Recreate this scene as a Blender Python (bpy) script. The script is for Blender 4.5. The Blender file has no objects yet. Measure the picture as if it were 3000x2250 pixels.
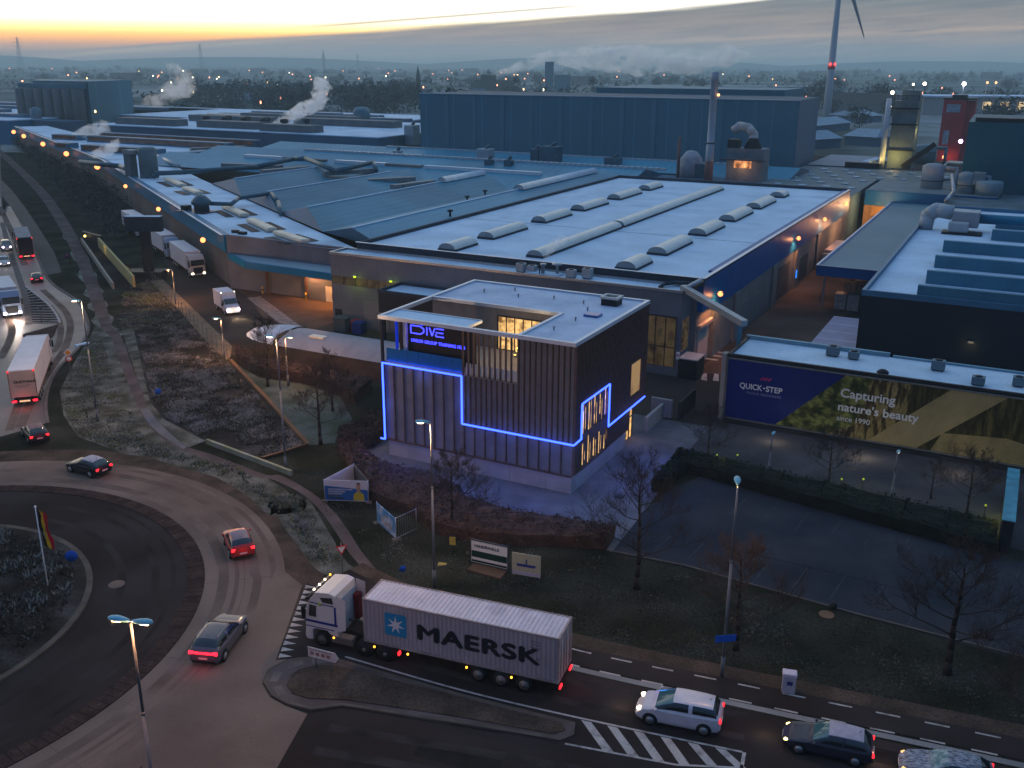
import bpy, bmesh, math, random
from mathutils import Vector, Matrix, noise as mnoise
random.seed(7)
S = bpy.context.scene
R = math.radians
COL = S.collection
# ---------------------------------------------------------------- camera
cd = bpy.data.cameras.new("camera")
cam = bpy.data.objects.new("camera", cd)
COL.objects.link(cam)
cd.sensor_width = 36.0
cd.sensor_fit = 'HORIZONTAL'
cd.lens = 2864.4 / 3000 * 36
cd.clip_start = 0.5
cd.clip_end = 60000
PIT, ROL = 0.318138, 0.0047755
_x = Vector((1, 0, 0)); _f = Vector((0, math.cos(PIT), -math.sin(PIT))); _d = Vector((0, -math.sin(PIT), -math.cos(PIT)))
_X = _x * math.cos(ROL) - _d * math.sin(ROL); _Y = _x * math.sin(ROL) + _d * math.cos(ROL)
cam.matrix_world = Matrix(((_X.x, -_Y.x, -_f.x, 0), (_X.y, -_Y.y, -_f.y, 0), (_X.z, -_Y.z, -_f.z, 34.0), (0, 0, 0, 1)))
S.camera = cam
# ---------------------------------------------------------------- view / render
S.view_settings.view_transform = 'Standard'
S.view_settings.look = 'None'
S.view_settings.exposure = -0.32
S.view_settings.gamma = 1
S.view_settings.use_curve_mapping = False
S.cycles.use_denoising = True
S.cycles.max_bounces = 6
S.cycles.diffuse_bounces = 2
S.cycles.glossy_bounces = 2
S.cycles.transmission_bounces = 4
S.cycles.transparent_max_bounces = 8
S.cycles.volume_bounces = 4
S.cycles.volume_step_rate = 1.0
S.cycles.volume_max_steps = 96
S.cycles.sample_clamp_indirect = 4.0
S.cycles.caustics_reflective = False
S.cycles.caustics_refractive = False
# ---------------------------------------------------------------- sky (dawn, glow low on the left, cloud bank on the right)
W = bpy.data.worlds.new("World")
S.world = W
W.use_nodes = True
nt = W.node_tree
nt.nodes.clear()
L = nt.links.new


def N(t, **kw):
    n = nt.nodes.new(t)
    for k, v in kw.items():
        setattr(n, k, v)
    return n


def m_(op, a, b=None, c=None, clamp=False):
    n = N('ShaderNodeMath', operation=op, use_clamp=clamp)
    for i, v in enumerate((a, b, c)):
        if v is None:
            continue
        if isinstance(v, (int, float)):
            n.inputs[i].default_value = v
        else:
            L(v, n.inputs[i])
    return n.outputs[0]


def ramp_(fac, stops):
    n = N('ShaderNodeValToRGB')
    e = n.color_ramp.elements
    while len(e) > 1:
        e.remove(e[-1])
    e[0].position = stops[0][0]; e[0].color = (*stops[0][1], 1)
    for p, c in stops[1:]:
        q = e.new(p); q.color = (*c, 1)
    L(fac, n.inputs[0])
    return n.outputs[0]


def mix_(fac, a, b, blend='MIX'):
    n = N('ShaderNodeMix', data_type='RGBA', blend_type=blend)
    if isinstance(fac, (int, float)):
        n.inputs[0].default_value = fac
    else:
        L(fac, n.inputs[0])
    for i, v in ((6, a), (7, b)):
        if isinstance(v, tuple):
            n.inputs[i].default_value = (*v, 1)
        else:
            L(v, n.inputs[i])
    return n.outputs[2]


def sstep(x, lo, hi):
    n = N('ShaderNodeMapRange', interpolation_type='SMOOTHSTEP')
    L(x, n.inputs[0])
    n.inputs[1].default_value = lo; n.inputs[2].default_value = hi
    return n.outputs[0]


tc = N('ShaderNodeTexCoord')
sep = N('ShaderNodeSeparateXYZ')
L(tc.outputs['Generated'], sep.inputs[0])
dx, dy, dz = sep.outputs
hh = m_('SQRT', m_('ADD', m_('MULTIPLY', dx, dx), m_('MULTIPLY', dy, dy)))
v = m_('DIVIDE', dz, m_('MAXIMUM', hh, 0.001))
az = m_('ARCTAN2', dx, dy)                       # 0 ahead, negative to the left
gaz = m_('ADD', m_('DIVIDE', m_('ADD', m_('MULTIPLY', dx, -0.50), m_('MULTIPLY', dy, 0.866)), m_('MAXIMUM', hh, 0.001)), 0.0)
# stretched cloud noise in (azimuth, elevation)
cmb = N('ShaderNodeCombineXYZ')
L(m_('MULTIPLY', az, 5.0), cmb.inputs[0]); L(m_('ADD', m_('MULTIPLY', v, 90.0), m_('MULTIPLY', az, -7.5)), cmb.inputs[1])
nz = N('ShaderNodeTexNoise'); nz.inputs['Scale'].default_value = 1.0; nz.inputs['Detail'].default_value = 5
L(cmb.outputs[0], nz.inputs['Vector'])
nzf = nz.outputs[0]
nz2 = N('ShaderNodeTexNoise'); nz2.inputs['Scale'].default_value = 2.6; nz2.inputs['Detail'].default_value = 4
L(cmb.outputs[0], nz2.inputs['Vector'])
P = ramp_(v, [(0.0, (.16, .20, .21)), (.0035, (.26, .25, .22)), (.0075, (.80, .52, .28)), (.0125, (2.0, .98, .27)), (.0175, (2.8, 1.12, .10)),
              (.0225, (3.7, 1.70, .16)), (.0285, (4.2, 2.9, .85)), (.035, (3.9, 3.3, 2.1)), (.045, (3.4, 3.1, 2.5)), (.2, (1.7, 1.62, 1.5)), (.6, (.70, .88, 1.05)), (1.0, (.50, .80, 1.20))])
Q = ramp_(v, [(0.0, (.22, .31, .34)), (.008, (.52, .44, .39)), (.02, (.60, .47, .395)), (.04, (.44, .39, .36)), (.056, (.255, .31, .345)),
              (.10, (.26, .38, .47)), (.3, (.40, .63, .90)), (1.0, (.50, .80, 1.20))])
bound = m_('ADD', m_('ADD', 0.0375, m_('MULTIPLY', az, 0.074)), m_('MULTIPLY', m_('SUBTRACT', nzf, 0.5), 0.010))
dvb = m_('SUBTRACT', v, bound)
cloud = m_('SUBTRACT', 1.0, sstep(dvb, -0.0022, 0.0030))
# the bright gap thins out to the right and behind
cloud = m_('MAXIMUM', cloud, sstep(gaz, 0.80, 0.30))
# a thin dark trail just above the bank
tr = m_('DIVIDE', m_('SUBTRACT', v, m_('ADD', 0.0462, m_('MULTIPLY', az, 0.080))), 0.0012)
trail = m_('MULTIPLY', m_('EXPONENT', m_('MULTIPLY', m_('MULTIPLY', tr, tr), -1.0)), m_('MULTIPLY', sstep(az, -0.24, -0.15), sstep(az, 0.11, 0.03)))
cloud = m_('MAXIMUM', cloud, m_('MULTIPLY', trail, 0.72), clamp=True)
Qv = mix_(1.0, Q, ramp_(nz2.outputs[0], [(.28, (.70, .74, .80)), (.72, (1.22, 1.14, 1.06))]), 'MULTIPLY')
skyc = mix_(cloud, P, Qv)
# warm lining along the edge of the bank and a peach streak low on the right
ed = m_('DIVIDE', m_('ADD', dvb, 0.0035), 0.0020)
edge = m_('MULTIPLY', m_('EXPONENT', m_('MULTIPLY', m_('MULTIPLY', ed, ed), -1.0)), m_('MULTIPLY', sstep(gaz, .70, .95), sstep(nzf, .40, .65)))
skyc = mix_(m_('MULTIPLY', edge, 0.8, clamp=True), skyc, (1.3, 1.0, .55))
st = m_('DIVIDE', m_('SUBTRACT', v, m_('ADD', m_('ADD', 0.0142, m_('MULTIPLY', az, 0.037)), m_('MULTIPLY', m_('SUBTRACT', nzf, .5), .005))), 0.0022)
streak = m_('MULTIPLY', m_('EXPONENT', m_('MULTIPLY', m_('MULTIPLY', st, st), -1.0)), m_('MULTIPLY', sstep(az, 0.03, 0.20), sstep(nz2.outputs[0], .28, .55)))
skyc = mix_(m_('MULTIPLY', streak, 0.75, clamp=True), skyc, (.90, .62, .44))
# duller behind the camera
back = sstep(dy, 0.35, -0.5)
skyc = mix_(m_('MULTIPLY', back, 0.92), skyc, mix_(1.0, skyc, (.24, .36, .62), 'MULTIPLY'))
skt = N('ShaderNodeTexSky', sky_type='NISHITA', sun_disc=False)
skt.sun_elevation = R(2.0)
skt.sun_rotation = R(-30)
skt.air_density = 1.3; skt.dust_density = 1.5
bg1 = N('ShaderNodeBackground'); bg1.inputs[1].default_value = 0.02
L(skt.outputs[0], bg1.inputs[0])
bg2 = N('ShaderNodeBackground'); bg2.inputs[1].default_value = 0.92
L(skyc, bg2.inputs[0])
ad = N('ShaderNodeAddShader'); L(bg1.outputs[0], ad.inputs[0]); L(bg2.outputs[0], ad.inputs[1])
wo = N('ShaderNodeOutputWorld'); L(ad.outputs[0], wo.inputs[0])
W.cycles.sampling_method = 'MANUAL'
W.cycles.sample_map_resolution = 1024
# ---------------------------------------------------------------- sun (still under the cloud: faint, very soft)
sd = bpy.data.lights.new("sun", 'SUN')
sd.energy = 0.10
sd.angle = R(25)
sd.color = (1.0, .72, .46)
sun = bpy.data.objects.new("sun", sd)
COL.objects.link(sun)
sun.rotation_euler = Vector((-math.sin(R(-30)), -math.cos(R(-30)), -math.tan(R(2.0)))).to_track_quat('-Z', 'Y').to_euler()
# ---------------------------------------------------------------- frames: world, and the site grid D the halls are built on
DA = Vector((math.cos(-.48361), math.sin(-.48361), 0)); DB = Vector((-DA.y, DA.x, 0)); DO = Vector((4.97, 73.91, 0))
DROT = -.48361


def D(a, b, z=0.0):
    q = DO + DA * a + DB * b
    return Vector((q.x, q.y, z))


# ---------------------------------------------------------------- materials
MATS = {}


def mat(name, col, rough=.75, metal=0.0, var=.18, scale=.6, scale2=9.0, var2=.08, bump=0.0, bscale=20.0, emit=None, estr=0.0,
        stripe=None, col2=None, spec=.10, thresh=(.42, .62), coat=0.0, stretch=None):
    """procedural material: colour varied by two noises; col2 = a second tone in patches; stripe=(axis, period, tone, width)"""
    if name in MATS:
        return MATS[name]
    m = bpy.data.materials.new(name)
    m.use_nodes = True
    t = m.node_tree
    b = t.nodes['Principled BSDF']
    lk = t.links.new
    b.inputs['Roughness'].default_value = rough
    b.inputs['Metallic'].default_value = metal
    b.inputs['Specular IOR Level'].default_value = spec
    b.inputs['Coat Weight'].default_value = coat
    tcn = t.nodes.new('ShaderNodeTexCoord')
    vec = tcn.outputs['Object']
    if stretch:
        mp = t.nodes.new('ShaderNodeMapping')
        mp.inputs['Scale'].default_value = stretch
        lk(vec, mp.inputs[0]); vec = mp.outputs[0]

    def noise(s, d=4):
        n = t.nodes.new('ShaderNodeTexNoise')
        n.inputs['Scale'].default_value = s; n.inputs['Detail'].default_value = d
        lk(vec, n.inputs['Vector'])
        return n.outputs[0]

    def mx(fac, a, c, bl='MIX'):
        n = t.nodes.new('ShaderNodeMix'); n.data_type = 'RGBA'; n.blend_type = bl
        for i, q in ((0, fac), (6, a), (7, c)):
            if isinstance(q, tuple):
                n.inputs[i].default_value = (*q, 1) if len(q) == 3 else q
            elif isinstance(q, (int, float)):
                n.inputs[i].default_value = q
            else:
                lk(q, n.inputs[i])
        return n.outputs[2]

    def mr(x, a, c, lo=0., hi=1.):
        n = t.nodes.new('ShaderNodeMapRange')
        lk(x, n.inputs[0])
        for i, q in zip((1, 2, 3, 4), (a, c, lo, hi)):
            n.inputs[i].default_value = q
        return n.outputs[0]
    c = tuple(col)
    if col2:
        c = mx(mr(noise(scale * .9, 6), *thresh), c, tuple(col2))
    if var or var2:
        f1 = mr(noise(scale), .3, .7, 1 - var, 1 + var)
        f2 = mr(noise(scale2, 3), .3, .7, 1 - var2, 1 + var2)
        mm = t.nodes.new('ShaderNodeMath'); mm.operation = 'MULTIPLY'
        lk(f1, mm.inputs[0]); lk(f2, mm.inputs[1])
        c = mx(1.0, c, mm.outputs[0], 'MULTIPLY')
    if stripe:
        ax, per, tone, wid = stripe
        sp = t.nodes.new('ShaderNodeSeparateXYZ'); lk(tcn.outputs['Object'], sp.inputs[0])
        q = t.nodes.new('ShaderNodeMath'); q.operation = 'FRACT'
        q0 = t.nodes.new('ShaderNodeMath'); q0.operation = 'DIVIDE'; lk(sp.outputs[ax], q0.inputs[0]); q0.inputs[1].default_value = per
        lk(q0.outputs[0], q.inputs[0])
        q2 = t.nodes.new('ShaderNodeMath'); q2.operation = 'LESS_THAN'; lk(q.outputs[0], q2.inputs[0]); q2.inputs[1].default_value = wid
        c = mx(q2.outputs[0], c, mx(1.0, c, (tone, tone, tone), 'MULTIPLY'))
    if isinstance(c, tuple):
        b.inputs['Base Color'].default_value = (*c, 1)
    else:
        lk(c, b.inputs['Base Color'])
    if bump:
        bn = t.nodes.new('ShaderNodeBump'); bn.inputs['Strength'].default_value = bump; bn.inputs['Distance'].default_value = .05
        lk(noise(bscale, 4), bn.inputs['Height']); lk(bn.outputs[0], b.inputs['Normal'])
    if emit:
        b.inputs['Emission Color'].default_value = (*emit, 1)
        b.inputs['Emission Strength'].default_value = estr
    MATS[name] = m
    return m


def glow(name, col, s):
    return mat(name, tuple(min(1, q) * .6 for q in col), .5, var=0, var2=0, emit=col, estr=s)


# ---------------------------------------------------------------- mesh builder
class M:
    def __init__(s):
        s.v = []; s.f = []; s.mi = []; s.cur = 0; s.sm = False; s.smf = []

    def add(s, vs, fs):
        o = len(s.v)
        s.v += [tuple(q) for q in vs]
        for q in fs:
            s.f.append(tuple(o + i for i in q)); s.mi.append(s.cur); s.smf.append(s.sm)
        return s

    def box(s, x0, x1, y0, y1, z0, z1):
        return s.add([(x0, y0, z0), (x1, y0, z0), (x1, y1, z0), (x0, y1, z0), (x0, y0, z1), (x1, y0, z1), (x1, y1, z1), (x0, y1, z1)],
                     [(0, 3, 2, 1), (4, 5, 6, 7), (0, 1, 5, 4), (1, 2, 6, 5), (2, 3, 7, 6), (3, 0, 4, 7)])

    def obox(s, c, sz, rz=0, rx=0, ry=0):
        mt = Matrix.Translation(c) @ Matrix.Rotation(rz, 4, 'Z') @ Matrix.Rotation(ry, 4, 'Y') @ Matrix.Rotation(rx, 4, 'X')
        h = [q / 2 for q in sz]
        vs = [mt @ Vector((i * h[0], j * h[1], k * h[2])) for k in (-1, 1) for i, j in ((-1, -1), (1, -1), (1, 1), (-1, 1))]
        return s.add(vs, [(0, 3, 2, 1), (4, 5, 6, 7), (0, 1, 5, 4), (1, 2, 6, 5), (2, 3, 7, 6), (3, 0, 4, 7)])

    def prism(s, poly, z0, z1):
        n = len(poly)
        ar = sum(poly[i][0] * poly[(i + 1) % n][1] - poly[(i + 1) % n][0] * poly[i][1] for i in range(n))
        if ar < 0:
            poly = poly[::-1]
        vs = [(p[0], p[1], z0) for p in poly] + [(p[0], p[1], z1) for p in poly]
        return s.add(vs, [tuple(range(n - 1, -1, -1)), tuple(range(n, 2 * n))] + [(i, (i + 1) % n, n + (i + 1) % n, n + i) for i in range(n)])

    def sheet(s, poly, z):
        n = len(poly)
        ar = sum(poly[i][0] * poly[(i + 1) % n][1] - poly[(i + 1) % n][0] * poly[i][1] for i in range(n))
        if ar < 0:
            poly = poly[::-1]
        return s.add([(p[0], p[1], z) for p in poly], [tuple(range(n))])

    def quad(s, *p):
        return s.add(p, [tuple(range(len(p)))])

    def strip(s, A_, B_, z):
        n = len(A_)
        return s.add([(p[0], p[1], z) for p in A_] + [(p[0], p[1], z) for p in B_], [(i, i + 1, n + i + 1, n + i) for i in range(n - 1)])

    def frame(s, x0, x1, y0, y1, w, z0, z1):
        s.box(x0, x1, y0, y0 + w, z0, z1); s.box(x0, x1, y1 - w, y1, z0, z1)
        s.box(x0, x0 + w, y0 + w, y1 - w, z0, z1); s.box(x1 - w, x1, y0 + w, y1 - w, z0, z1)
        return s

    def tube(s, p0, p1, r0, r1=None, n=8, cap=True):
        r1 = r0 if r1 is None else r1
        p0, p1 = Vector(p0), Vector(p1)
        d = (p1 - p0)
        if d.length < 1e-6:
            return s
        d.normalize()
        u = d.orthogonal().normalized(); w = d.cross(u)
        vs = []
        for p, r in ((p0, r0), (p1, r1)):
            vs += [p + u * (r * math.cos(2 * math.pi * i / n)) + w * (r * math.sin(2 * math.pi * i / n)) for i in range(n)]
        fs = [(i, (i + 1) % n, n + (i + 1) % n, n + i) for i in range(n)]
        if cap:
            fs += [tuple(range(n - 1, -1, -1)), tuple(range(n, 2 * n))]
        o = s.sm
        s.sm = n > 5
        s.add(vs, fs)
        s.sm = o
        return s

    def path(s, pts, r, n=8):
        for a, b in zip(pts, pts[1:]):
            s.tube(a, b, r, r, n)
        for p in pts[1:-1]:
            s.ball(p, r * 1.02, n, max(4, n // 2))
        return s

    def lathe(s, prof, c=(0, 0, 0), n=16):
        k = len(prof)
        vs = [(c[0] + r * math.cos(2 * math.pi * i / n), c[1] + r * math.sin(2 * math.pi * i / n), c[2] + z) for r, z in prof for i in range(n)]
        fs = [(j * n + i, j * n + (i + 1) % n, (j + 1) * n + (i + 1) % n, (j + 1) * n + i) for j in range(k - 1) for i in range(n)]
        fs += [tuple(range(n - 1, -1, -1)), tuple(range((k - 1) * n, k * n))]
        o = s.sm; s.sm = True; s.add(vs, fs); s.sm = o
        return s

    def ball(s, c, r, n=8, k=5, sz=1.0):
        prof = [(max(.001, r * math.sin(math.pi * j / k)), -r * sz * math.cos(math.pi * j / k)) for j in range(k + 1)]
        return s.lathe(prof, c, n)

    def wheel(s, c, r, w, ax='y', n=16):
        a = Vector((0, 1, 0)) if ax == 'y' else Vector((1, 0, 0))
        return s.tube(Vector(c) - a * w / 2, Vector(c) + a * w / 2, r, r, n)

    def build(s, name, mats, parent=None, off=None, xf=None, sub=0, bev=0):
        me = bpy.data.meshes.new(name)
        vs = s.v
        if off:
            vs = [(p[0] - off[0], p[1] - off[1], p[2] - (off[2] if len(off) > 2 else 0)) for p in vs]
        me.from_pydata(vs, [], s.f)
        ms = mats if isinstance(mats, (list, tuple)) else [mats]
        for q in ms:
            me.materials.append(q)
        me.polygons.foreach_set('material_index', s.mi)
        me.polygons.foreach_set('use_smooth', s.smf)
        me.update()
        o = bpy.data.objects.new(name, me)
        COL.objects.link(o)
        if parent:
            o.parent = parent
        if bev:
            b = o.modifiers.new('b', 'BEVEL'); b.width = bev; b.segments = 2; b.limit_method = 'ANGLE'
        if sub:
            b = o.modifiers.new('s', 'SUBSURF'); b.levels = sub; b.render_levels = sub
        return o


def tag(o, label=None, cat=None, group=None, kind=None):
    for k, q in (('label', label), ('category', cat), ('group', group), ('kind', kind)):
        if q:
            o[k] = q
    return o


class T:
    """a thing: an Empty at its base that parents its parts. frame 'D': parts are given in site-grid coordinates."""
    def __init__(s, name, label, cat, base, rot=0.0, group=None, frame='W', z=0.0):
        s.o = bpy.data.objects.new(name, None)
        s.o.empty_display_size = .5
        COL.objects.link(s.o)
        if frame == 'D':
            s.o.location = D(base[0], base[1], z); s.o.rotation_euler = (0, 0, DROT); s.off = (base[0], base[1], z)
        else:
            s.o.location = (base[0], base[1], z); s.o.rotation_euler = (0, 0, rot); s.off = None
        tag(s.o, label, cat, group)

    def part(s, name, m, mats, parent=None, label=None, **kw):
        o = m.build(name, mats, parent or s.o, s.off, **kw)
        if label:
            o['label'] = label
        return o


def single(name, m, mats, label, cat, base=(0, 0, 0), frame='W', rot=0.0, group=None, kind=None, **kw):
    base = tuple(base) + (0,) * (3 - len(base))
    if frame == 'D':
        o = m.build(name, mats, None, base, **kw)
        o.location = D(*base); o.rotation_euler = (0, 0, DROT)
    else:
        o = m.build(name, mats, None, None, **kw)
        o.location = base; o.rotation_euler = (0, 0, rot)
    return tag(o, label, cat, group, kind)


def struct(name, m, mats, kind='structure', label=None):
    o = m.build(name, mats)
    o['kind'] = kind
    if label:
        o['label'] = label
    return o


def dup(root, loc=None, rot=None, label=None, group=None, scale=None):
    r = root.copy(); COL.objects.link(r)
    if loc is not None:
        r.location = loc
    if rot is not None:
        r.rotation_euler = (0, 0, rot)
    if scale:
        r.scale = scale
    if label:
        r['label'] = label
    if group:
        r['group'] = group
    for ch in list(root.children):
        c = ch.copy(); COL.objects.link(c); c.parent = r
        for g in list(ch.children):
            d = g.copy(); COL.objects.link(d); d.parent = c
    return r


def lamp(loc, e, col, r=.15, parent=None, spot=None, name='lamp_light', rot=None, blend=.6):
    l = bpy.data.lights.new(name, 'SPOT' if spot else 'POINT')
    l.energy = e; l.color = col; l.shadow_soft_size = r
    if spot:
        l.spot_size = R(spot); l.spot_blend = blend
    o = bpy.data.objects.new(name, l); COL.objects.link(o)
    o.location = loc
    if rot:
        o.rotation_euler = rot
    if parent:
        o.parent = parent
    return o


def text(name, s, size, m, parent, loc, rot, ext=.02, align='LEFT', bold=0.0, sx=1.0, off=None, space=1.0, heavy=0.0):
    c = bpy.data.curves.new(name, 'FONT')
    c.body = s; c.size = size; c.extrude = ext; c.align_x = align; c.offset = bold; c.space_character = space
    o = bpy.data.objects.new(name, c)
    me = bpy.data.meshes.new_from_object(o)
    bpy.data.objects.remove(o); bpy.data.curves.remove(c)
    if heavy:
        vs = [v_.co.copy() for v_ in me.vertices]; fs = [tuple(p.vertices) for p in me.polygons]
        bpy.data.meshes.remove(me)
        me = bpy.data.meshes.new(name)
        n = len(vs); out = []; fo_ = []
        for q, (ax, ay) in enumerate(((0, 0), (heavy, 0), (-heavy, 0), (0, heavy), (0, -heavy))):
            out += [(p.x + ax, p.y + ay, p.z + q * .0012) for p in vs]; fo_ += [tuple(q * n + i for i in f) for f in fs]
        me.from_pydata(out, [], fo_); me.update()
    me.materials.clear(); me.materials.append(m)
    o = bpy.data.objects.new(name, me); COL.objects.link(o)
    if parent:
        o.parent = parent
    if off:
        loc = (loc[0] - off[0], loc[1] - off[1], loc[2] - off[2])
    o.location = loc; o.rotation_euler = rot; o.scale = (sx, 1, 1)
    return o


def arc(c, r, a0, a1, n):
    return [(c[0] + r * math.cos(R(a0 + (a1 - a0) * i / n)), c[1] + r * math.sin(R(a0 + (a1 - a0) * i / n))) for i in range(n + 1)]


def spl(pts, n=6):
    """Catmull-Rom through plan points"""
    out = []
    P_ = [pts[0]] + list(pts) + [pts[-1]]
    for i in range(1, len(P_) - 2):
        p0, p1, p2, p3 = P_[i - 1:i + 3]
        for k in range(n):
            t = k / n
            out.append(tuple(.5 * (2 * p1[j] + (p2[j] - p0[j]) * t + (2 * p0[j] - 5 * p1[j] + 4 * p2[j] - p3[j]) * t * t + (3 * p1[j] - p0[j] - 3 * p2[j] + p3[j]) * t ** 3) for j in (0, 1)))
    out.append(tuple(pts[-1]))
    return out


def offset(pts, w):
    """polyline moved sideways by w (to the left of travel)"""
    out = []
    for i, p in enumerate(pts):
        a = pts[max(0, i - 1)]; b = pts[min(len(pts) - 1, i + 1)]
        dx_, dy_ = b[0] - a[0], b[1] - a[1]
        l = math.hypot(dx_, dy_) or 1
        out.append((p[0] - dy_ / l * w, p[1] + dx_ / l * w))
    return out

# ================================================================ GROUND, ROADS, MARKINGS
def WD(pts):
    return [tuple(D(*p)[:2]) for p in pts]


g_field = mat('winter_fields', (.075, .085, .07), .95, col2=(.16, .175, .17), scale=.006, scale2=.05, var=.4, var2=.3, thresh=(.45, .55), spec=0)
g_grass = mat('frosty_grass', (.020, .020, .013), .95, col2=(.044, .042, .034), scale=.22, scale2=5.0, var=.28, var2=.40, bump=.6, bscale=9, thresh=(.40, .70), spec=0)
g_frost = mat('white_frost_lawn', (.085, .105, .095), .95, col2=(.045, .058, .046), scale=.3, scale2=7.0, var=.2, var2=.3, bump=.5, bscale=12, spec=0)
g_earth = mat('trodden_verge', (.085, .058, .044), .95, col2=(.055, .040, .030), scale=.5, scale2=8.0, var=.25, var2=.3, bump=.5, bscale=14, spec=0)
g_asph = mat('dark_asphalt', (.030, .022, .020), .85, col2=(.046, .036, .034), scale=.12, scale2=30, var=.15, var2=.15, spec=0)
g_yard = mat('yard_asphalt', (.045, .035, .032), .8, col2=(.070, .053, .045), scale=.07, scale2=12, var=.2, var2=.12, spec=0)
g_lot = mat('car_park_asphalt', (.026, .031, .041), .8, col2=(.058, .053, .056), scale=.16, scale2=14, var=.22, var2=.14, spec=0, thresh=(.35, .75))
g_conc = mat('worn_concrete', (.205, .145, .115), .85, col2=(.125, .088, .072), scale=.10, scale2=16, var=.14, var2=.10, spec=0)
g_conc2 = mat('pale_concrete', (.25, .235, .225), .75, col2=(.19, .18, .17), scale=.15, scale2=12, var=.12, var2=.10, spec=0)
g_tyre = mat('tyre_polished_concrete', (.125, .088, .071), .8, col2=(.185, .131, .105), scale=.35, scale2=20, var=.2, var2=.15, thresh=(.40, .72), spec=0)
g_pave = mat('smooth_paving', (.15, .14, .145), .8, col2=(.09, .088, .095), scale=.35, scale2=9, var=.15, var2=.08, spec=0, thresh=(.4, .7))
g_path = mat('cycle_path_asphalt', (.085, .062, .058), .85, col2=(.12, .09, .085), scale=.3, scale2=15, var=.15, var2=.12, spec=0)
g_paint = mat('road_paint', (.42, .37, .34), .8, col2=(.16, .14, .13), scale=1.6, scale2=12, var=.12, var2=.12, thresh=(.50, .74), spec=0)
g_setts = mat('red_brown_setts', (.062, .038, .032), .8, col2=(.040, .026, .023), scale=1.0, scale2=6, var=.2, var2=.25, spec=0)
g_kerb = mat('kerb_stone', (.15, .118, .105), .8, scale=.8, var=.2, spec=0)
g_kerbd = mat('damp_kerb_stone', (.11, .088, .072), .8, scale=.8, var=.25, spec=0)
g_dirt = mat('scrub_soil', (.030, .025, .022), 1.0, col2=(.06, .054, .050), scale=.35, scale2=5, var=.3, var2=.3, bump=.6, spec=0)
g_line = mat('joint_black', (.02, .018, .018), .9, spec=0)

# one ground sheet to the horizon
m = M()
m.sheet([(-8400, -800), (8400, -800), (8400, 7200), (-8400, 7200)], 0)
struct('ground', m, g_field)
m = M().sheet([(-420, 430), (-420, 40), (-160, -20), (160, -20), (200, 60), (40, 140), (-160, 380)], .004)
struct('grass', m, g_grass)
# factory yard under and around the halls
m = M().sheet(WD([(-69.8, 26.6), (-62, 21.5), (-54, 17.4), (-20, 17), (-20, 21), (5.4, 21), (5.4, 16), (90, 16), (90, 330), (-420, 330), (-560, 330), (-300, 178), (-140, 84), (-88, 42)]), .008)
struct('factory_yard', m, g_yard)
CR = (-41.3, 54.4)
DC = (-31.9, -38.8)

# brown shoulder and concrete ring of the roundabout
m = M().strip(arc(CR, 26.3, 0, 360, 120), arc(CR, 28.9, 0, 360, 120), .010)
struct('road_shoulder', m, g_earth)
m = M().strip(arc(CR, 20.9, 0, 360, 120), arc(CR, 26.3, 0, 360, 120), .016)
struct('roundabout_lane', m, g_conc)
m = M()
for r0, r1, a0, a1 in ((21.7, 22.5, 20, 118), (23.9, 24.6, 14, 112), (25.3, 25.7, 10, 75), (22.9, 23.2, -58, 30), (21.8, 22.5, -70, 20), (24.1, 24.7, -60, 14)):
    m.strip(arc(CR, r0, a0, a1, 60), arc(CR, r1, a0, a1, 60), .0195)
struct('tyre_track', m, g_tyre)
m = M().strip(arc(CR, 13.6, 0, 360, 120), arc(CR, 19.7, 0, 360, 120), .014)
struct('inner_lane', m, g_asph)
m = M()
for r0, r1, a0, a1 in ((15.2, 15.7, -60, 70), (17.4, 17.9, -70, 90), (18.7, 19.0, -50, 60)):
    m.strip(arc(CR, r0, a0, a1, 60), arc(CR, r1, a0, a1, 60), .018)
struct('inner_tyre_track', m, mat('worn_dark_asphalt', (.042, .033, .031), .85, col2=(.030, .022, .020), scale=.3, var=.2, spec=0))
# apron of red-brown setts, each block a little raised
m = M()
nb = 210
for i in range(nb):
    a0 = 360 / nb * i; a1 = a0 + 360 / nb * .94
    P0 = arc(CR, 19.72, a0, a1, 2); P1 = arc(CR, 20.86, a0, a1, 2)
    m.prism(P0 + P1[::-1], .0, .055 + .015 * random.random())
struct('apron_setts', m, g_setts)
m = M().strip(arc(CR, 19.7, 0, 360, 120), arc(CR, 20.9, 0, 360, 120), .030)
struct('apron_bed', m, g_asph)
# central island: kerb and mounded soil
m = M()
k0, k1 = arc(CR, 13.2, 0, 360, 96), arc(CR, 13.6, 0, 360, 96)
n_ = len(k0)
m.strip(k0, k1, .16)
m.add([(p[0], p[1], .16) for p in k1] + [(p[0], p[1], 0) for p in k1], [(i, i + 1, n_ + i + 1, n_ + i) for i in range(n_ - 1)])
struct('roundabout_kerb', m, g_kerbd)
m = M()
rr = [0, 3, 6, 9, 11, 12.2, 13.2]
hz = [1.5, 1.45, 1.2, .8, .45, .28, .15]
vs = []
for r_, h_ in zip(rr, hz):
    for i in range(64):
        vs.append((CR[0] + r_ * math.cos(2 * math.pi * i / 64), CR[1] + r_ * math.sin(2 * math.pi * i / 64), h_ + .12 * random.random() * (0 < r_ < 13)))
fs = [(j * 64 + i, j * 64 + (i + 1) % 64, (j + 1) * 64 + (i + 1) % 64, (j + 1) * 64 + i) for j in range(6) for i in range(64)]
m.add(vs, [tuple(reversed(q)) for q in fs])
struct('roundabout_ground', m, g_dirt)

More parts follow.
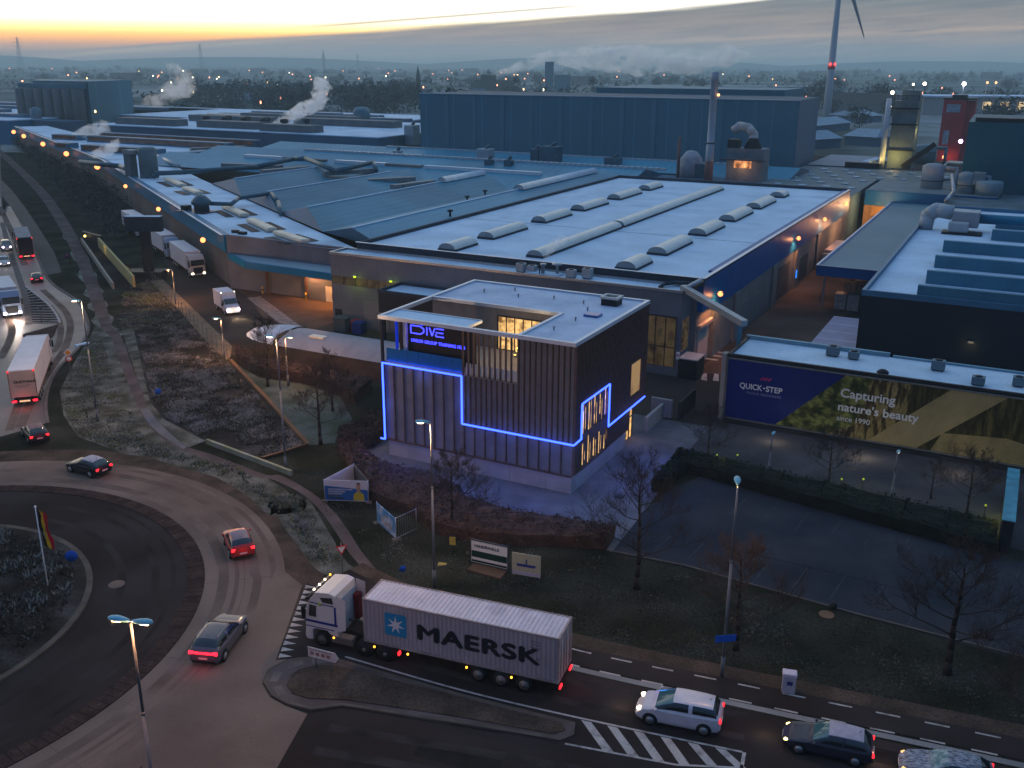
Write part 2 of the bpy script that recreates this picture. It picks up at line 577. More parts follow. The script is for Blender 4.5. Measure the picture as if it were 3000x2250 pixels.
# ---- east arm (lorry and cars), in the site grid
ns = [(-10.0, -21.7), (-8.0, -21.9), (-2, -23.2), (4, -23.0), (10.2, -22.4), (20.5, -21.2), (34, -19.4), (60, -16)]
ss = [(-8.0, -40.5), (-4.5, -38.8), (0.5, -37.0), (7, -35.2), (14, -34.0), (24, -32.4), (40, -30.0), (64, -27)]
m = M().strip(WD([(p[0], p[1]) for p in ns]), WD([(-6.0, -29.4), (-4.6, -30.0), (-2.6, -30.4), (3, -30), (10.5, -29.2), (21, -27), (36, -24.5), (62, -20.5)]), .022)
struct('east_road', m, g_asph)
m = M().strip(WD([(-0.9, -32.9), (0.4, -31.6), (7, -29.9), (14, -28.2), (22, -26.4), (38, -23.4), (63, -19)]), WD([(1.6, -41), (4, -40), (9, -39), (15, -37.5), (25, -35), (40, -32), (64, -28)]), .026)
struct('east_exit_road', m, g_asph)
# concrete mouth of the junction between ring and asphalt
m = M().sheet(WD([(-10.1, -22.1), (-5.8, -29.8), (-4.4, -28.6), (-5.3, -29.5), (-5.6, -30.7), (-5, -31.9), (-3.7, -32.7), (-2.4, -32.9), (-.9, -32.9), (.5, -37.0), (1.7, -41), (-3.2, -42.6), (-8.6, -37), (-8.5, -30), (-13.4, -20.8)]), .029)
struct('junction_mouth', m, g_conc)
# gutter strip, cycle path with dashes, verge
m = M()
gut = spl([(-9, -21.2), (-2, -22.9), (4, -22.75), (10.2, -22.35), (20.5, -21.05), (34, -19.2), (60, -15.8)], 5)
m.strip(WD(gut), WD(offset(gut, .45)), .034)
struct('gutter', m, g_conc2)
m = M()
cyc = spl([(-9, -20.6), (-2, -22.0), (4, -21.8), (10, -21.75), (20.5, -20.4), (34, -18.5), (60, -15.1)], 5)
m.strip(WD(cyc), WD(offset(cyc, 1.85)), .031)
struct('cycle_lane', m, g_asph)
m = M()
m.strip(WD(offset(cyc, 1.85)), WD(offset(cyc, 3.1)), .027)
struct('verge', m, g_earth)
m = M()


def dashes(line, on, off_, w, z, mb, s0=0.0):
    acc = s0; on_now = True; rest = on
    seg = []
    for p, q in zip(line, line[1:]):
        l = math.hypot(q[0] - p[0], q[1] - p[1]); t = 0
        while l - t > 1e-6:
            d = min(rest, l - t)
            if on_now:
                u = ((q[0] - p[0]) / l, (q[1] - p[1]) / l); nx, ny = -u[1] * w / 2, u[0] * w / 2
                a = (p[0] + u[0] * t, p[1] + u[1] * t); b = (p[0] + u[0] * (t + d), p[1] + u[1] * (t + d))
                mb.add([(a[0] - nx, a[1] - ny, z), (b[0] - nx, b[1] - ny, z), (b[0] + nx, b[1] + ny, z), (a[0] + nx, a[1] + ny, z)], [(0, 1, 2, 3)])
            t += d; rest -= d
            if rest < 1e-6:
                on_now = not on_now; rest = on if on_now else off_
    return mb


dl = spl([(4.2, -21.75), (10, -21.85), (20.5, -20.45), (34, -18.55), (60, -15.2)], 5)
dashes(WD(dl), 1.25, 1.25, .13, .036, m)
dashes(WD(offset(dl, 1.55)), 1.25, 1.25, .13, .036, m)
struct('cycle_lane_marking', m, g_paint)
# edge line of the splitter island, hatching, lane dashes
m = M()
el = spl([(-2.4, -27.6), (5.4, -27.15), (12.4, -26.25), (21, -24.8)], 6)
m.strip(WD(el), WD(offset(el, .14)), .034)
lo = [(12.6, -28.55), (18.3, -27.35), (21.2, -26.05)]
m.strip(WD(lo), WD(offset(lo, .14)), .034)
m.sheet(WD([(21.0, -24.75), (21.2, -26.05), (21.38, -26.05), (21.18, -24.7)]), .035)
for i in range(6):
    a0 = 12.55 + i * 1.42
    t0 = (a0, -26.33 + (a0 - 12.4) * .172)
    a1 = a0 + 2.0 - i * .13
    b1 = -28.45 + (a1 - 12.6) * .212 if a1 < 18.3 else -27.24 + (a1 - 18.3) * .44
    m.sheet(WD([t0, (t0[0] + .55, t0[1] + .09), (a1 + .55, b1 + .14), (a1, b1)]), .035)
dashes(WD([(22.6, -25.6), (60, -19.6)]), 1.3, 2.4, .14, .034, m)
struct('road_marking', m, g_paint)
# wear: joints across the concrete ring, patches and tyre-polished bands on the asphalt
m = M()
for i in range(60):
    a = i * 6.0 + 1.3
    q0, q1 = arc(CR, 20.95, a, a + .12, 1), arc(CR, 26.25, a, a + .12, 1)
    if i % 2 == 0:
        m.sheet([q0[0], q0[1], q1[1], q1[0]], .0205)
for r_ in (23.55,):
    m.strip(arc(CR, r_, 0, 360, 120), arc(CR, r_ + .05, 0, 360, 120), .0207)
struct('concrete_joint', m, mat('concrete_joint_tar', (.130, .092, .076), .9, spec=0))
m = M()
for off_ in (1.0, 2.9):
    ln = offset(el, off_)
    m.strip(WD(ln), WD(offset(ln, .55)), .0245)
ln2 = offset(spl([(0.4, -31.6), (7, -29.9), (14, -28.2), (22, -26.4), (38, -23.4)], 6), -1.4)
for off_ in (0, -1.9, -4.2):
    m.strip(WD(offset(ln2, off_)), WD(offset(ln2, off_ - .6)), .0285)
struct('polished_wheel_track', m, mat('polished_asphalt', (.046, .038, .036), .8, col2=(.028, .023, .022), scale=.5, var=.2, spec=0))
m = M()
for a, b, l_, w_ in ((15.5, -22.9, 1.4, .5), (24.5, -22.6, 4.0, 1.2), (6, -33, 4.5, 1.3), (3.4, -35.5, 2.0, .9), (1.5, -25.6, 2.5, .9)):
    m.sheet(WD([(a, b), (a + l_, b + l_ * .12), (a + l_ - w_ * .12, b + l_ * .12 + w_), (a - w_ * .12, b + w_)]), .0275)
struct('road_patch', m, mat('fresh_tar_patch', (.024, .020, .019), .9, var=.2, spec=0))
# give-way triangles
m = M()
p0, p1 = (-9.9, -21.95), (-5.75, -29.7)
for i in range(13):
    t = i / 13.0
    a = (p0[0] + (p1[0] - p0[0]) * t, p0[1] + (p1[1] - p0[1]) * t); t2 = (i + .72) / 13
    b = (p0[0] + (p1[0] - p0[0]) * t2, p0[1] + (p1[1] - p0[1]) * t2); c = ((a[0] + b[0]) / 2 + .75, (a[1] + b[1]) / 2 + .30)
    m.sheet(WD([a, b, c]), .034)
struct('give_way_marking', m, g_paint)
# splitter island: pale nose with blocks, darker raised middle
isl = [(-2.4, -28.0), (-4.2, -28.7), (-5.2, -29.5), (-5.5, -30.7), (-4.9, -31.9), (-3.7, -32.6), (-2.4, -32.8), (-.9, -32.6), (.4, -31.5), (7, -29.75), (12.3, -28.45), (12.75, -27.7), (12.4, -26.75), (5.4, -27.5)]
m = M().prism(WD(isl), 0, .13)
struct('splitter_island', m, g_path)
m = M().prism(WD([(-2.2, -28.7), (-3.2, -29.2), (-3.8, -29.9), (-3.9, -30.6), (-3.5, -31.5), (-2.7, -32.0), (-1.6, -31.9), (.4, -31.0), (7, -29.25), (11.8, -28.2), (12.2, -27.6), (11.8, -27.2), (5, -27.9)]), .13, .19)
struct('island_middle', m, g_earth)
m = M()
ik = isl + [isl[0]]
m.strip(WD(ik), WD(offset(ik, .22)), .137)
struct('island_kerb', m, g_kerbd)
m = M()
for a, b, r_ in ((-3.3, -28.75, 30), (-4.35, -29.75, 62), (-4.55, -31.2, 110), (-3.5, -32.1, 150)):
    c = D(a, b)
    m.obox((c.x, c.y, .145), (1.0, .5, .012), DROT + R(r_))
struct('island_marking', m, g_kerb)

# ---- north-west arm
kr = [(-45.77, 89.90), (-48.17, 94.75), (-50.36, 100.08), (-51.95, 104.96), (-52.99, 109.74), (-54.01, 116.78), (-56.09, 124.58), (-59.31, 131.73), (-63.35, 139.28), (-67.16, 144.75), (-71.83, 150.62), (-76.92, 158.40), (-82.63, 168.59), (-91.53, 185.12), (-105.29, 209.76), (-123.46, 241.47), (-138.78, 267.32), (-379.25, 749.33)]
krs = spl(kr, 5)
lf = [(-51.18, 83.31), (-55.80, 90.55), (-59.27, 99.02), (-64.02, 109.01), (-69.88, 121.00), (-75.60, 126.75), (-81.69, 140.84), (-89.78, 158.11), (-100.61, 179.79), (-114.36, 207.85), (-131.20, 241.21), (-141.70, 262.01), (-374.85, 701.95)]
m = M()
lfs = spl(lf, 8)
k_ = len(krs)
lf2 = [lfs[min(len(lfs) - 1, int(i * len(lfs) / k_))] for i in range(k_)]
m.strip(krs, lf2, .012)
struct('north_west_road', m, mat('damp_pale_concrete', (.21, .165, .15), .55, col2=(.14, .11, .10), scale=.10, scale2=16, var=.14, var2=.10, spec=.16))
m = M()
m.strip(krs, offset(krs, -.35), .13)
o_ = offset(krs, 0)
m.add([(p[0], p[1], .13) for p in krs] + [(p[0], p[1], 0) for p in krs], [(i, i + 1, len(krs) + i + 1, len(krs) + i) for i in range(len(krs) - 1)])
struct('north_west_kerb', m, g_kerb)
m = M()
ta = spl([(-47.44, 89.11), (-51.05, 100.54), (-53.64, 110.85), (-55.16, 116.96), (-58.86, 127.07), (-63.03, 135.19), (-67.59, 141.92), (-72.77, 149.28)], 6)
m.strip(ta, offset(ta, .9), .017)
tb = spl([(-48.15, 88.35), (-52.55, 100.52), (-56.55, 112.52), (-55.90, 115.85), (-59.35, 125.15), (-63.01, 132.35), (-67.11, 138.82)], 6)
m.strip(tb, offset(tb, .8), .017)
tcx = spl([(-60.76, 112.12), (-63.38, 119.65), (-66.58, 126.92), (-72.79, 137.20)], 6)
m.strip(tcx, offset(tcx, 1.0), .017)
td = spl([(-84.54, 168.55), (-103.04, 201.83), (-124.19, 239.29)], 6)
m.strip(td, offset(td, 1.1), .017)
struct('lorry_tyre_track', m, g_tyre)
# hatched wedge between the two directions
wedge = [(-78.07, 152.73), (-73.49, 146.70), (-68.17, 139.56), (-64.00, 133.03), (-61.63, 128.65), (-65.80, 128.24), (-72.27, 141.03)]
m = M().sheet(wedge, .019)
struct('hatched_wedge', m, g_asph)
m = M()
A0, A1 = (-77.61, 151.84), (-65.95, 128.57)
B0, B1 = (-76.84, 150.96), (-61.86, 128.97)
rb = spl([(-77.78, 152.37), (-73.49, 146.70), (-68.17, 139.56), (-64.00, 133.03), (-61.77, 128.97)], 4)
for i in range(16):
    t = (i + .4) / 16
    j = t * (len(rb) - 1); a = rb[int(j)]; b = rb[min(len(rb) - 1, int(j) + 1)]; f_ = j - int(j)
    q = (a[0] + (b[0] - a[0]) * f_, a[1] + (b[1] - a[1]) * f_)
    l_ = (A0[0] + (A1[0] - A0[0]) * min(1, t + .05), A0[1] + (A1[1] - A0[1]) * min(1, t + .05))
    u = Vector((q[0] - l_[0], q[1] - l_[1])); nn = Vector((-u.y, u.x)).normalized() * .12
    m.add([(l_[0] - nn.x, l_[1] - nn.y, .023), (q[0] - nn.x, q[1] - nn.y, .023), (q[0] + nn.x, q[1] + nn.y, .023), (l_[0] + nn.x, l_[1] + nn.y, .023)], [(0, 1, 2, 3)])
m.strip(rb, offset(rb, .3), .024)
struct('wedge_hatching', m, g_paint)
isl2 = [(-63.60, 122.60), (-61.28, 127.67), (-59.55, 122.68), (-58.61, 117.46), (-62.84, 120.83)]
m = M().prism(isl2, 0, .13)
struct('lorry_island', m, g_setts)
# divider kerb between opposing lanes
dv = spl([(-112.50, 214.64), (-93.78, 179.97), (-81.78, 158.29), (-72.38, 141.03), (-65.66, 127.59)], 6)
m = M().strip(dv, offset(dv, .9), .05)
struct('lane_divider', m, g_kerb)

# parallel asphalt, grass strip, cycle path along the scrub
m = M().sheet([(-137.49, 264.74), (-122.94, 240.41), (-104.85, 208.95), (-91.16, 184.48), (-82.27, 168.06), (-77.54, 159.86), (-75.94, 162.21), (-85.21, 180.19), (-97.50, 201.99), (-118.87, 239.47), (-138.41, 272.73), (-154.67, 299.17)], .009)
struct('lay_by', m, mat('grey_lay_by', (.050, .044, .046), .8, var=.2, scale=.1, spec=.1))
cl = spl([(-229.78, 432.66), (-190.32, 370.64), (-149.66, 302.72), (-122.22, 255.28), (-100.20, 215.01), (-80.03, 176.67), (-68.14, 152.95), (-60.92, 138.19), (-54.57, 125.87), (-51.64, 121.32), (-45.23, 108.22), (-38.97, 95.74)], 6)
cr = spl([(-224.62, 432.97), (-187.20, 370.80), (-146.71, 302.84), (-119.39, 255.38), (-97.53, 215.09), (-79.53, 180.34), (-65.99, 153.00), (-58.96, 138.23), (-53.10, 125.89), (-51.61, 124.04), (-43.95, 108.24), (-37.74, 95.32)], 6)
m = M().strip(cl, cr, .012)
pl2 = spl([(-38.97, 95.74), (-36.55, 91.21), (-33.99, 87.42), (-30.85, 83.91), (-27.11, 80.81), (-21.90, 77.33), (-20.38, 76.75), (-17.60, 74.23), (-15.39, 71.07), (-13.53, 67.43), (-11.63, 63.46), (-9.53, 59.87)], 6)
pr2 = spl([(-37.74, 95.32), (-35.45, 91.62), (-32.67, 87.44), (-30.07, 84.26), (-26.70, 81.95), (-21.45, 77.93), (-19.86, 77.64), (-16.85, 74.51), (-14.39, 71.08), (-12.61, 67.67), (-10.89, 63.89), (-8.91, 60.26)], 6)
m.strip(pl2, pr2, .012)
struct('cycle_path', m, g_path)
m = M()
n9 = len(cr)
for ln, sg, w_ in ((cr, -1, 2.2), (cl, 1, 1.9)):
    wd9 = [max(.02, w_ * math.sin(math.pi * i / (n9 - 1)) ** .6 * (1 + .25 * math.sin(i * 1.7))) for i in range(n9)]
    o1_ = offset(ln, sg)
    far = [(p[0] + (q[0] - p[0]) * w, p[1] + (q[1] - p[1]) * w) for p, q, w in zip(ln, o1_, wd9)]
    m.strip(ln, far, .0065)
struct('frosted_verge', m, mat('pale_frosted_verge', (.155, .158, .135), .95, col2=(.07, .07, .055), scale=.4, scale2=6, var=.25, var2=.4, bump=.5, thresh=(.42, .66), spec=0))
# frost-lit bend of the path
m = M().strip(spl([(-38.15, 94.46), (-36.14, 90.82), (-33.73, 87.42), (-30.23, 83.58)], 5), spl([(-37.52, 94.90), (-35.31, 91.22), (-32.92, 87.80), (-30.08, 84.09)], 5), .016)
struct('frosted_path', m, g_pave)
rg = mat('frosted_lamplit_grass', (.050, .047, .034), .95, col2=(.15, .142, .122), scale=.5, scale2=7, var=.3, var2=.4, bump=.6, bscale=12, thresh=(.36, .66), spec=0)  # pale colour holds frost and also the lamplight on this side
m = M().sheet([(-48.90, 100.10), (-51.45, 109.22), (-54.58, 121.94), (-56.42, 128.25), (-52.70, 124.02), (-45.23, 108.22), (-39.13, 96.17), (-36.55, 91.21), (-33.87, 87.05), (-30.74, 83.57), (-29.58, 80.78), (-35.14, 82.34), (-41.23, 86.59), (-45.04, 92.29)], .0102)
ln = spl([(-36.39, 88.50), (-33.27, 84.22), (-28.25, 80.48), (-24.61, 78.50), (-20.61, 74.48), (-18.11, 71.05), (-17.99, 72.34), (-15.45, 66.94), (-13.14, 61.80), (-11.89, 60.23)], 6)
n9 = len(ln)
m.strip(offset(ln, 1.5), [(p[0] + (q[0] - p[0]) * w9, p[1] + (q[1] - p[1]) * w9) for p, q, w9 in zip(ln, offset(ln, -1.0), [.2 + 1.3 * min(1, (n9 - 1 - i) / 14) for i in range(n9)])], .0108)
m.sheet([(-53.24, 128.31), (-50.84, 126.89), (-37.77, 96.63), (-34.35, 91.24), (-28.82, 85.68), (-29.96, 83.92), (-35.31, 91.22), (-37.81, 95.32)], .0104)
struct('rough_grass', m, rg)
# scrub plot and frosty lawn beside the training building
m = M().sheet([(-50.84, 126.89), (-43.06, 127.04), (-33.88, 111.46), (-19.15, 84.40), (-22.53, 81.35), (-29.18, 86.03), (-34.49, 91.24), (-37.91, 96.62)], .011)
struct('scrub_ground', m, g_dirt)
m = M().sheet([(-32.89, 110.79), (-28.45, 104.91), (-23.45, 103.12), (-18.35, 98.63), (-15.94, 91.71), (-16.58, 85.31), (-18.86, 84.63)], .013)
struct('frosty_lawn', m, g_frost)
m = M()
kb = [(-33.64, 111.18), (-25.49, 96.37), (-19.09, 84.40), (-20.74, 82.85), (-22.49, 81.19)]
m.strip(kb, offset(kb, .35), .32)
for q0, q1 in zip(kb, kb[1:]):
    m.add([(q0[0], q0[1], .32), (q1[0], q1[1], .32), (q1[0], q1[1], 0), (q0[0], q0[1], 0)], [(0, 1, 2, 3)])
single('garden_edging', m, mat('brown_edging', (.13, .075, .045), .85), 'brown garden edging between the dark scrub and the frosty lawn', 'edging')
# paving around the training building, car park, forecourt of the long billboard building
m = M().sheet(WD([(-22, -1.2), (-16.8, -2.9), (-9.2, -2.6), (-6.6, -5.4), (-1, -5.8), (4, -5.4), (6.7, -7.7), (6.2, 4), (6.4, 9), (5.4, 21), (-20, 21), (-22, 6)]), .013)
struct('paving', m, g_pave)
m = M().sheet(WD([(6.3, -7.7), (12.1, -7.2), (24, -8.1), (33.7, -8.6), (60, -9), (60, 5), (31.9, 4.9), (20, 7), (8.2, 8.8), (6.6, 4)]), .012)
struct('car_park', m, g_lot)
m = M().sheet(WD([(5.4, 11.2), (21, 9.5), (31.9, 7), (60, 6), (60, 24), (5.4, 24)]), .014)
struct('forecourt', m, mat('frosty_forecourt', (.085, .075, .076), .85, col2=(.040, .038, .042), scale=.18, scale2=6, var=.25, var2=.15, thresh=(.35, .7), spec=0))
m = M()
for p, q in (((6.3, -7.7), (12.1, -7.2)), ((12.1, -7.2), (24, -8.1)), ((24, -8.1), (60, -9.2))):
    m.strip(WD([p, q]), WD(offset([p, q], .18)), .10)
struct('car_park_kerb', m, g_kerbd)
m = M()
for a in (14.5, 19.5, 24.5, 29.5, 34.5):
    m.strip(WD([(a, -7.7), (a + .4, -3.0)]), WD([(a + .1, -7.7), (a + .5, -3.0)]), .016)
for b in (-3.0,):
    m.strip(WD([(12, b), (40, b - .6)]), WD([(12, b + .1), (40, b - .5)]), .018)
struct('car_park_joint', m, g_line)
m = M()
for i in range(13):
    a = 9.2 + i * 2.55
    m.sheet(WD([(a, -7.4 - i * .03), (a + .1, -7.4 - i * .03), (a + .5, -3.1), (a + .4, -3.1)]), .0165)
    m.sheet(WD([(a + .8, 2.2), (a + .9, 2.2), (a + 1.2, 6.2 - i * .12), (a + 1.1, 6.2 - i * .12)]), .0165)
struct('parking_bay_marking', m, mat('worn_bay_paint', (.062, .064, .07), .8, col2=(.035, .038, .045), scale=.9, scale2=6, var=.3, spec=0, thresh=(.40, .60)))
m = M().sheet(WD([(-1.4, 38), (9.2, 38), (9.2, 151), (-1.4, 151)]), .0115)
struct('alley_floor', m, mat('lamplit_alley_tone', (.125, .082, .062), .85, col2=(.080, .055, .044), scale=.12, scale2=4, var=.25, var2=.15, spec=0))  # orange lamp glow on the yard asphalt is put into this colour
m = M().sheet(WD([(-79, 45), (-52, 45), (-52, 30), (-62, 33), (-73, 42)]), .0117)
struct('bay_floor', m, mat('lamplit_bay_tone', (.135, .085, .060), .85, col2=(.09, .06, .045), scale=.2, scale2=5, var=.2, var2=.15, spec=0))  # brown-orange lamplight under the canopy painted into the floor colour
# yard markings: long ladder, zebra, bars and chevrons
m = M()
za, zb = (-72.5, 41.2), (-49.8, 26.4)
L_ = math.hypot(zb[0] - za[0], zb[1] - za[1]); ux, uy = (zb[0] - za[0]) / L_, (zb[1] - za[1]) / L_
for i in range(42):
    t = i * L_ / 42
    p = (za[0] + ux * t, za[1] + uy * t)
    m.sheet(WD([p, (p[0] + 1.2, p[1] + 1.7), (p[0] + 1.2 + ux * .32, p[1] + 1.7 + uy * .32), (p[0] + ux * .32, p[1] + uy * .32)]), .014)
for i in range(15):
    a = -49.2 + i * .98; b = 27.6 - i * .06
    m.sheet(WD([(a, b), (a + .45, b), (a + .75, b + 2.0), (a + .30, b + 2.0)]), .014)
for b in (25.2, 26.0):
    m.sheet(WD([(-42, b), (-20, b - .6), (-20, b - .3), (-42, b + .3)]), .014)
for a, b in ((-1.2, 35.0), (.0, 35.2), (1.25, 35.6), (2.6, 36.6)):
    m.sheet(WD([(a, b), (a + .7, b), (a - .4 + .3, b + 2.6), (a - .9 + .3, b + 2.6)]), .014)
struct('yard_marking', m, g_paint)
m = M().sheet(WD([(-49, 24.6), (-39, 24.2), (-38, 27.2), (-48, 27.3)]), .012)
struct('loading_bay_patch', m, g_conc2)

# ================================================================ NEAR BUILDINGS
m_clad = mat('dark_fibre_cladding', (.085, .078, .088), .6, var=.15, scale=1.2, var2=.06)
m_clad2 = mat('grey_fibre_panel', (.150, .142, .142), .65, var=.14, scale=.9, var2=.05)
m_fin = mat('brown_timber_fin', (.105, .064, .050), .6, var=.2, scale=2.0)
m_conc = mat('cast_concrete', (.30, .285, .275), .7, col2=(.25, .235, .23), scale=.5, scale2=6, var=.08, var2=.05, stripe=(0, 3.4, .55, .012))
m_frost = mat('frosted_roof', (.49, .62, .73), .7, col2=(.26, .37, .48), scale=.13, scale2=3.0, var=.12, var2=.08, thresh=(.50, .84), stripe=(0, 3.1, .93, .02))
m_frost2 = mat('frosted_membrane', (.46, .53, .65), .6, col2=(.36, .43, .55), scale=.4, scale2=4.0, var=.08, var2=.05, stripe=(1, 1.1, .90, .03))
m_metal = mat('frosted_coping', (.50, .54, .60), .4, .3, var=.08)
m_dark = mat('black_trim', (.022, .023, .027), .5, var=.1)
m_bitum = mat('dark_upstand', (.035, .045, .060), .7, var=.2, scale=.8)
m_hall = mat('hall_concrete_panel', (.145, .150, .170), .75, col2=(.12, .125, .145), scale=.25, scale2=4, var=.10, var2=.06, stripe=(0, 6.0, .7, .006))
m_hallr = mat('hall_side_panel', (.20, .19, .185), .75, col2=(.165, .16, .158), scale=.25, scale2=4, var=.12, var2=.06, stripe=(1, 6.0, .7, .008))
m_blue = mat('royal_blue_cladding', (.006, .090, .265), .45, var=.10, scale=.3, var2=.03, stripe=(1, 1.0, .85, .04))
m_bluef = mat('blue_fascia', (.004, .140, .255), .45, var=.12, scale=.2, var2=.03)
m_dome = mat('polycarbonate_dome', (.56, .58, .54), .35, var=.08, scale=.5, stripe=(1, 1.05, .72, .06))
m_domee = mat('dome_end_plate', (.24, .27, .28), .6, var=.1)
m_glassd = mat('dark_window_glass', (.02, .024, .03), .08, var=.1, spec=.6)
m_door = mat('roller_door', (.16, .16, .17), .6, var=.08, stripe=(2, .5, .8, .08))
m_white = mat('white_paint', (.72, .71, .70), .5, var=.05)
m_red = mat('red_paint', (.45, .02, .03), .5, var=.06)
m_galv = mat('galvanised_steel', (.34, .36, .38), .42, .7, var=.12, scale=3)
m_plinthw = mat('unit_casing', (.33, .36, .38), .5, .2, var=.1)
e_led = glow('led_strip_light', (.030, .075, 1.0), 7.5)
e_sign = glow('blue_sign_light', (.045, .05, 1.0), 4.5)
e_warm = glow('warm_ceiling_light', (1.0, .62, .26), 5.0)
e_sod = glow('sodium_lamp_glass', (1.0, .29, .09), 4.2)
e_sodn = glow('sodium_lamp_small', (1.0, .44, .18), 4)
e_lime = glow('lime_uplight_glass', (.60, .85, .06), 6)
e_white = glow('cold_floodlight', (1.0, .85, .95), 22)
m_room = mat('lit_room_wall', (.52, .43, .30), .8, col2=(.34, .24, .14), scale=.9, scale2=3, var=.25, var2=.2)
m_roomd = mat('room_furniture', (.06, .05, .045), .7, var=.3)


def litwin(name, col, s, sc=1.4):
    """a lit window: warm light seen through it with darker things inside"""
    m = bpy.data.materials.new(name); m.use_nodes = True
    t = m.node_tree; b = t.nodes['Principled BSDF']; lk = t.links.new
    tcn = t.nodes.new('ShaderNodeTexCoord')
    nz_ = t.nodes.new('ShaderNodeTexNoise'); nz_.inputs['Scale'].default_value = sc; nz_.inputs['Detail'].default_value = 3
    lk(tcn.outputs['Object'], nz_.inputs['Vector'])
    r_ = t.nodes.new('ShaderNodeValToRGB')
    e = r_.color_ramp.elements
    e[0].position = .33; e[0].color = (col[0] * .16, col[1] * .13, col[2] * .10, 1)
    e[1].position = .56; e[1].color = (*col, 1)
    lk(nz_.outputs[0], r_.inputs[0])
    lk(r_.outputs[0], b.inputs['Emission Color']); b.inputs['Emission Strength'].default_value = s
    b.inputs['Base Color'].default_value = (.03, .025, .02, 1); b.inputs['Roughness'].default_value = .15
    return m


w_lit = litwin('lit_office_window', (1.0, .58, .20), 1.5)
w_dim = litwin('dim_workshop_window', (.30, .20, .09), .22, .8)
w_side = litwin('amber_blind_window', (.62, .38, .17), .62, .35)

# ---------------------------------------------------------------- training building
tb = T('training_building', 'dark slatted cube with a blue light line and lit roof terrace beside the lawn', 'building', (-9.3, 8.3), frame='D')
m = M().box(-18.25, -.12, .12, 12.3, 0, 1.66)
m.box(-18.25, -3.2, 12.3, 16.4, 0, 1.66)
tb.part('plinth', m, m_conc)
m = M()
m.box(-18.5, -.1, .1, 12.35, 1.66, 8.8); m.box(-18.5, -3.2, 12.35, 16.5, 1.66, 8.8)       # lower body
m.box(-3.2, -.1, 12.35, 16.5, 3.5, 8.8)                                              # over the entrance
m.box(-5.2, -.1, .1, 16.5, 8.8, 12.75)                                                # right wing
m.box(-18.5, -5.2, 8.35, 16.5, 8.8, 12.75)                                            # rear wing
wall = tb.part('wall', m, m_clad2)
m = M()
a = -18.4
while a < -10.4:
    m.box(a - .035, a + .035, -.10, .1, 1.66, 8.72); a += 1.02
while a < -.1:
    m.box(a - .035, a + .035, -.10, .1, 1.66, 4.42); a += 1.02
a = -10.1
while a < -.05:
    if a > -5.25:
        m.box(a - .04, a + .04, -.11, .1, 4.6, 12.7)
    else:
        m.box(a - .04, a + .04, -.11, .1, 4.6, 8.8)
    a += .51
m.box(-18.6, -.02, -.18, .1, 1.58, 1.66)
tb.part('front_fins', m, m_fin)
m = M()
b_ = .12
while b_ < 16.55:
    z0 = 1.66 if b_ < 12.2 else 3.5
    z1 = 12.7
    if 1.7 < b_ < 7.2:
        m.box(-.1, .12, b_, b_ + .10, 7.62, z1)
    elif 12.4 < b_ < 15.05:
        m.box(-.1, .12, b_, b_ + .10, z0, 4.75); m.box(-.1, .12, b_, b_ + .10, 7.9, z1)
    else:
        m.box(-.1, .12, b_, b_ + .10, z0, z1)
    b_ += .285
tb.part('side_fins', m, m_fin)
# terrace: floor, sign wall, slatted screen, glass
m = M().box(-18.45, -5.2, .15, 8.35, 8.8, 8.9)
tb.part('terrace_floor', m, mat('terrace_deck', (.30, .25, .20), .7, var=.1, stripe=(0, .4, .8, .05)))
m = M().box(-18.0, -10.3, 2.0, 2.35, 8.9, 12.75)
tb.part('sign_wall', m, mat('black_sign_wall', (.028, .022, .022), .6, var=.1))
m = M()
a = -10.25
while a < -5.2:
    m.box(a - .05, a + .05, -.14, .06, 8.9, 12.74); a += .51
tb.part('terrace_fins', m, m_fin)
g_blue = mat('blue_lit_glass', (.012, .10, .22), .12, var=.15, scale=.4, spec=.7)
m = M()
for i in range(7):
    a0 = -18.2 + i * 1.125
    m.box(a0, a0 + 1.09, .2, .24, 8.9, 10.15)
bal = tb.part('balustrade', m, g_blue)
m = M()
for i in range(9):
    a0 = -10.15 + i * .55
    m.box(a0, a0 + .44, .3, .34, 8.9, 9.85)
tb.part('balustrade', m, mat('frosted_glass', (.55, .55, .52), .3, var=.15))
m = M().box(-18.6, -18.38, -.1, .12, 8.8, 12.75)
tb.part('corner_post', m, m_dark)
m = M().tube((-17.75, 1.2, 8.9), (-17.75, 1.2, 12.7), .14)
tb.part('column', m, mat('blue_column', (.01, .04, .5), .4, emit=(.01, .05, 1), estr=.35))
m = M().box(-17.25, -16.95, 1.45, 1.75, 8.9, 12.7)
tb.part('column', m, m_white)
# glazed rear wall of the terrace, lit room behind
m = M().box(-11.4, -5.3, 8.26, 8.3, 8.95, 12.0)
gw = tb.part('terrace_window', m, w_lit)
m = M()
for i in range(8):
    a0 = -11.4 + i * .86
    m.box(a0 - .04, a0 + .04, 8.18, 8.26, 8.95, 12.0)
m.box(-11.45, -5.25, 8.2, 8.26, 12.0, 12.12); m.box(-11.45, -5.25, 8.2, 8.26, 8.9, 8.97)
tb.part('window_frame', m, m_dark, parent=gw)
for o in tb.o.children:
    if o.name.startswith('window_frame'):
        pass
m = M().box(-5.28, -5.22, 1.2, 8.2, 8.95, 11.8)
tb.part('terrace_window', m, w_lit)
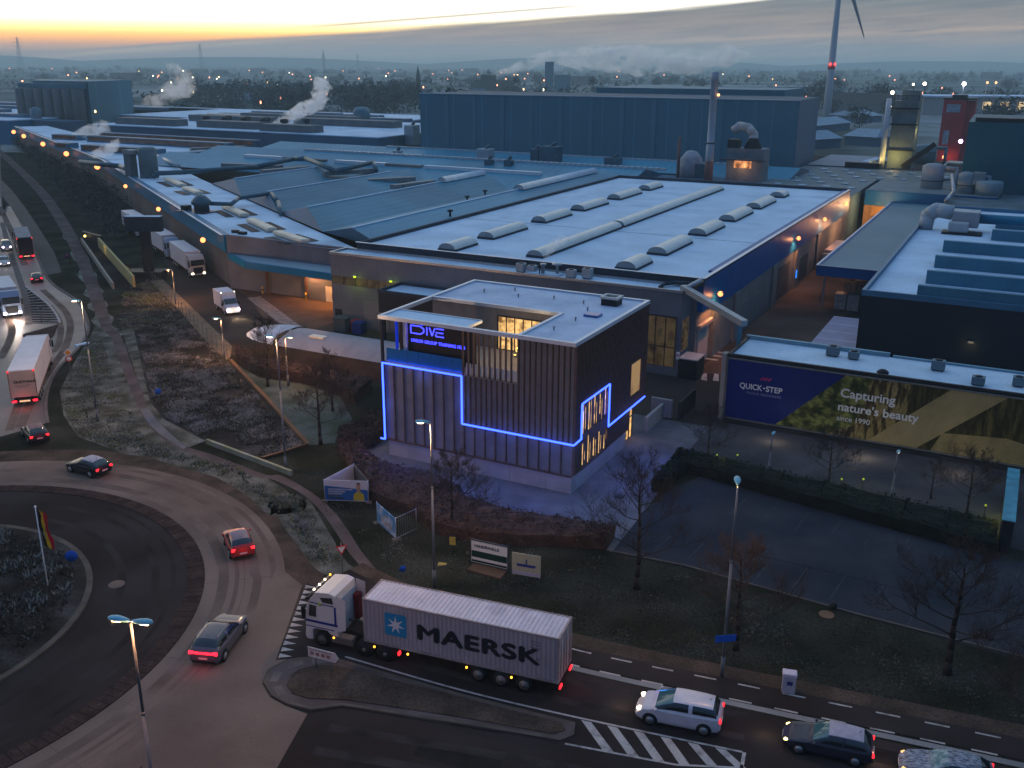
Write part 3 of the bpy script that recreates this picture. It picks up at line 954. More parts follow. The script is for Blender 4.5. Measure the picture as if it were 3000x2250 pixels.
# roof
m = M()
m.sheet([(-18.4, 8.55), (-.3, 8.55), (-.3, 16.3), (-18.4, 16.3)], 12.92)
m.sheet([(-5.0, .3), (-.3, .3), (-.3, 8.55), (-5.0, 8.55)], 12.92)
roof = tb.part('roof', m, m_frost2)
m = M().box(-18.6, -10.1, .12, 2.75, 12.76, 12.96)
tb.part('terrace_canopy', m, m_frost)
m = M()
m.frame(-18.75, .1, -.15, 16.65, .34, 12.76, 13.08)
m.box(-18.4, -5.25, 8.2, 8.5, 12.76, 13.06); m.box(-5.25, -4.95, .2, 8.5, 12.76, 13.05)
m.box(-18.4, -10.0, 2.75, 2.87, 12.80, 13.04); m.box(-10.1, -9.98, .2, 2.75, 12.80, 13.03)
tb.part('parapet', m, m_metal)
m = M().box(-3.15, -1.75, 8.55, 9.75, 12.92, 13.12)
tb.part('skylight', m, mat('blue_skylight', (.05, .12, .34), .15, var=.1), bev=.08)
m = M().box(-3.4, -1.85, 13.2, 14.5, 12.92, 13.55)
hu = tb.part('roof_hatch', m, m_dark)
m = M().frame(-3.5, -1.75, 13.1, 14.6, .28, 13.55, 13.75)
tb.part('hatch_rim', m, mat('cream_rim', (.50, .47, .42), .6), parent=hu)
for a, b in ((-15.3, 12.6), (-11.5, 12.4), (-8.2, 13.3), (-5.0, 12.9), (-3.6, 10.6), (-3.1, 6.9), (-3.4, 3.2), (-13, 14.6)):
    m = M().lathe([(.06, 0), (.06, .22), (.12, .24), (.10, .34), (.02, .38)], (a, b, 12.92), 8)
    tb.part('vent_pipe', m, m_galv)
# light line
led = [(-18.9, -.2, 1.62), (-18.42, -.2, 1.62), (-18.42, -.2, 8.82), (-10.33, -.2, 8.82), (-10.33, -.2, 4.52), (.17, -.2, 4.52)]
led2 = [(.17, -.2, 4.52), (.17, 1.3, 4.56), (.17, 1.3, 7.62), (.17, 7.2, 7.62), (.17, 7.2, 3.72), (.17, 16.2, 3.78)]
m = M()
for p, q in list(zip(led, led[1:])) + list(zip(led2, led2[1:])):
    m.tube(p, q, .085, .085, 6)
tb.part('light_line', m, e_led)
for p in ((-18.4, -.6, 5), (-14.4, -.6, 8.2), (-10.3, -.6, 6.4), (-6, -.9, 4.3), (-2, -.9, 4.3), (.9, .4, 4.4), (.8, 4.2, 7.0), (.8, 12, 3.5)):
    lamp(D(*p), 34, (.08, .17, 1.0), .3, name='light_line_glow')
for p in ((-14, -4.2, 3.0), (-8, -4.4, 3.0), (-2, -4.6, 3.0), (3.6, 4, 3.2), (3.6, 10, 3.2)):
    lamp(D(*p), 260, (.06, .13, 1.0), .5, name='light_line_glow')
lamp(D(2.2, -3.2, 3.4), 200, (.05, .28, 1.0), .5, name='light_line_glow')
lamp(D(-18.8, -2.6, 1.0), 110, (.25, .16, 1.0), .4, name='light_line_glow')
# side openings
m = M().box(-.09, -.02, 1.75, 7.15, 1.72, 7.55)
sw = tb.part('tall_window', m, w_lit)
m = M()
rw = random.Random(4)
for i in range(14):
    b0 = 1.74 + i * .39
    m.box(-.02, .0, b0, b0 + .17 + .10 * (i % 3), 1.70, 7.55)
    for z0, z1 in ((1.75, 4.35), (4.75, 7.5)):
        q = rw.uniform(.1, 1.6)
        if rw.random() < .8:
            m.box(-.018, .002, b0, b0 + .40, z1 - q, z1)
        if rw.random() < .5:
            m.box(-.018, .002, b0, b0 + .40, z0, z0 + rw.uniform(.1, .8))
m.box(-.02, .12, 1.7, 7.2, 4.35, 4.75); m.box(-.02, .13, 1.7, 7.2, 1.60, 1.78)
tb.part('window_slats', m, m_fin, parent=sw)
m = M().box(-.09, -.01, 12.4, 15.1, 4.78, 7.88)
tb.part('side_window', m, w_side)
m = M().box(-3.2, -3.1, 12.35, 16.4, 0, 3.5)
m.box(-3.1, -.2, 12.31, 12.36, 0, 3.5)
tb.part('entrance_wall', m, m_room)
m = M().box(-.7, -.64, 12.6, 15.1, .02, 3.2)
dr = tb.part('entrance_door', m, w_lit)
m = M()
for b0 in (12.55, 13.4, 14.25, 15.1):
    m.box(-.64, -.54, b0 - .05, b0 + .05, .02, 3.3)
m.box(-.64, -.54, 12.5, 15.15, 3.2, 3.32); m.box(-.63, -.55, 12.5, 15.15, 2.1, 2.18)
tb.part('door_frame', m, m_dark, parent=dr)
lamp(D(-8.5, 4.8, 12.0), 130, (1.0, .66, .32), .4, name='terrace_light')
lamp(D(-6.0, 2.2, 11.5), 60, (1.0, .66, .32), .4, name='terrace_light')
lamp(D(1.0, 13.6, 3.0), 30, (1.0, .68, .36), .3, name='entrance_light')
# lettering: THE / DIVE with its outlined D, and the line below
yo = 1.95
sg = M()
def bar(x0, z0, x1, z1, w=.10):
    sg.tube((x0, yo, z0), (x1, yo, z1), w / 2, w / 2, 6)
a0 = -16.75
for p, q in (((a0, 11.25), (a0 + 1.0, 11.25)), ((a0 + 1.0, 11.25), (a0 + 1.35, 11.45)), ((a0 + 1.35, 11.45), (a0 + 1.35, 11.75)), ((a0 + 1.35, 11.75), (a0 + 1.0, 11.95)), ((a0 + 1.0, 11.95), (a0, 11.95)), ((a0, 11.95), (a0, 11.25)),
             ((a0 + 1.68, 11.25), (a0 + 1.68, 11.95)), ((a0 + 1.95, 11.95), (a0 + 2.2, 11.25)), ((a0 + 2.2, 11.25), (a0 + 2.5, 11.95)),
             ((a0 + 2.62, 11.25), (a0 + 3.4, 11.25)), ((a0 + 2.62, 11.60), (a0 + 3.35, 11.60)), ((a0 + 2.62, 11.95), (a0 + 3.4, 11.95)), ((a0 + 2.60, 11.25), (a0 + 2.60, 11.45)),
             ((a0 + .02, 12.30), (a0 + .32, 12.30)), ((a0 + .17, 12.30), (a0 + .17, 12.10)), ((a0 + .42, 12.10), (a0 + .42, 12.3)), ((a0 + .42, 12.2), (a0 + .95, 12.2)), ((a0 + .95, 12.1), (a0 + .95, 12.3)),
             ((a0 + 1.1, 12.1), (a0 + 1.1, 12.3)), ((a0 + 1.1, 12.3), (a0 + 1.3, 12.3)), ((a0 + 1.1, 12.2), (a0 + 1.28, 12.2)), ((a0 + 1.1, 12.1), (a0 + 1.3, 12.1))):
    bar(p[0], p[1], q[0], q[1], .11 if p[1] < 12 else .06)
tb.part('sign_letters', sg, e_sign)
text('sign_letters', 'UNILIN GROUP TRAINING HUB', .40, e_sign, tb.o, (-16.75, 1.95, 10.47), (R(90), 0, 0), .012, off=tb.off, sx=.90, space=1.10, heavy=.008)
# decorated tree standing on the terrace
m = M()
rt = random.Random(3)
for i in range(260):
    h = rt.random(); r_ = .75 * (1 - h) * (.6 + .4 * rt.random()); a = rt.random() * 6.28
    c = Vector((-7.6 + r_ * math.cos(a), 5.6 + r_ * math.sin(a), 9.2 + h * 2.1))
    m.add([c + Vector((rt.uniform(-.16, .16), rt.uniform(-.16, .16), rt.uniform(-.1, .1))) for _ in range(3)], [(0, 1, 2)])
ct = T('christmas_tree', 'small green tree with fairy lights on the lit roof terrace', 'christmas tree', (-7.6, 5.6), frame='D', z=8.9)
ct.part('branches', m, mat('fir_needles', (.02, .06, .02), .8))
m = M().tube((-7.6, 5.6, 8.9), (-7.6, 5.6, 11.0), .06, .02, 6); ct.part('trunk', m, m_fin)
m = M()
for i in range(60):
    h = rt.random(); r_ = .8 * (1 - h); a = rt.random() * 6.28
    m.ball((-7.6 + r_ * math.cos(a), 5.6 + r_ * math.sin(a), 9.2 + h * 2.1), .04, 6, 3)
ct.part('fairy_lights', m, glow('fairy_light', (1, .65, .12), 9))

# ---------------------------------------------------------------- big production hall
bh = T('production_hall', 'large flat frosty-roofed hall with domed rooflights and royal blue side', 'hall', (-26, 80), frame='D')
m = M().box(-51.4, -2.7, 35.0, 38.7, 0, 9.7)
m.box(-49.6, -2.7, 38.7, 133, 0, 10.2)
bh.part('wall', m, m_hall)
m = M().box(-2.7, -1.55, 44.5, 133, 0, 6.35); m.box(-2.7, -2.05, 38.7, 44.5, 0, 10.2)
bh.part('side_wall', m, m_hallr)
m = M().box(-2.7, -1.4, 44.5, 133.05, 6.35, 10.6)
m.box(-2.05, -1.4, 38.7, 44.5, 6.9, 10.6)
bh.part('blue_cladding', m, m_blue)
m = M().sheet([(-49.3, 39.0), (-1.7, 39.0), (-1.7, 132.7), (-49.3, 132.7)], 10.35)
bh.part('roof', m, m_frost)
m = M().sheet([(-51.1, 35.3), (-2.9, 35.3), (-2.9, 38.4), (-51.1, 38.4)], 9.75)
bh.part('lower_roof', m, m_frost)
m = M().frame(-51.5, -2.6, 34.9, 38.65, .3, 9.7, 10.0)
bh.part('lower_parapet', m, m_galv)
m = M().box(-49.7, -1.4, 38.66, 39.0, 9.9, 10.82); m.box(-49.7, -49.35, 39.0, 132.8, 9.9, 10.82); m.box(-49.7, -1.4, 132.75, 133.1, 10.2, 10.9)
m.box(-1.7, -1.38, 39.0, 132.7, 10.5, 10.78)
bh.part('upper_parapet', m, m_bitum)
m = M().box(-49.9, -1.3, 38.55, 38.95, 10.82, 10.86); m.box(-1.75, -1.3, 38.95, 132.7, 10.78, 10.83)
bh.part('coping', m, m_metal)
m = M().box(-49.3, -1.7, 66.9, 66.98, 10.34, 10.37); bh.part('roof_joint', m, m_dark)
m = M().box(-51.25, -39.9, 34.95, 35.02, 5.75, 6.85)
bw = bh.part('strip_window', m, w_dim)
for i in range(7):
    bh.part('mullion', M().box(-51.2 + i * 1.88, -51.12 + i * 1.88, 34.9, 34.96, 5.75, 6.85), m_dark, parent=bw)
m = M().box(-46.2, -42.2, 34.93, 35.0, 0, 4.0); bh.part('roller_door', m, m_door)
m = M().box(-51.0, -49.9, 34.93, 35.0, 0, 2.3); bh.part('side_door', m, m_dark)
m = M().box(-6.7, -3.15, 34.94, 35.0, 1.1, 6.8)
gl = bh.part('workshop_window', m, w_dim)
m = M()
for x in (-6.75, -5.6, -4.4, -3.2):
    m.box(x - .05, x + .05, 34.88, 34.94, 1.1, 6.8)
m.box(-6.8, -3.15, 34.88, 34.94, 3.3, 3.4); m.box(-6.8, -3.15, 34.88, 34.94, 6.8, 6.95)
bh.part('window_frame', m, m_dark, parent=gl)
m = M().box(-2.72, -2.64, 35.6, 37.9, 2.8, 6.5)
gl2 = bh.part('side_window', m, w_dim)
for z in (3.6, 4.5, 5.4):
    bh.part('amber_reflection', M().box(-2.64, -2.56, 35.6, 37.9, z, z + .14), mat('amber_reflection_tone', (.35, .20, .08), .5), parent=gl2)  # amber strips paint the orange reflections in the dark glass
m = M().box(-2.04, -1.96, 39.6, 43.6, .1, 4.6); d2_ = bh.part('loading_door', m, mat('pale_door', (.42, .36, .36), .6, var=.08))
m = M().box(-1.96, -1.92, 40.0, 43.2, 3.0, 4.3); bh.part('door_panel', m, mat('teal_panel', (.08, .20, .28), .3), parent=d2_)
m = M().box(-2.0, -1.6, 39.2, 44.2, 4.7, 5.1); bh.part('door_hood', m, mat('hood_paint', (.40, .30, .26), .6))
for b0, b1, z0, z1 in ((55, 68, .4, 3.9), (76, 84, .3, 5.2), (91, 98, .3, 4.2)):
    m = M().box(-1.6, -1.5, b0, b1, z0, z1); bh.part('roller_door', m, m_door if b0 < 60 else mat('dark_door', (.07, .072, .08), .6))
for b0 in (52.5, 72.5, 87.5, 104):
    m = M().box(-1.6, -1.25, b0, b0 + 2.6, 0, 6.3); bh.part('pilaster', m, m_hallr)
m = M().box(-2.95, -2.6, 34.86, 34.96, 2.1, 2.95); ns_ = bh.part('entry_sign', m, m_white)
m = M().tube((-2.775, 34.84, 2.6), (-2.775, 34.86, 2.6), .15, .15, 16); bh.part('red_disc', m, m_red, parent=ns_)
m = M().box(-2.87, -2.68, 34.82, 34.84, 2.57, 2.63); bh.part('white_bar', m, m_white, parent=ns_)


def dome(a0, a1, b0, b1, z, root):
    """barrel rooflight on an upstand"""
    w = (a1 - a0) / 2; c = (a0 + a1) / 2; n = 10; h = w * .62
    k = M().box(a0 - .08, a1 + .08, b0 - .08, b1 + .08, z, z + .3)
    base = root.part('rooflight', k, m_bitum)
    k = M(); k.sm = True
    pr = [(c - w * math.cos(math.pi * i / n), z + .3 + h * math.sin(math.pi * i / n)) for i in range(n + 1)]
    k.add([(x, b0, q) for x, q in pr] + [(x, b1, q) for x, q in pr], [(i, i + 1, n + 2 + i, n + 1 + i) for i in range(n)])
    root.part('dome', k, m_dome, parent=base)
    root.part('dome_end', M().add([(x, b0, q) for x, q in pr], [tuple(range(n + 1))]), m_domee, parent=base)
    root.part('dome_end', M().add([(x, b1, q) for x, q in pr], [tuple(range(n, -1, -1))]), m_domee, parent=base)


_oldpart = bh.part
for b0, b1 in ((41.0, 47.0), (51.5, 62.0), (68.3, 78.0), (83.0, 93.5), (99, 110), (114.6, 121.9)):
    dome(-38.2, -35.7, b0, b1, 10.35, bh)
for b0, b1 in ((42.6, 69.6), (70.6, 123.2)):
    dome(-25.95, -23.7, b0, b1, 10.35, bh)
for b0, b1 in ((40.9, 46.6), (51.9, 62.6), (68.9, 78.4), (84.0, 95), (99.9, 110.8), (116.8, 121)):
    dome(-13.1, -10.5, b0, b1, 10.35, bh)
# children of children were built in the same local frame: keep their offset from the root
# ---------------------------------------------------------------- things on the roof of the hall
def roof_unit(a, b, z, sx, sy, sz, label, cat='roof unit', m2=None):
    t = T('roof_unit', label, cat, (a, b), frame='D', z=z)
    t.part('casing', M().box(a - sx / 2, a + sx / 2, b - sy / 2, b + sy / 2, z + .12, z + sz), m2 or m_plinthw, bev=.05)
    t.part('feet', M().box(a - sx / 2 + .1, a + sx / 2 - .1, b - sy / 2 + .15, b + sy / 2 - .15, z, z + .12), m_dark)
    t.part('fan_grille', M().tube((a, b, z + sz), (a, b, z + sz + .07), min(sx, sy) * .36, None, 12), m_dark)
    return t


roof_unit(-23.6, 36.5, 9.75, 1.0, 1.0, 1.1, 'rounded grey vent box on the hall edge, left of the steaming stack')
roof_unit(-22.3, 36.9, 9.75, 1.0, .9, .9, 'low pale vent box beside the steaming stack on the hall edge')
roof_unit(-16.9, 36.4, 9.75, 1.1, .9, 1.0, 'cream vent cube on the hall front edge, left one of a close pair')
roof_unit(-15.0, 36.9, 9.75, 1.1, 1.0, 1.25, 'dark vent cube on the hall front edge, right one of a close pair')
t = T('flue_stack', 'short steaming flue with round caps on a frosted tray at the hall edge', 'flue', (-20.2, 36.6), frame='D', z=9.75)
t.part('tray', M().box(-22.6, -18.4, 35.9, 37.6, 9.75, 9.95), m_frost)
t.part('pipe', M().lathe([(.22, 0), (.22, .9), (.42, .95), (.42, 1.15), (.1, 1.2)], (-20.6, 36.4, 9.95), 12), m_galv)
t.part('cap', M().lathe([(.15, 0), (.15, 1.0), (.65, 1.05), (.65, 1.2), (.1, 1.3)], (-19.0, 37.0, 9.95), 12), m_galv)
t.part('pipe', M().tube((-20.9, 36.1, 9.95), (-20.9, 36.1, 11.2), .09), m_dark)
# dark curved duct on the right end of the lower roof, and the big inclined duct to the billboard building
m = M().path([(-5.6, 35.7, 9.95), (-5.5, 36.9, 10.1), (-4.6, 38.0, 10.2), (-1.2, 38.2, 10.25)], .22, 8)
single('roof_duct', m, m_bitum, 'dark bent duct lying on the right end of the hall front roof', 'duct', (-4, 37, 9.75), 'D')
t = T('conveyor_duct', 'long inclined square steel duct reaching from the hall roof to a steel post', 'duct', (5.3, 30.2), frame='D')
pa_, pb_ = Vector((-3.0, 36.0, 10.15)), Vector((6.1, 28.4, 8.9))
dd = (pb_ - pa_)
m = M().obox((pa_ + pb_) / 2, (dd.length, .75, .62), math.atan2(dd.y, dd.x), 0, -math.atan2(dd.z, math.hypot(dd.x, dd.y)))
t.part('duct', m, mat('duct_steel', (.26, .29, .31), .45, .5, var=.1))
m = M().box(5.25, 5.65, 29.0, 29.4, 0, 8.9); t.part('post', m, mat('blue_steel_post', (.05, .17, .24), .5, var=.1))
m = M().tube((-2.6, 35.6, 10.1), (-1.2, 37.2, 11.0), .28); t.part('support', m, m_galv)


# wall lamps
def wall_lamp(p, out, label, group=None, e=220, col=(1.0, .42, .16), em=None, r=.32):
    """bracket lamp: p on the wall, out = unit vector away from the wall (world)"""
    p = Vector(p); out = Vector(out)
    t = T('wall_lamp', label, 'wall lamp', (p.x, p.y), math.atan2(out.y, out.x), group, z=p.z)
    t.part('bracket', M().tube((0, 0, 0), (.55, 0, .15), .05, .05, 6), m_galv)
    t.part('hood', M().box(.35, .95, -.2, .2, .14, .26), m_galv, bev=.04)
    t.part('bulb', M().ball((.68, 0, .06), r, 10, 6), em or e_sod)
    lamp((.85, 0, -.15), e, col, .15, t.o, spot=142, blend=.5)
    lamp((.55, 0, -.2), e * .07, col, .12, t.o, name='lamp_halo')
    return t


for b, z, lb in ((43.1, 8.2, 'glowing wall lamp at the front corner of the blue hall side'), (84.8, 8.5, 'glowing lamp on the blue hall side, second from its front corner'),
                 (105.1, 8.7, 'glowing lamp on the blue hall side, third from its front corner'), (125.4, 8.9, 'glowing lamp on the blue hall side, at its far end')):
    wall_lamp(D(-1.35, b, z), DA, lb, 'lamps on the blue hall side', 4200)
for a, lb in ((-47.0, 'left one of two lime green downlights on the grey hall front'), (-41.3, 'right one of two lime green downlights on the grey hall front')):
    wall_lamp(D(a, 34.95, 7.15), -DB, lb, 'lime downlights on the hall front', 170, (.62, .9, .04), glow('lime_glass', (.55, .75, .03), 2.2), .2)
single('status_light', M().box(-1.25, -1.18, 88.1, 88.6, 1.7, 2.9), glow('blue_panel_light', (.02, .22, 1), 2.2), 'small glowing blue panel on the hall side by the yard', 'light panel', (-1.2, 88.3, 1.7), 'D')
# dock box beside the right wall with steps
t = T('dock_leveller', 'dark box with frosted top against the hall at the alley mouth', 'dock box', (-1.6, 36), frame='D')
t.part('body', M().box(-2.5, -.4, 34.6, 37.4, 0, 2.3), m_dark)
t.part('top', M().box(-2.55, -.35, 34.55, 37.45, 2.3, 2.42), mat('dock_top', (.50, .42, .42), .7))
for i in range(3):
    z = .0
    single('speed_bump', M().box(-2.3, -.5, 43.2 + i * 1.7, 43.7 + i * 1.7, 0, .07), g_paint, ('nearest', 'middle', 'farthest')[i] + ' of three pale bars across the alley by the hall', 'speed bump', (-1.4, 43.4 + i * 1.7, .012), 'D', group='pale bars across the alley')
# bins by the front wall
for a, b, w, h, c_, lb in ((-48.0, 32.4, 1.9, 1.9, (.05, .07, .08), 'dark grey waste container against the hall front'), (-45.4, 32.6, 1.5, 1.5, (.01, .03, .16), 'blue waste container beside the dark grey one'), (-46.6, 33.6, 1.2, 1.3, (.25, .02, .02), 'small red bin behind the blue waste container')):
    t = T('waste_container', lb, 'bin', (a, b), frame='D')
    mm_ = mat('bin_' + lb.split()[0] + lb.split()[1], c_, .5)
    t.part('body', M().prism([(a - w / 2, b - .6), (a + w / 2, b - .6), (a + w / 2, b + .6), (a - w / 2, b + .6)], .12, h), mm_, bev=.05)
    t.part('lid', M().obox((a, b, h + .08), (w * 1.05, 1.3, .12), 0, R(6)), mm_)
    t.part('wheel', M().wheel((a - w * .35, b - .5, .1), .1, .08, 'x', 8), m_dark); t.part('wheel', M().wheel((a + w * .35, b - .5, .1), .1, .08, 'x', 8), m_dark)
# dark flat annex in front of the hall
t = T('annex', 'low black flat-roofed annex between the hall and the training building', 'building', (-34, 30), frame='D')
t.part('wall', M().box(-40.2, -27, 29.9, 34.9, 4.2, 6.7), m_dark); t.part('post', M().box(-39.9, -39.6, 30.2, 30.5, 0, 4.2), m_dark)
t.part('post', M().box(-27.6, -27.3, 30.2, 30.5, 0, 4.2), m_dark)
t.part('roof', M().sheet([(-39.9, 30.2), (-27.3, 30.2), (-27.3, 34.8), (-39.9, 34.8)], 6.75), m_frost)
t.part('parapet', M().frame(-40.25, -26.95, 29.85, 34.9, .25, 6.7, 7.05), m_bitum)

# ---------------------------------------------------------------- canopy in the alley, right hall, billboard building
cn = T('alley_canopy', 'long flat canopy with royal blue fascia over the alley', 'canopy', (8.5, 112), frame='D')
cn.part('roof', M().box(4.6, 13.6, 75.3, 152, 6.0, 6.45), mat('canopy_sheeting', (.115, .20, .235), .55, var=.12, scale=.1, stripe=(1, 1.0, .85, .06)))
cn.part('fascia', M().box(4.2, 13.6, 75.0, 75.3, 5.1, 6.55).box(4.2, 4.6, 75.3, 152, 5.1, 6.55), m_blue)
for b in (78, 100, 122, 145):
    cn.part('post', M().box(4.8, 5.1, b, b + .3, 0, 6.0), m_galv)
cn.part('edge_trim', M().box(4.1, 13.6, 74.9, 75.05, 6.55, 6.66).box(4.1, 4.35, 75.05, 152, 6.55, 6.66), m_metal)
# low plate shed behind the billboard building
single('plate_stack', M().box(9.4, 14.6, 46.5, 62, 0, 2.6), mat('lilac_sheeting', (.25, .25, .36), .5, var=.1, stripe=(1, 3.9, 1.9, .05)), 'lilac flat-topped steel shed in the alley against the black wall', 'shed', (12, 54, 0), 'D')
# end wall of the alley
al = T('fascia_hall', 'grey hall with blue fascia and lit gate closing the end of the alley', 'hall', (10, 158), frame='D')
al.part('wall', M().box(-1.3, 24, 152.4, 175, 0, 5.6), mat('rear_wall', (.25, .16, .08), .8, var=.2))
al.part('fascia', M().box(-1.3, 24, 152.0, 175, 5.6, 8.6), m_blue)
al.part('gate', M().box(0.2, 8.5, 151.9, 152.4, 3.4, 5.4), mat('timber_gate', (.30, .17, .06), .7, var=.2, stripe=(0, .5, .7, .1)))
al.part('roof', M().sheet([(-1.2, 152.2), (24, 152.2), (24, 175), (-1.2, 175)], 8.65), mat('old_sheet_roof', (.15, .19, .20), .7, var=.2, scale=.3))
lamp(D(2.5, 146, 6.5), 4200, (1, .52, .2), .4, name='alley_light'); lamp(D(2.0, 120, 5.6), 1500, (1, .45, .18), .4, name='alley_light')
# stacks of wrapped pallets
k_ = 0
for a, b, n_ in ((7.6, 78.2, 2), (9.4, 78.0, 2), (8.4, 80.6, 3), (10.2, 80.4, 3), (9.4, 83.2, 3)):
    for i in range(n_):
        single('pallet_stack', M().box(a - .8, a + .8, b - 1.0, b + 1.0, .02 + i * 1.15, 1.12 + i * 1.15), mat('shrink_wrap', (.42, .33, .28), .35, var=.25, scale=2), ('lower', 'second', 'topmost')[i] + ' wrapped pallet in the %s stack under the alley canopy' % ('nearest left', 'nearest right', 'middle left', 'middle right', 'rear')[k_], 'pallet', (a, b, 0), 'D', group='wrapped pallets under the canopy')
    k_ += 1
rb_ = T('sawtooth_hall', 'black-fronted hall with frosted roof and blue sawtooth rooflights', 'hall', (38, 88), frame='D')
m_blk = mat('black_cladding', (.020, .026, .036), .55, var=.15, scale=.2, stripe=(0, .5, .8, .06))
rb_.part('wall', M().box(14.8, 75, 45.2, 124, 0, 9.4), m_blk)
rb_.part('roof', M().sheet([(15, 45.4), (74.8, 45.4), (74.8, 123.8), (15, 123.8)], 9.45), m_frost)
rb_.part('parapet', M().frame(14.75, 75.05, 45.15, 124.05, .35, 9.4, 10.05), mat('blue_coping', (.05, .15, .24), .45, var=.1))
m_saw = mat('sawtooth_sheet', (.05, .165, .235), .5, var=.12, scale=.3, stripe=(0, .9, .8, .05))
for i, (a0, b0, b1) in enumerate(((20.4, 45.9, 52.0), (20.4, 55.0, 63.6), (20.3, 65.7, 75.3), (20.2, 78, 87.7), (25.6, 91.5, 102.5), (25.6, 104, 114.7))):
    dd_ = 3.4
    k = M().add([(a0, b0, 9.46), (74, b0, 9.46), (74, b0, 11.0), (a0, b0, 11.0), (a0, b0 + .5, 11.05), (74, b0 + .5, 11.05), (a0, b0 + dd_ + 2, 9.46), (74, b0 + dd_ + 2, 9.46)],
                [(0, 1, 2, 3), (3, 2, 5, 4), (4, 5, 7, 6), (0, 3, 4, 6), (1, 7, 5, 2)])
    rb_.part('sawtooth_light', k, m_saw)
t = T('extract_fan', 'large bent ventilation unit with frosted casing on the sawtooth hall roof', 'ventilation unit', (20, 97), frame='D', z=9.45)
t.part('casing', M().box(19.6, 23.4, 97, 100.5, 10.2, 12.6), m_plinthw, bev=.1)
t.part('motor', M().box(19.4, 22.2, 94.4, 96.4, 9.8, 11.2), m_plinthw, bev=.1)
t.part('frame', M().box(18.6, 24.2, 94.0, 96.6, 9.46, 9.8), m_dark)
t.part('bend', M().path([(15.9, 98, 9.5), (16.1, 98, 11.6), (17.2, 98, 12.5), (19.6, 98, 12.2)], 1.1, 12), m_plinthw)
t.part('pipe', M().tube((23.4, 99.5, 11.4), (70, 101.5, 11.4), .75, .75, 12), m_bluef)
lamp(D(26.5, 44.2, 5.2), 26, (1, .75, .35), .2, name='black_wall_light')
single('wall_light', M().box(26.2, 26.8, 44.8, 45.18, 5.5, 5.7), mat('lamp_casing', (.2, .2, .18), .5), 'tiny lamp casting a dim cone on the black hall front', 'wall lamp', (26.5, 45, 5.5), 'D')

bb = T('showroom', 'long low building with frosted roof and a wide forest billboard front', 'building', (32, 27), frame='D')
bb.part('wall', M().box(6.0, 62, 23.75, 30.8, 0, 6.55), mat('showroom_wall', (.16, .15, .13), .7, var=.12))
bb.part('roof', M().sheet([(6.2, 24.0), (61.8, 24.0), (61.8, 30.6), (6.2, 30.6)], 6.75), mat('blue_frost_roof', (.50, .60, .68), .65, col2=(.38, .50, .60), scale=.25, scale2=3, var=.1, var2=.06))
bb.part('parapet', M().box(5.9, 62, 23.6, 23.9, 6.55, 6.95).box(5.9, 6.2, 23.9, 30.7, 6.55, 6.95), m_dark)
bb.part('gutter', M().box(5.9, 20, 30.5, 30.9, 6.6, 7.15).box(20.3, 62, 30.6, 30.9, 6.6, 6.95), mat('cyan_gutter', (.14, .27, .34), .45, var=.1))
bb.part('undercut_shade', M().box(6.0, 62, 22.9, 23.75, .0, .30), m_dark)  # dark box stands in for the shaded undercut below the billboard
for a, b, w, h, lb in ((15.0, 28.4, 1.2, 1.0, 'larger left vent box at the rear edge of the billboard roof'), (17.0, 28.2, 1.0, .8, 'smaller vent box just right of the larger one on the billboard roof'), (24.6, 28.2, 1.2, 1.0, 'square vent box alone in the middle of the billboard roof'), (28.2, 25.2, 1.1, .8, 'vent box at the front edge of the billboard roof'), (31.4, 26.5, 1.0, .9, 'vent box at the right picture edge on the billboard roof')):
    roof_unit(a, b, 6.75, w, .9, h, lb, m2=mat('teal_unit', (.10, .16, .19), .5, var=.1))
single('roof_vent', M().lathe([(.5, 0), (.55, .2), (.3, .4), (.05, .45)], (20.2, 24.6, 6.75), 12), m_dark, 'low dark mushroom vent at the front edge of the billboard roof', 'vent', (20.2, 24.6, 6.75), 'D')
# the billboard
bd = T('billboard', 'wide billboard with white slogan over a forest, trunk and floor plank', 'billboard', (32, 23.6), frame='D')
yb = 23.5
m_nav = mat('navy_print', (.006, .014, .115), .55, var=.06)


def panel(poly, d0, d1):
    """flat board in the facade plane: poly in (a, z)"""
    n = len(poly)
    ar = sum(poly[i][0] * poly[(i + 1) % n][1] - poly[(i + 1) % n][0] * poly[i][1] for i in range(n))
    if ar < 0:
        poly = poly[::-1]
    return M().add([(p[0], yb - d1, p[1]) for p in poly] + [(p[0], yb - d0, p[1]) for p in poly],
                   [tuple(range(n)), tuple(range(2 * n - 1, n - 1, -1))] + [(i, n + i, n + (i + 1) % n, (i + 1) % n) for i in range(n)])


m_for = mat('forest_print', (.030, .040, .012), .6, col2=(.17, .18, .045), scale=1.1, scale2=4, var=.3, var2=.5, thresh=(.42, .60))
m_dfor = mat('dark_wood_print', (.030, .026, .010), .6, col2=(.085, .070, .022), scale=1.2, scale2=5, var=.3, var2=.4, stretch=(2.2, 1, .35), thresh=(.45, .65))
m_bark = mat('bark_print', (.22, .165, .060), .7, col2=(.045, .032, .012), scale=1.5, scale2=6, var=.2, var2=.4, stretch=(2.0, 1, .45), thresh=(.44, .54))
m_plank = mat('plank_print', (.30, .235, .105), .6, col2=(.25, .195, .085), scale=.6, scale2=10, var=.06, var2=.10)
m_sand = mat('forest_floor_print', (.26, .205, .085), .6, col2=(.18, .14, .06), scale=.6, scale2=6, var=.1, var2=.15)
bd.part('board', panel([(6.05, .45), (61.5, .45), (61.5, 6.55), (6.05, 6.55)], -.2, .0), m_nav)
bd.part('forest_picture', panel([(11.1, .5), (24.5, .5), (24.5, 6.5), (17.2, 6.5)], .0, .02), m_for)
bd.part('dark_forest_picture', panel([(22.6, .5), (61.4, .5), (61.4, 6.5), (22.6, 6.5)], .02, .035), m_dfor)
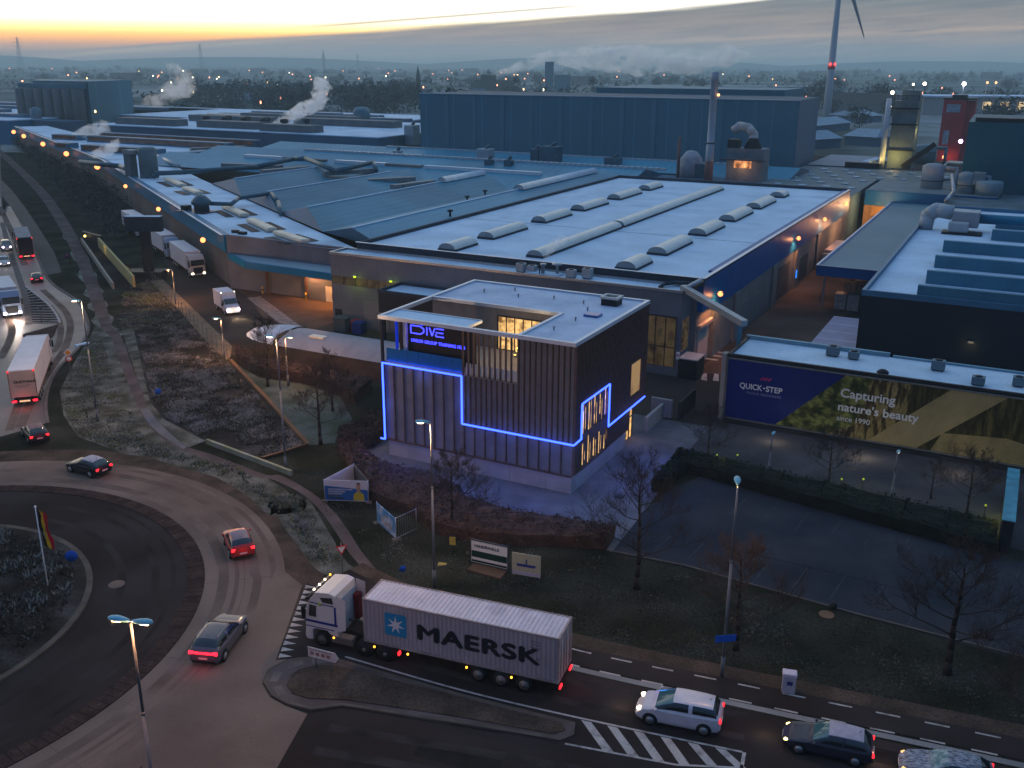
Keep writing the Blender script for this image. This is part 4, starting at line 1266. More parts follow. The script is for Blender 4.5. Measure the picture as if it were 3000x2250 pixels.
bd.part('sand_picture', panel([(25.2, .5), (61.4, .5), (61.4, 1.6), (36, 1.9), (31.2, 2.75), (26, 2.35)], .035, .05), m_sand)
bd.part('trunk_picture', panel([(16.0, .5), (24.2, .5), (22.9, 2.4), (22.8, 6.5), (19.4, 6.5), (19.0, 3.4), (18.2, 1.6)], .035, .06), m_bark)
bd.part('plank_picture', panel([(19.8, .5), (24.0, .5), (30.8, 6.5), (26.2, 6.5)], .06, .08), m_plank)
bd.part('navy_panel', panel([(6.1, .5), (11.1, .5), (17.2, 6.5), (6.1, 6.5)], .08, .10), m_nav)
mt_ = mat('white_lettering', (.62, .62, .58), .5, var=.03)
rx = (R(90), 0, 0)
text('lettering', 'QUICK', .78, mt_, bd.o, (7.35, yb - .12, 3.72), rx, .01, heavy=.016, off=bd.off, sx=.90)
text('lettering', '\u00b7', 1.0, mt_, bd.o, (9.62, yb - .12, 3.66), rx, .01, bold=.03, off=bd.off)
text('lettering', 'STEP', .78, mt_, bd.o, (9.92, yb - .12, 3.72), rx, .01, heavy=.016, off=bd.off, sx=.98)
text('small_lettering', 'FLOOR DESIGNERS', .33, mat('grey_lettering', (.22, .24, .36), .5), bd.o, (8.1, yb - .12, 3.22), rx, .01, off=bd.off, sx=1.1, space=1.1)
mk = M()
for i in range(3):
    a = 9.25 + i * .36
    mk.add([(a, yb - .115, 4.78), (a + .22, yb - .115, 4.78), (a + .48, yb - .115, 5.1), (a + .26, yb - .115, 5.1)], [(0, 1, 2, 3)])
bd.part('emblem', mk, mat('magenta_mark', (.40, .015, .11), .5))
text('slogan', 'Capturing', 1.18, mt_, bd.o, (16.85, yb - .12, 4.35), rx, .01, heavy=.022, off=bd.off, sx=1.03)
text('slogan', "nature's beauty", 1.12, mt_, bd.o, (16.75, yb - .12, 3.0), rx, .01, heavy=.022, off=bd.off, sx=1.03)
text('small_slogan', 'since 1990', .72, mt_, bd.o, (16.75, yb - .12, 2.0), rx, .01, off=bd.off, sx=.98)
bd.part('frame', M().box(5.95, 61.6, yb - .16, yb + .0, 6.5, 6.62).box(5.95, 61.6, yb - .16, yb, .36, .48).box(5.92, 6.05, yb - .16, yb, .36, 6.62), mat('frame_grey', (.13, .13, .12), .6))
bd.part('corner_post', M().box(5.4, 5.85, 23.4, 24.2, 0, 6.95), mat('stone_post', (.28, .25, .20), .8, var=.12))
# added fill lamps without fixtures brighten the board evenly
for a in (12, 20, 28, 36):
    lamp(D(a, 19.8, 1.2), 95, (1, .86, .62), .5, name='board_fill_lamp')

# ================================================================ LEFT HALLS, METAL ROOFS, HIGH-BAY AND PLANT
m_rib = mat('ribbed_metal_roof', (.022, .150, .225), .55, col2=(.040, .19, .27), scale=.06, scale2=1.5, var=.14, var2=.08, stripe=(0, 1.7, .72, .13))
m_ribb = mat('ribbed_metal_roof_cross', (.040, .195, .29), .5, col2=(.06, .24, .335), scale=.05, scale2=1.0, var=.12, var2=.07, stripe=(0, 2.2, .80, .08))
m_hip = mat('plain_metal_hip', (.055, .115, .175), .5, var=.1, scale=.2)
m_hb = mat('high_bay_blue_panel', (.080, .180, .215), .6, var=.10, scale=.08, stripe=(0, 9.2, 1.35, .03))
m_hbs = mat('high_bay_grey_panel', (.10, .15, .21), .5, var=.07, scale=.08)
m_low = mat('grey_lower_wall', (.12, .105, .10), .8, col2=(.15, .13, .12), scale=.2, scale2=3, var=.15, var2=.1)
m_duct = mat('teal_duct', (.06, .12, .15), .45, .3, var=.15)
m_silo = mat('weathered_silo_concrete', (.20, .19, .175), .85, col2=(.15, .145, .135), scale=.15, scale2=1.5, var=.15, var2=.1, stretch=(1, 1, .25))
m_yel = mat('yellowed_rooflight', (.60, .52, .40), .4, var=.15, scale=.8, stripe=(0, 1.2, .75, .08))
m_blk2 = mat('solar_grid', (.03, .035, .05), .4, var=.2)

lh = T('long_hall', 'very long left hall with blue fascia and frosted flat roof edge', 'hall', (-150, 95), frame='D')
F0, F1, F2 = (-80, 45.2), (-194.7, 120.5), (-340, 201)
I0, I1, I2 = (-55, 46.3), (-140, 101.3), (-176.5, 126)
m = M().sheet([F0, (-79.5, 45.4), (-52, 45.0), (-52, 46.3), I0, I1, I2, (-190, 168), (-262, 176), (-335, 212), F2, F1], 8.05)
lh.part('roof', m, m_frost)


def wallrun(pts, t, z0, z1):
    k = M()
    for p, q in zip(pts, pts[1:]):
        d = Vector((q[0] - p[0], q[1] - p[1])).normalized(); n_ = Vector((d.y, -d.x)) * t
        k.prism([p, q, (q[0] + n_.x, q[1] + n_.y), (p[0] + n_.x, p[1] + n_.y)], z0, z1)
    return k


lh.part('fascia', wallrun([F0, F1, F2], 1.0, 5.6, 8.3), m_bluef)
lh.part('wall', wallrun([(-79.4, 45.7), (-194.2, 121.3), (-340, 202)], .5, 0, 5.6), m_low)
lh.part('coping', wallrun([(-80.3, 44.85), (-195, 120.1), (-340.3, 200.6)], .4, 8.3, 8.36), m_metal)
m = M().box(-79.6, -52, 45.3, 45.9, 5.2, 8.35); m.box(-79.6, -71.6, 45.3, 45.9, 0, 5.2)
m.box(-64.6, -52, 45.3, 45.9, 0, 5.2); m.box(-71.6, -64.6, 45.5, 45.9, 4.4, 5.2)
lh.part('end_wall', m, m_hall)
m = M().box(-71.6, -64.6, 45.6, 45.7, 0, 4.4)
lh.part('roller_door', m, m_door)
m = M().box(-60.7, -59.6, 45.22, 45.3, 0, 2.3)
lh.part('side_door', m, mat('white_door', (.50, .47, .44), .5))
m = M().box(-72.1, -71.7, 45.1, 45.3, 0, 5).box(-64.5, -64.1, 45.1, 45.3, 0, 5).box(-63, -61.6, 45.24, 45.3, 3.2, 4.0)
lh.part('door_jamb', m, mat('rusty_steel', (.12, .07, .045), .8))
lcan = T('bay_canopy', 'blue-edged canopy over the orange-lit loading bay at the long hall end', 'canopy', (-64, 42), frame='D')
m = M().prism([(-79.2, 45.2), (-52, 45.2), (-52, 40.5), (-72.0, 41.3)], 5.3, 5.5)
lcan.part('roof', m, mat('canopy_frost', (.24, .32, .36), .6, var=.1, scale=.2))
lcan.part('fascia', wallrun([(-52, 40.5), (-72.0, 41.3), (-79.4, 45.6)], -.35, 4.6, 5.62), m_bluef)
bl = wall_lamp(D(-62.6, 45.2, 4.6), -DB, 'glowing lamp under the loading bay canopy by the roller door', None, 4000)
lamp(D(-57, 43.2, 4.2), 2200, (1, .42, .12), .3, name='bay_light')
for k in range(3):
    a = (-72.4, -64, -53.2)[k]
    t = T('bay_bollard', ('left', 'middle', 'right')[k] + ' yellow and black impact post by the loading bay door', 'bollard', (a, 44.6), frame='D', group='impact posts of the loading bay')
    t.part('post', M().tube((a, 44.6, 0), (a, 44.6, 1.1), .14), mat('safety_yellow', (.50, .36, .02), .5)); t.part('band', M().tube((a, 44.6, .5), (a, 44.6, .75), .15), m_dark)

# lamps along the fascia
fl = [((4, 1750, 690), 'nearest'), ((4, 1335, 445), 'second'), ((4, 1030, 260), 'third'), ((4, 770, 103), 'fourth'), ((4, 540, 0), 'fifth'), ((1, 300, 930), 'sixth'), ((1, 200, 880), 'seventh'), ((1, 130, 853), 'eighth'), ((1, 155, 818), 'ninth')]
fb = [(-85.85, 49.48), (-119.00, 70.18), (-153.84, 92.22), (-195.49, 118.48), (-234.67, 140.99), (-271.96, 162.66), (-309.24, 184.78), (-332.71, 197.66)]
fd = Vector((F1[0] - F0[0], F1[1] - F0[1])).normalized()
fo = DA * fd.y - DB * fd.x
if fo.y > 0:
    fo = -fo
for i, (a, b) in enumerate(fb):
    # drop on the fascia line
    seg = (F0, F1) if a > F1[0] else (F1, F2)
    d = Vector((seg[1][0] - seg[0][0], seg[1][1] - seg[0][1])).normalized(); q = Vector((a - seg[0][0], b - seg[0][1])); s_ = q.dot(d)
    p = D(seg[0][0] + d.x * s_ , seg[0][1] + d.y * s_, 6.5) + fo * 1.05
    far_ = i > 3
    wall_lamp(p, fo, 'glowing orange lamp on the long blue fascia, %s from its near corner' % fl[i][1], 'lamps along the blue fascia', 9000 if not far_ else 15000, r=.42 if i < 3 else .75)

# rooflights on the flat band, each with a grid either side
k_ = 0
bd_ = Vector((-.832, .554))
for p, q in (((-74.2, 50.6), (-64.2, 45.9)), ((-86.6, 58.4), (-75.6, 51.6)), ((-101.5, 68.3), (-90, 61.2)), ((-128.4, 84.8), (-118.8, 79.6)), ((-144.6, 95.2), (-131.2, 87.4))):
    p, q = Vector(p), Vector(q)
    d = (q - p).normalized(); n_ = Vector((-d.y, d.x))
    c = (p + q) / 2; l_ = (q - p).length
    t = T('roof_light', ('nearest', 'second', 'third', 'fourth', 'farthest')[k_] + ' long yellowed rooflight on the frosted edge roof', 'rooflight', tuple(c), frame='D', z=8.05, group='yellowed rooflights')
    ry = math.atan2(d.y, d.x)
    t.part('glazing', M().obox((c.x, c.y, 8.5), (l_ * .92, 1.7, .7), ry), m_yel, bev=.3)
    k = M()
    for s_ in (-1, 1):
        for i in range(13):
            o = c + d * (l_ * .62) * (i / 12 - .5) + n_ * s_ * 2.1
            k.obox((o.x, o.y, 8.14), (.22, 1.5, .10), ry)
        o = c + n_ * s_ * 2.1
        k.obox((o.x, o.y, 8.10), (l_ * .66, .14, .06), ry)
    t.part('smoke_vent', k, m_blk2)
    k_ += 1
# cyclone and filter tower on the band, with long ducts
t = T('cyclone', 'squat teal cyclone drum with domed top on the frosted edge roof', 'cyclone', (-102, 62.8), frame='D', z=8.05)
t.part('drum', M().lathe([(1.35, 0), (1.35, 1.3), (1.75, 1.45), (1.75, 2.0), (.9, 2.9), (.25, 3.1)], (-101.9, 62.9, 8.05), 16), m_duct)
t.part('motor', M().box(-105.6, -104.2, 61.4, 62.8, 8.05, 9.2), m_dark, bev=.1)
t.part('platform', M().box(-106.4, -99.6, 60.8, 64.6, 8.12, 8.25), m_blk2)
t.part('duct', M().path([(-100.6, 63.6, 9.6), (-98.2, 66.5, 9.3), (-101, 71.5, 9.6), (-97.5, 76.5, 10.2), (-91.5, 71.5, 9.6), (-85.6, 65.2, 8.6)], .38, 8), m_duct)
t = T('filter_tower', 'round grey filter tower with square side box on the edge roof', 'filter tower', (-153, 97), frame='D', z=8.05)
t.part('drum', M().lathe([(2.1, 0), (2.1, 6.4), (1.6, 6.9), (.2, 7.0)], (-152.4, 97.6, 8.05), 20), mat('filter_grey', (.13, .18, .185), .6, var=.15, scale=.5))
t.part('side_box', M().box(-157.6, -155.6, 95.2, 97.2, 8.05, 13.4), mat('filter_box', (.12, .17, .18), .6, var=.1))
t.part('side_top', M().box(-157.8, -154.4, 95.1, 97.4, 13.4, 14.3), mat('filter_cap', (.25, .28, .28), .6, var=.1))
t.part('duct', M().path([(-149.5, 96.2, 8.6), (-147.5, 95.4, 9.5), (-142.5, 98.8, 9.7), (-133.5, 113, 10.2), (-131.5, 124, 11.2), (-127, 123, 11.6), (-109, 111.4, 10.6), (-108.5, 125, 11.4), (-104.5, 120.5, 10.2)], .55, 8), m_duct)
t.part('duct', M().path([(-186, 106, 9.3), (-168, 103, 9.4), (-157.5, 96.4, 9.6)], .6, 8), m_duct)
for a, b in ((-135, 112), (-128, 123.5), (-118, 117)):
    pass
# small hatches and rails at the near end
for k, (a, b, w) in enumerate(((-81.0, 48.9, 1.0), (-79.0, 48.3, 1.3))):
    single('roof_hatch', M().box(a - w / 2, a + w / 2, b - .4, b + .4, 8.06, 8.5), m_dark, ('small' if k == 0 else 'larger') + ' dark hatch near the front corner of the long hall roof', 'hatch', (a, b, 8.06), 'D')

# ---- metal gable roofs
mr = T('metal_roofed_hall', 'blue-grey halls with rows of ribbed metal gables beside the frosted hall', 'hall', (-90, 90), frame='D')
sl = .641


def inner_b(a):
    return 46.4 + (-55 - a) * sl


rid = [-59.0, -78.8, -98.8, -119.5]
vl = [-49.75, -68.6, -88.6, -109.2, -130.0]
bk = 125.0
for i, r_ in enumerate(rid):
    aR, aL = vl[i], vl[i + 1]
    fr, fl_ = max(46.4, inner_b(aR)), inner_b(aL)
    rb0 = inner_b(r_) + (1.2 if i == 0 else 2.6)
    k = M()
    k.quad((aR, fr, 8.35), (aR, 146 if i == 0 else bk, 8.35), (r_, 146 if i == 0 else bk, 10.4), (r_, rb0, 10.4))
    gb = mr.part('roof_slope', k, m_rib if i else m_ribb)
    k = M().quad((aL, fl_, 8.35), (r_, rb0, 10.4), (r_, 146 if i == 0 else bk, 10.4), (aL, bk, 8.35))
    mr.part('roof_slope', k, m_rib)
    k = M().quad((aR, fr, 8.35), (r_, rb0, 10.4), (aL, fl_, 8.35))
    mr.part('roof_hip', k, m_hip)
    k = M().box(r_ - .22, r_ + .22, rb0, 107 if i < 2 else 118, 10.38, 10.5)
    mr.part('ridge_cap', k, m_frost)
# bright ridge lights at the far ends
for a, b0, b1 in ((-59.0, 104, 141), (-78.8, 107.5, 124.5)):
    k = M(); k.sm = True
    pr = [(a - 1.1 * math.cos(math.pi * j / 8), 10.35 + .95 * math.sin(math.pi * j / 8)) for j in range(9)]
    k.add([(x, b0, q) for x, q in pr] + [(x, b1, q) for x, q in pr], [(j, j + 1, 10 + j, 9 + j) for j in range(8)] + [tuple(range(9)), tuple(range(17, 8, -1))])
    mr.part('ridge_light', k, mat('frosted_ridge_light', (.60, .64, .66), .4, var=.08, stripe=(1, 1.4, .8, .05)))
# long cross gables
for j, (br, b0, b1, a0, a1, z) in enumerate(((128.5, 117, 140, -178, -60.5, 10.6), (151, 140, 163, -182, -50, 10.6), (176, 163, 190, -180, -20, 10.2))):
    k = M().quad((a0, b0, 8.3), (a1, b0, 8.3), (a1, br, z), (a0, br, z))
    mr.part('roof_slope', k, m_ribb)
    k = M().quad((a0, br, z), (a1, br, z), (a1, b1, 8.3), (a0, b1, 8.3))
    mr.part('roof_slope', k, m_ribb)
    k = M().add([(a1, b0, 8.3), (a1, b1, 8.3), (a1, br, z)], [(0, 1, 2)])
    mr.part('gable_end', k, m_hip)
k = M()
for i in range(70):
    a = -150 + i * 1.5
    k.box(a, a + 1.1, 150.4, 151.6, 10.4, 11.0)
mr.part('ridge_light', k, mat('ridge_light_panel', (.42, .46, .48), .4, var=.1))
k = M()
for i in range(75):
    a = -140 + i * 1.5
    k.box(a, a + 1.2, 175.6, 176.4, 10.1, 10.5)
mr.part('ridge_light', k, mat('ridge_light_panel', (.42, .46, .48), .4, var=.1))
for a0, a1 in ((-96, -66), (-122, -107), (-151, -139)):
    mr.part('ridge_light', M().box(a0, a1, 127.6, 129.0, 10.4, 11.1), mat('frosted_ridge_light', (.60, .64, .66), .4, var=.08, stripe=(1, 1.4, .8, .05)))
for a0, a1 in ((-107, -97), (-138, -125)):
    mr.part('ridge_light', M().box(a0, a1, 127.6, 129.0, 10.4, 11.0), m_silo)
k = M().box(-182, -20, 190.0, 190.4, 0, 9.5)
mr.part('wall', M().box(-52, -49.7, 46.4, 133, 0, 8.3).box(-50.5, -20, 140.2, 190, 0, 8.28), m_hip)
mr.part('gutter', M().box(-178, -60, 139.7, 140.3, 8.3, 8.6).box(-178, -40, 162.7, 163.3, 8.3, 8.55), m_bitum)
# rooflights lying on the gables
k_ = 0
for p, q, z in (((-113, 112), (-106.5, 123.5), 9.8), ((-124.5, 104.5), (-121, 117), 10.2), ((-96.5, 106), (-90.5, 115), 9.6), ((-85.5, 99.5), (-83, 111), 9.7), ((-149, 118), (-133, 121), 9.4), ((-186, 144), (-178, 158), 9.7)):
    p, q = Vector(p), Vector(q); c = (p + q) / 2; d = q - p
    single('slope_light', M().obox((c.x, c.y, z), (d.length, 1.8, .9), math.atan2(d.y, d.x)), mat('dull_slope_light', (.20, .215, .21), .6, var=.15, stripe=(0, 1.5, .8, .1)),
           ('dull long rooflight on the metal gables, ' + ('under the far bend of the teal duct', 'left of the far duct bend', 'right of the hanging duct end', 'at the end of the teal duct', 'farthest left', 'by the far frosted roofs')[k_]), 'rooflight', (c.x, c.y, z), 'D', group='dull rooflights')
    k_ += 1
# little vents on the ribbed slope
for k, (a, b, z) in enumerate(((-55.2, 72, 9.4), (-64.2, 93, 8.8), (-66.5, 104, 8.55))):
    single('roof_pipe', M().lathe([(.18, 0), (.18, .9), (.5, .95), (.5, 1.2), (.1, 1.3)], (a, b, z), 10), m_dark, ('dark capped vent on the frosted strip beside the domed hall', 'thin dark vent low on the big ribbed slope', 'thin far vent at the valley of the ribbed slope')[k], 'vent', (a, b, z), 'D')
# plant on the cross roofs
k_ = 0
for a, b, z, sx, sy, sz in ((-100, 164, 9.0, 4, 3, 3.2), (-86, 166, 9.0, 2.4, 2.4, 3.6), (-82, 166.5, 9, 5, 4, 4.4), (-126, 161, 8.6, 2.2, 2, 2.2), (-90, 148, 9.6, 2, 2, 1.6), (-84.5, 148, 9.6, 2, 2, 1.7), (*(-148.55, 202.53), 8.6, 3.6, 4, 6.2), (-66, 170, 9, 4, 3, 2)):
    t = T('plant_unit', ('grey fan housing on the long roof left of the high-bay middle', 'narrow tall unit before the high-bay wall', 'boxy grey unit before the high-bay wall', 'small dark unit on the dotted roof ridge', 'left one of two dark cubes on the metal roof', 'right one of two dark cubes on the metal roof', 'tall dark plant box at the left end of the high-bay', 'low unit at the foot of the high-bay wall')[k_], 'roof plant', (a, b), frame='D', z=z)
    t.part('casing', M().box(a - sx / 2, a + sx / 2, b - sy / 2, b + sy / 2, z, z + sz), m_duct if k_ % 3 else m_plinthw, bev=.2)
    t.part('outlet', M().tube((a, b, z + sz - .1), (a + sx * .3, b, z + sz + .9), .45, .45, 8), m_duct)
    k_ += 1

# ---- farther flat roofs on the left
fh = T('monitor_roofed_hall', 'far left hall with frosted flat roof and long blue monitor boxes', 'hall', (-225, 180), frame='D')
m_mon = mat('monitor_box', (.07, .15, .21), .5, var=.15, scale=.2)
fh.part('wall', M().box(-276, -150, 186, 255, 0, 11.6), mat('blue_grey_wall', (.06, .13, .19), .55, var=.1, scale=.1))
fh.part('roof', M().box(-276.2, -149.8, 185.8, 255.2, 11.6, 11.9), m_frost)
for a0, a1, b, w, h, z in ((-252, -190, 164.5, 3.2, 2.0, 8.05), (-224, -192, 139, 3, 1.9, 8.05), (-271, -258, 166, 3.4, 1.7, 8.05), (-262, -190, 177, 3.0, 2.0, 8.05), (-240, -234, 143, 4, 1.6, 8.05)):
    fh.part('monitor', M().box(a0, a1, b - w / 2, b + w / 2, z, z + h), m_mon)
    fh.part('monitor_glazing', M().box(a0 + 1, a1 - 1, b - w / 2 - .06, b - w / 2, z + .5, z + h - .3), litwin('monitor_glow', (.55, .25, .10), .06, .5))
for a0, a1, b in ((-270, -240, 194), (-232, -205, 196), (-200, -178, 192), (-262, -222, 222), (-214, -170, 226), (-255, -200, 243)):
    fh.part('monitor', M().box(a0, a1, b - 3, b + 3, 11.9, 14.2), mat('brown_monitor', (.13, .14, .145), .7, var=.15, scale=.3))
k_ = 0
for row, (b, z) in enumerate(((204, 11.9), (210, 11.9))):
    for i in range(5):
        a = -238 + i * 9 + row * 5
        single('fan_cowl', M().lathe([(.9, 0), (.7, 1.6), (1.5, 2.0), (1.4, 3.0), (.2, 3.2)], (a, b, z), 10), m_dark, 'round dark fan cowl in the rows on the far left roof', 'fan cowl', (a, b, z), 'D', group='dark fan cowls on the far roof')
fh.part('pipe', M().tube((-182, 128, 9.2), (-184, 163, 9.0), .55).tube((-182.4, 128, 9.2), (-160, 114, 9.0), .5), m_galv)
f2 = T('farthest_hall', 'frosted flat-roofed hall with dark strips beyond the silo block', 'hall', (-330, 290), frame='D')
f2.part('wall', M().box(-420, -212, 262, 335, 0, 9.6), m_hip)
f2.part('roof', M().box(-420.2, -211.8, 261.8, 335.2, 9.6, 10.0), m_frost)
for i in range(7):
    a = -300 + (i % 4) * 26; b = 274 + (i // 4) * 22 + (i % 2) * 5
    f2.part('monitor', M().box(a, a + 20, b, b + 5, 10, 11.6), m_mon)
f2.part('pipe', M().tube((-300, 268, 11), (-215, 264, 11), .9), m_galv)
f2.part('tank', M().lathe([(3.5, 0), (3.5, 5), (2.5, 6.2), (.3, 6.5)], (-216, 268, 10), 16), mat('cyan_tank', (.10, .20, .23), .5, var=.1)).location
f3 = T('strip_roofed_hall', 'frosted hall with thin dark strips left of the silo block at the picture edge', 'hall', (-440, 250), frame='D')
f3.part('wall', M().box(-560, -352, 207, 330, 0, 9.6), m_bluef)
f3.part('roof', M().box(-560.2, -351.8, 206.8, 330.2, 9.6, 10.0), m_frost)
for i in range(12):
    a = -500 + (i % 3) * 50; b = 222 + (i // 3) * 26
    f3.part('monitor', M().box(a, a + 38, b, b + 5, 10, 11.4), m_mon)
# silo block
sb = T('silo_block', 'tall blue block with a row of concrete silos on its left', 'silo building', (-350, 245), frame='D')
sb.part('block', M().add([(*q, z) for z in (0, 25.2) for q in ((-337.8, 237.3), (-354.8, 276), (-402, 262), (-372, 236.5))], [(0, 1, 2, 3), (7, 6, 5, 4), (0, 4, 5, 1), (1, 5, 6, 2), (2, 6, 7, 3), (3, 7, 4, 0)]), m_hb)
for i in range(7):
    t_ = i / 6
    a, b = -375.5 + 34 * t_, 232.5 + 2.2 * t_
    sb.part('silo', M().lathe([(2.7, 0), (2.7, 21.6), (2.5, 22.0), (.3, 22.2)], (a, b, 0), 18), m_silo)
sb.part('gallery', M().box(-378, -338.2, 233, 236.4, 22.2, 24.2), m_hb)
sb.part('base_building', M().box(-366, -332, 218, 229, 0, 9.5), m_hip)
sb.part('tank', M().lathe([(2.2, 0), (2.2, 4.6), (.4, 5.2)], (-354, 222, 9.5), 14), mat('pale_tank', (.17, .24, .27), .5))
wl = wall_lamp(D(-340.5, 240.5, 12.5), DA, 'single yellow lamp low on the blue silo block', None, 300, (1, .75, .3), glow('yellow_lamp_glass', (1, .62, .18), 22), .8)

# ---- high-bay warehouse
hb = T('high_bay', 'huge windowless blue high-bay warehouse block in the distance', 'warehouse', (-78, 200), frame='D')
hq = [(-135.1, 186.8), (-25.6, 193.4), (-27.2, 226), (-136.8, 219.4)]
hb.part('wall', M().prism(hq, 0, 25.0), m_hb)
hb.part('end_panel', M().prism([(-25.55, 193.4), (-25.4, 193.41), (-27.0, 226), (-27.15, 226)], 0, 24.9), m_hbs)
hb.part('parapet', wallrun([hq[0], hq[1]], .25, 25.0, 25.2), m_metal)
hb.part('roof', M().sheet([hq[0], hq[1], hq[2], hq[3]], 25.05), mat('dark_frost_roof', (.06, .10, .13), .7, var=.1))
for i in range(11):
    t_ = (i + 1) / 12.2
    a, b = hq[0][0] + (hq[1][0] - hq[0][0]) * t_, hq[0][1] + (hq[1][1] - hq[0][1]) * t_
    hb.part('panel_joint', M().box(a - .7, a + .7, b - .12, b + .1, 9, 24.6), mat('pale_blue_joint', (.090, .195, .23), .6, var=.05))
hb.part('rear_block', M().prism([(-96, 228), (-38, 231), (-39, 262), (-97, 259)], 0, 26.6), m_hb)
# stack, furnace, bent duct at the right end
t = T('chimney', 'tall pale steel chimney with a small light before the high-bay', 'chimney', (-36.8, 156.4), frame='D', z=8)
t.part('shaft', M().lathe([(.95, 0), (.95, 8), (.85, 8.1), (.80, 22), (.92, 22.1), (.92, 24), (.7, 24.1)], (-36.8, 156.4, 8), 16), mat('chimney_steel', (.30, .33, .36), .5, .2, var=.1))
t.part('base', M().lathe([(.98, 0), (.98, 4.5), (.96, 4.6)], (-36.8, 156.4, 8.0), 16), mat('primer_red', (.26, .13, .11), .7, var=.15))
t.part('bands', M().lathe([(.98, 0), (.98, .25), (.96, .26)], (-36.8, 156.4, 16.5), 16), m_dark)
t.part('warning_light', M().ball((-35.6, 156.0, 27.2), .32, 8, 6), e_sodn)
t = T('furnace_house', 'grey process house with orange-lit opening below a big bent duct', 'process plant', (-30, 162), frame='D', z=8)
t.part('house', M().box(-33.4, -25, 158.5, 164, 8, 15.5), mat('process_grey', (.16, .18, .19), .6, var=.2, scale=.5))
t.part('opening', M().box(-31.6, -27.6, 158.4, 158.5, 11.2, 12.8), litwin('furnace_glow', (1.0, .38, .14), 1.1, .8))
t.part('bent_duct', M().path([(-33.0, 161, 19.2), (-31.6, 161, 20.3), (-29.6, 161, 20.0), (-28.2, 161, 18.6), (-28.2, 161, 15.4)], 1.0, 12), mat('pale_duct', (.40, .38, .36), .5, var=.1))
t.part('hopper', M().lathe([(2.4, 0), (1.0, 2.8), (.9, 3.0)], (-28.2, 161, 15.0), 12).box(-33.6, -31.2, 159, 162, 15.5, 17.4), m_dark)
t.part('platform', M().box(-34.4, -24.2, 157.2, 158.2, 12.9, 13.1), m_blk2)
lamp(D(-29.5, 156.4, 11.6), 260, (1, .45, .16), .5, name='furnace_light')
t = T('dust_filter', 'pale grey dust filter with red-brown pipe left of the chimney', 'filter', (-43, 161), frame='D', z=8)
t.part('tank', M().lathe([(2.6, 0), (2.6, 4.5), (1.2, 6.2), (.2, 6.4)], (-42.6, 161, 8), 14), mat('filter_pale', (.30, .32, .35), .6, var=.15))
t.part('pipe', M().tube((-44.5, 157.4, 8), (-44.5, 157.4, 17.6), .4), mat('rust_pipe', (.20, .11, .09), .8, var=.2))
t.part('box', M().box(-41, -38.5, 159, 162, 8, 11.5), m_duct)
# rear stacks far behind the high-bay
t = T('concrete_stack', 'short square concrete stack standing behind the high-bay roof', 'stack', (41.79, 1200.96), z=0)
t.part('shaft', M().box(-5, 5, -5, 5, 0, 34.5), m_hb); t.part('house', M().box(6, 25, -6, 6, 0, 20), m_hb)

# ---- right-hand plant
pr_ = T('patterned_hall', 'wide low hall with a chequered pattern of small frosted rooflights', 'hall', (0, 168), frame='D')
pr_.part('wall', M().prism([(-24, 175.2), (-2, 175.2), (24.5, 175.2), (24.5, 200), (-24, 200)], 0, 8.4).box(-24, -2.5, 135, 175.2, 0, 8.4), mat('teal_wall', (.05, .10, .13), .6, var=.1))
m_ptop = mat('teal_sheet_roof', (.105, .150, .165), .65, col2=(.13, .18, .19), scale=.2, var=.12, stripe=(0, 1.0, .9, .08))
pr_.part('roof', M().sheet([(-24, 135), (-2.3, 135), (-2.3, 175.2), (24.5, 175.2), (24.5, 200), (-24, 200)], 8.5), m_ptop)
k = M()
for j in range(8):
    for i in range(9):
        a = -21 + i * 5.2 + (j % 2) * 2.6; b = 138.5 + j * 7.6
        if b < 174 and a > -4:
            continue
        pr_.part('rooflight', M().box(a, a + 1.5, b, b + 1.9, 8.5, 8.72), mat('cyan_rooflight', (.26, .36, .42), .5, var=.3, scale=.3))
t = T('grey_flat_roof', 'pale grey flat roof with one white rooflight beyond the chequered hall', 'hall', (-14, 215), frame='D')
t.part('wall', M().box(-24, -7, 202, 236, 0, 8.6), m_hip); t.part('roof', M().sheet([(-24, 202), (-7, 202), (-7, 236), (-24, 236)], 8.65), mat('grey_felt', (.24, .27, .30), .7, var=.1))
t.part('rooflight', M().obox((-9.2, 213, 9.2), (2.0, 13, 1.0), R(-8)), m_frost)
t.part('dark_end', M().box(-14, -5.6, 200.2, 202, 8.4, 9.9), m_dark)
tw = T('process_tower', 'tall grey process tower with white pipe, decks and bright floodlights', 'tower', (-2.4, 213), frame='D', z=8)
m_tow = mat('tower_sheet', (.15, .185, .18), .6, col2=(.11, .14, .14), scale=.25, scale2=2, var=.15, var2=.1)
tw.part('body', M().box(-5.0, 1.0, 209.4, 216.4, 8, 25.0), m_tow)
tw.part('pipe', M().tube((-6.1, 208.3, 8), (-6.1, 208.3, 25.5), .7, .7, 14), mat('white_pipe', (.45, .46, .47), .5, var=.08))
for z in (12.6, 19.0, 23.0):
    tw.part('deck', M().box(-5.4, 1.4, 208.8, 209.4, z, z + .35), m_dark)
tw.part('top_house', M().box(-3.4, .9, 210.5, 215, 25.0, 27.6), m_tow)
k = M()
for a, b in ((-5, 209.4), (1, 209.4), (-5, 216.4), (1, 216.4), (-2, 209.4)):
    k.tube((a, b, 25), (a, b, 26.3), .07, .07, 5)
k.box(-5.1, 1.1, 209.3, 209.5, 26.2, 26.35); k.box(-5.1, -4.95, 209.5, 216.4, 26.2, 26.35)
tw.part('railing', k, m_dark)
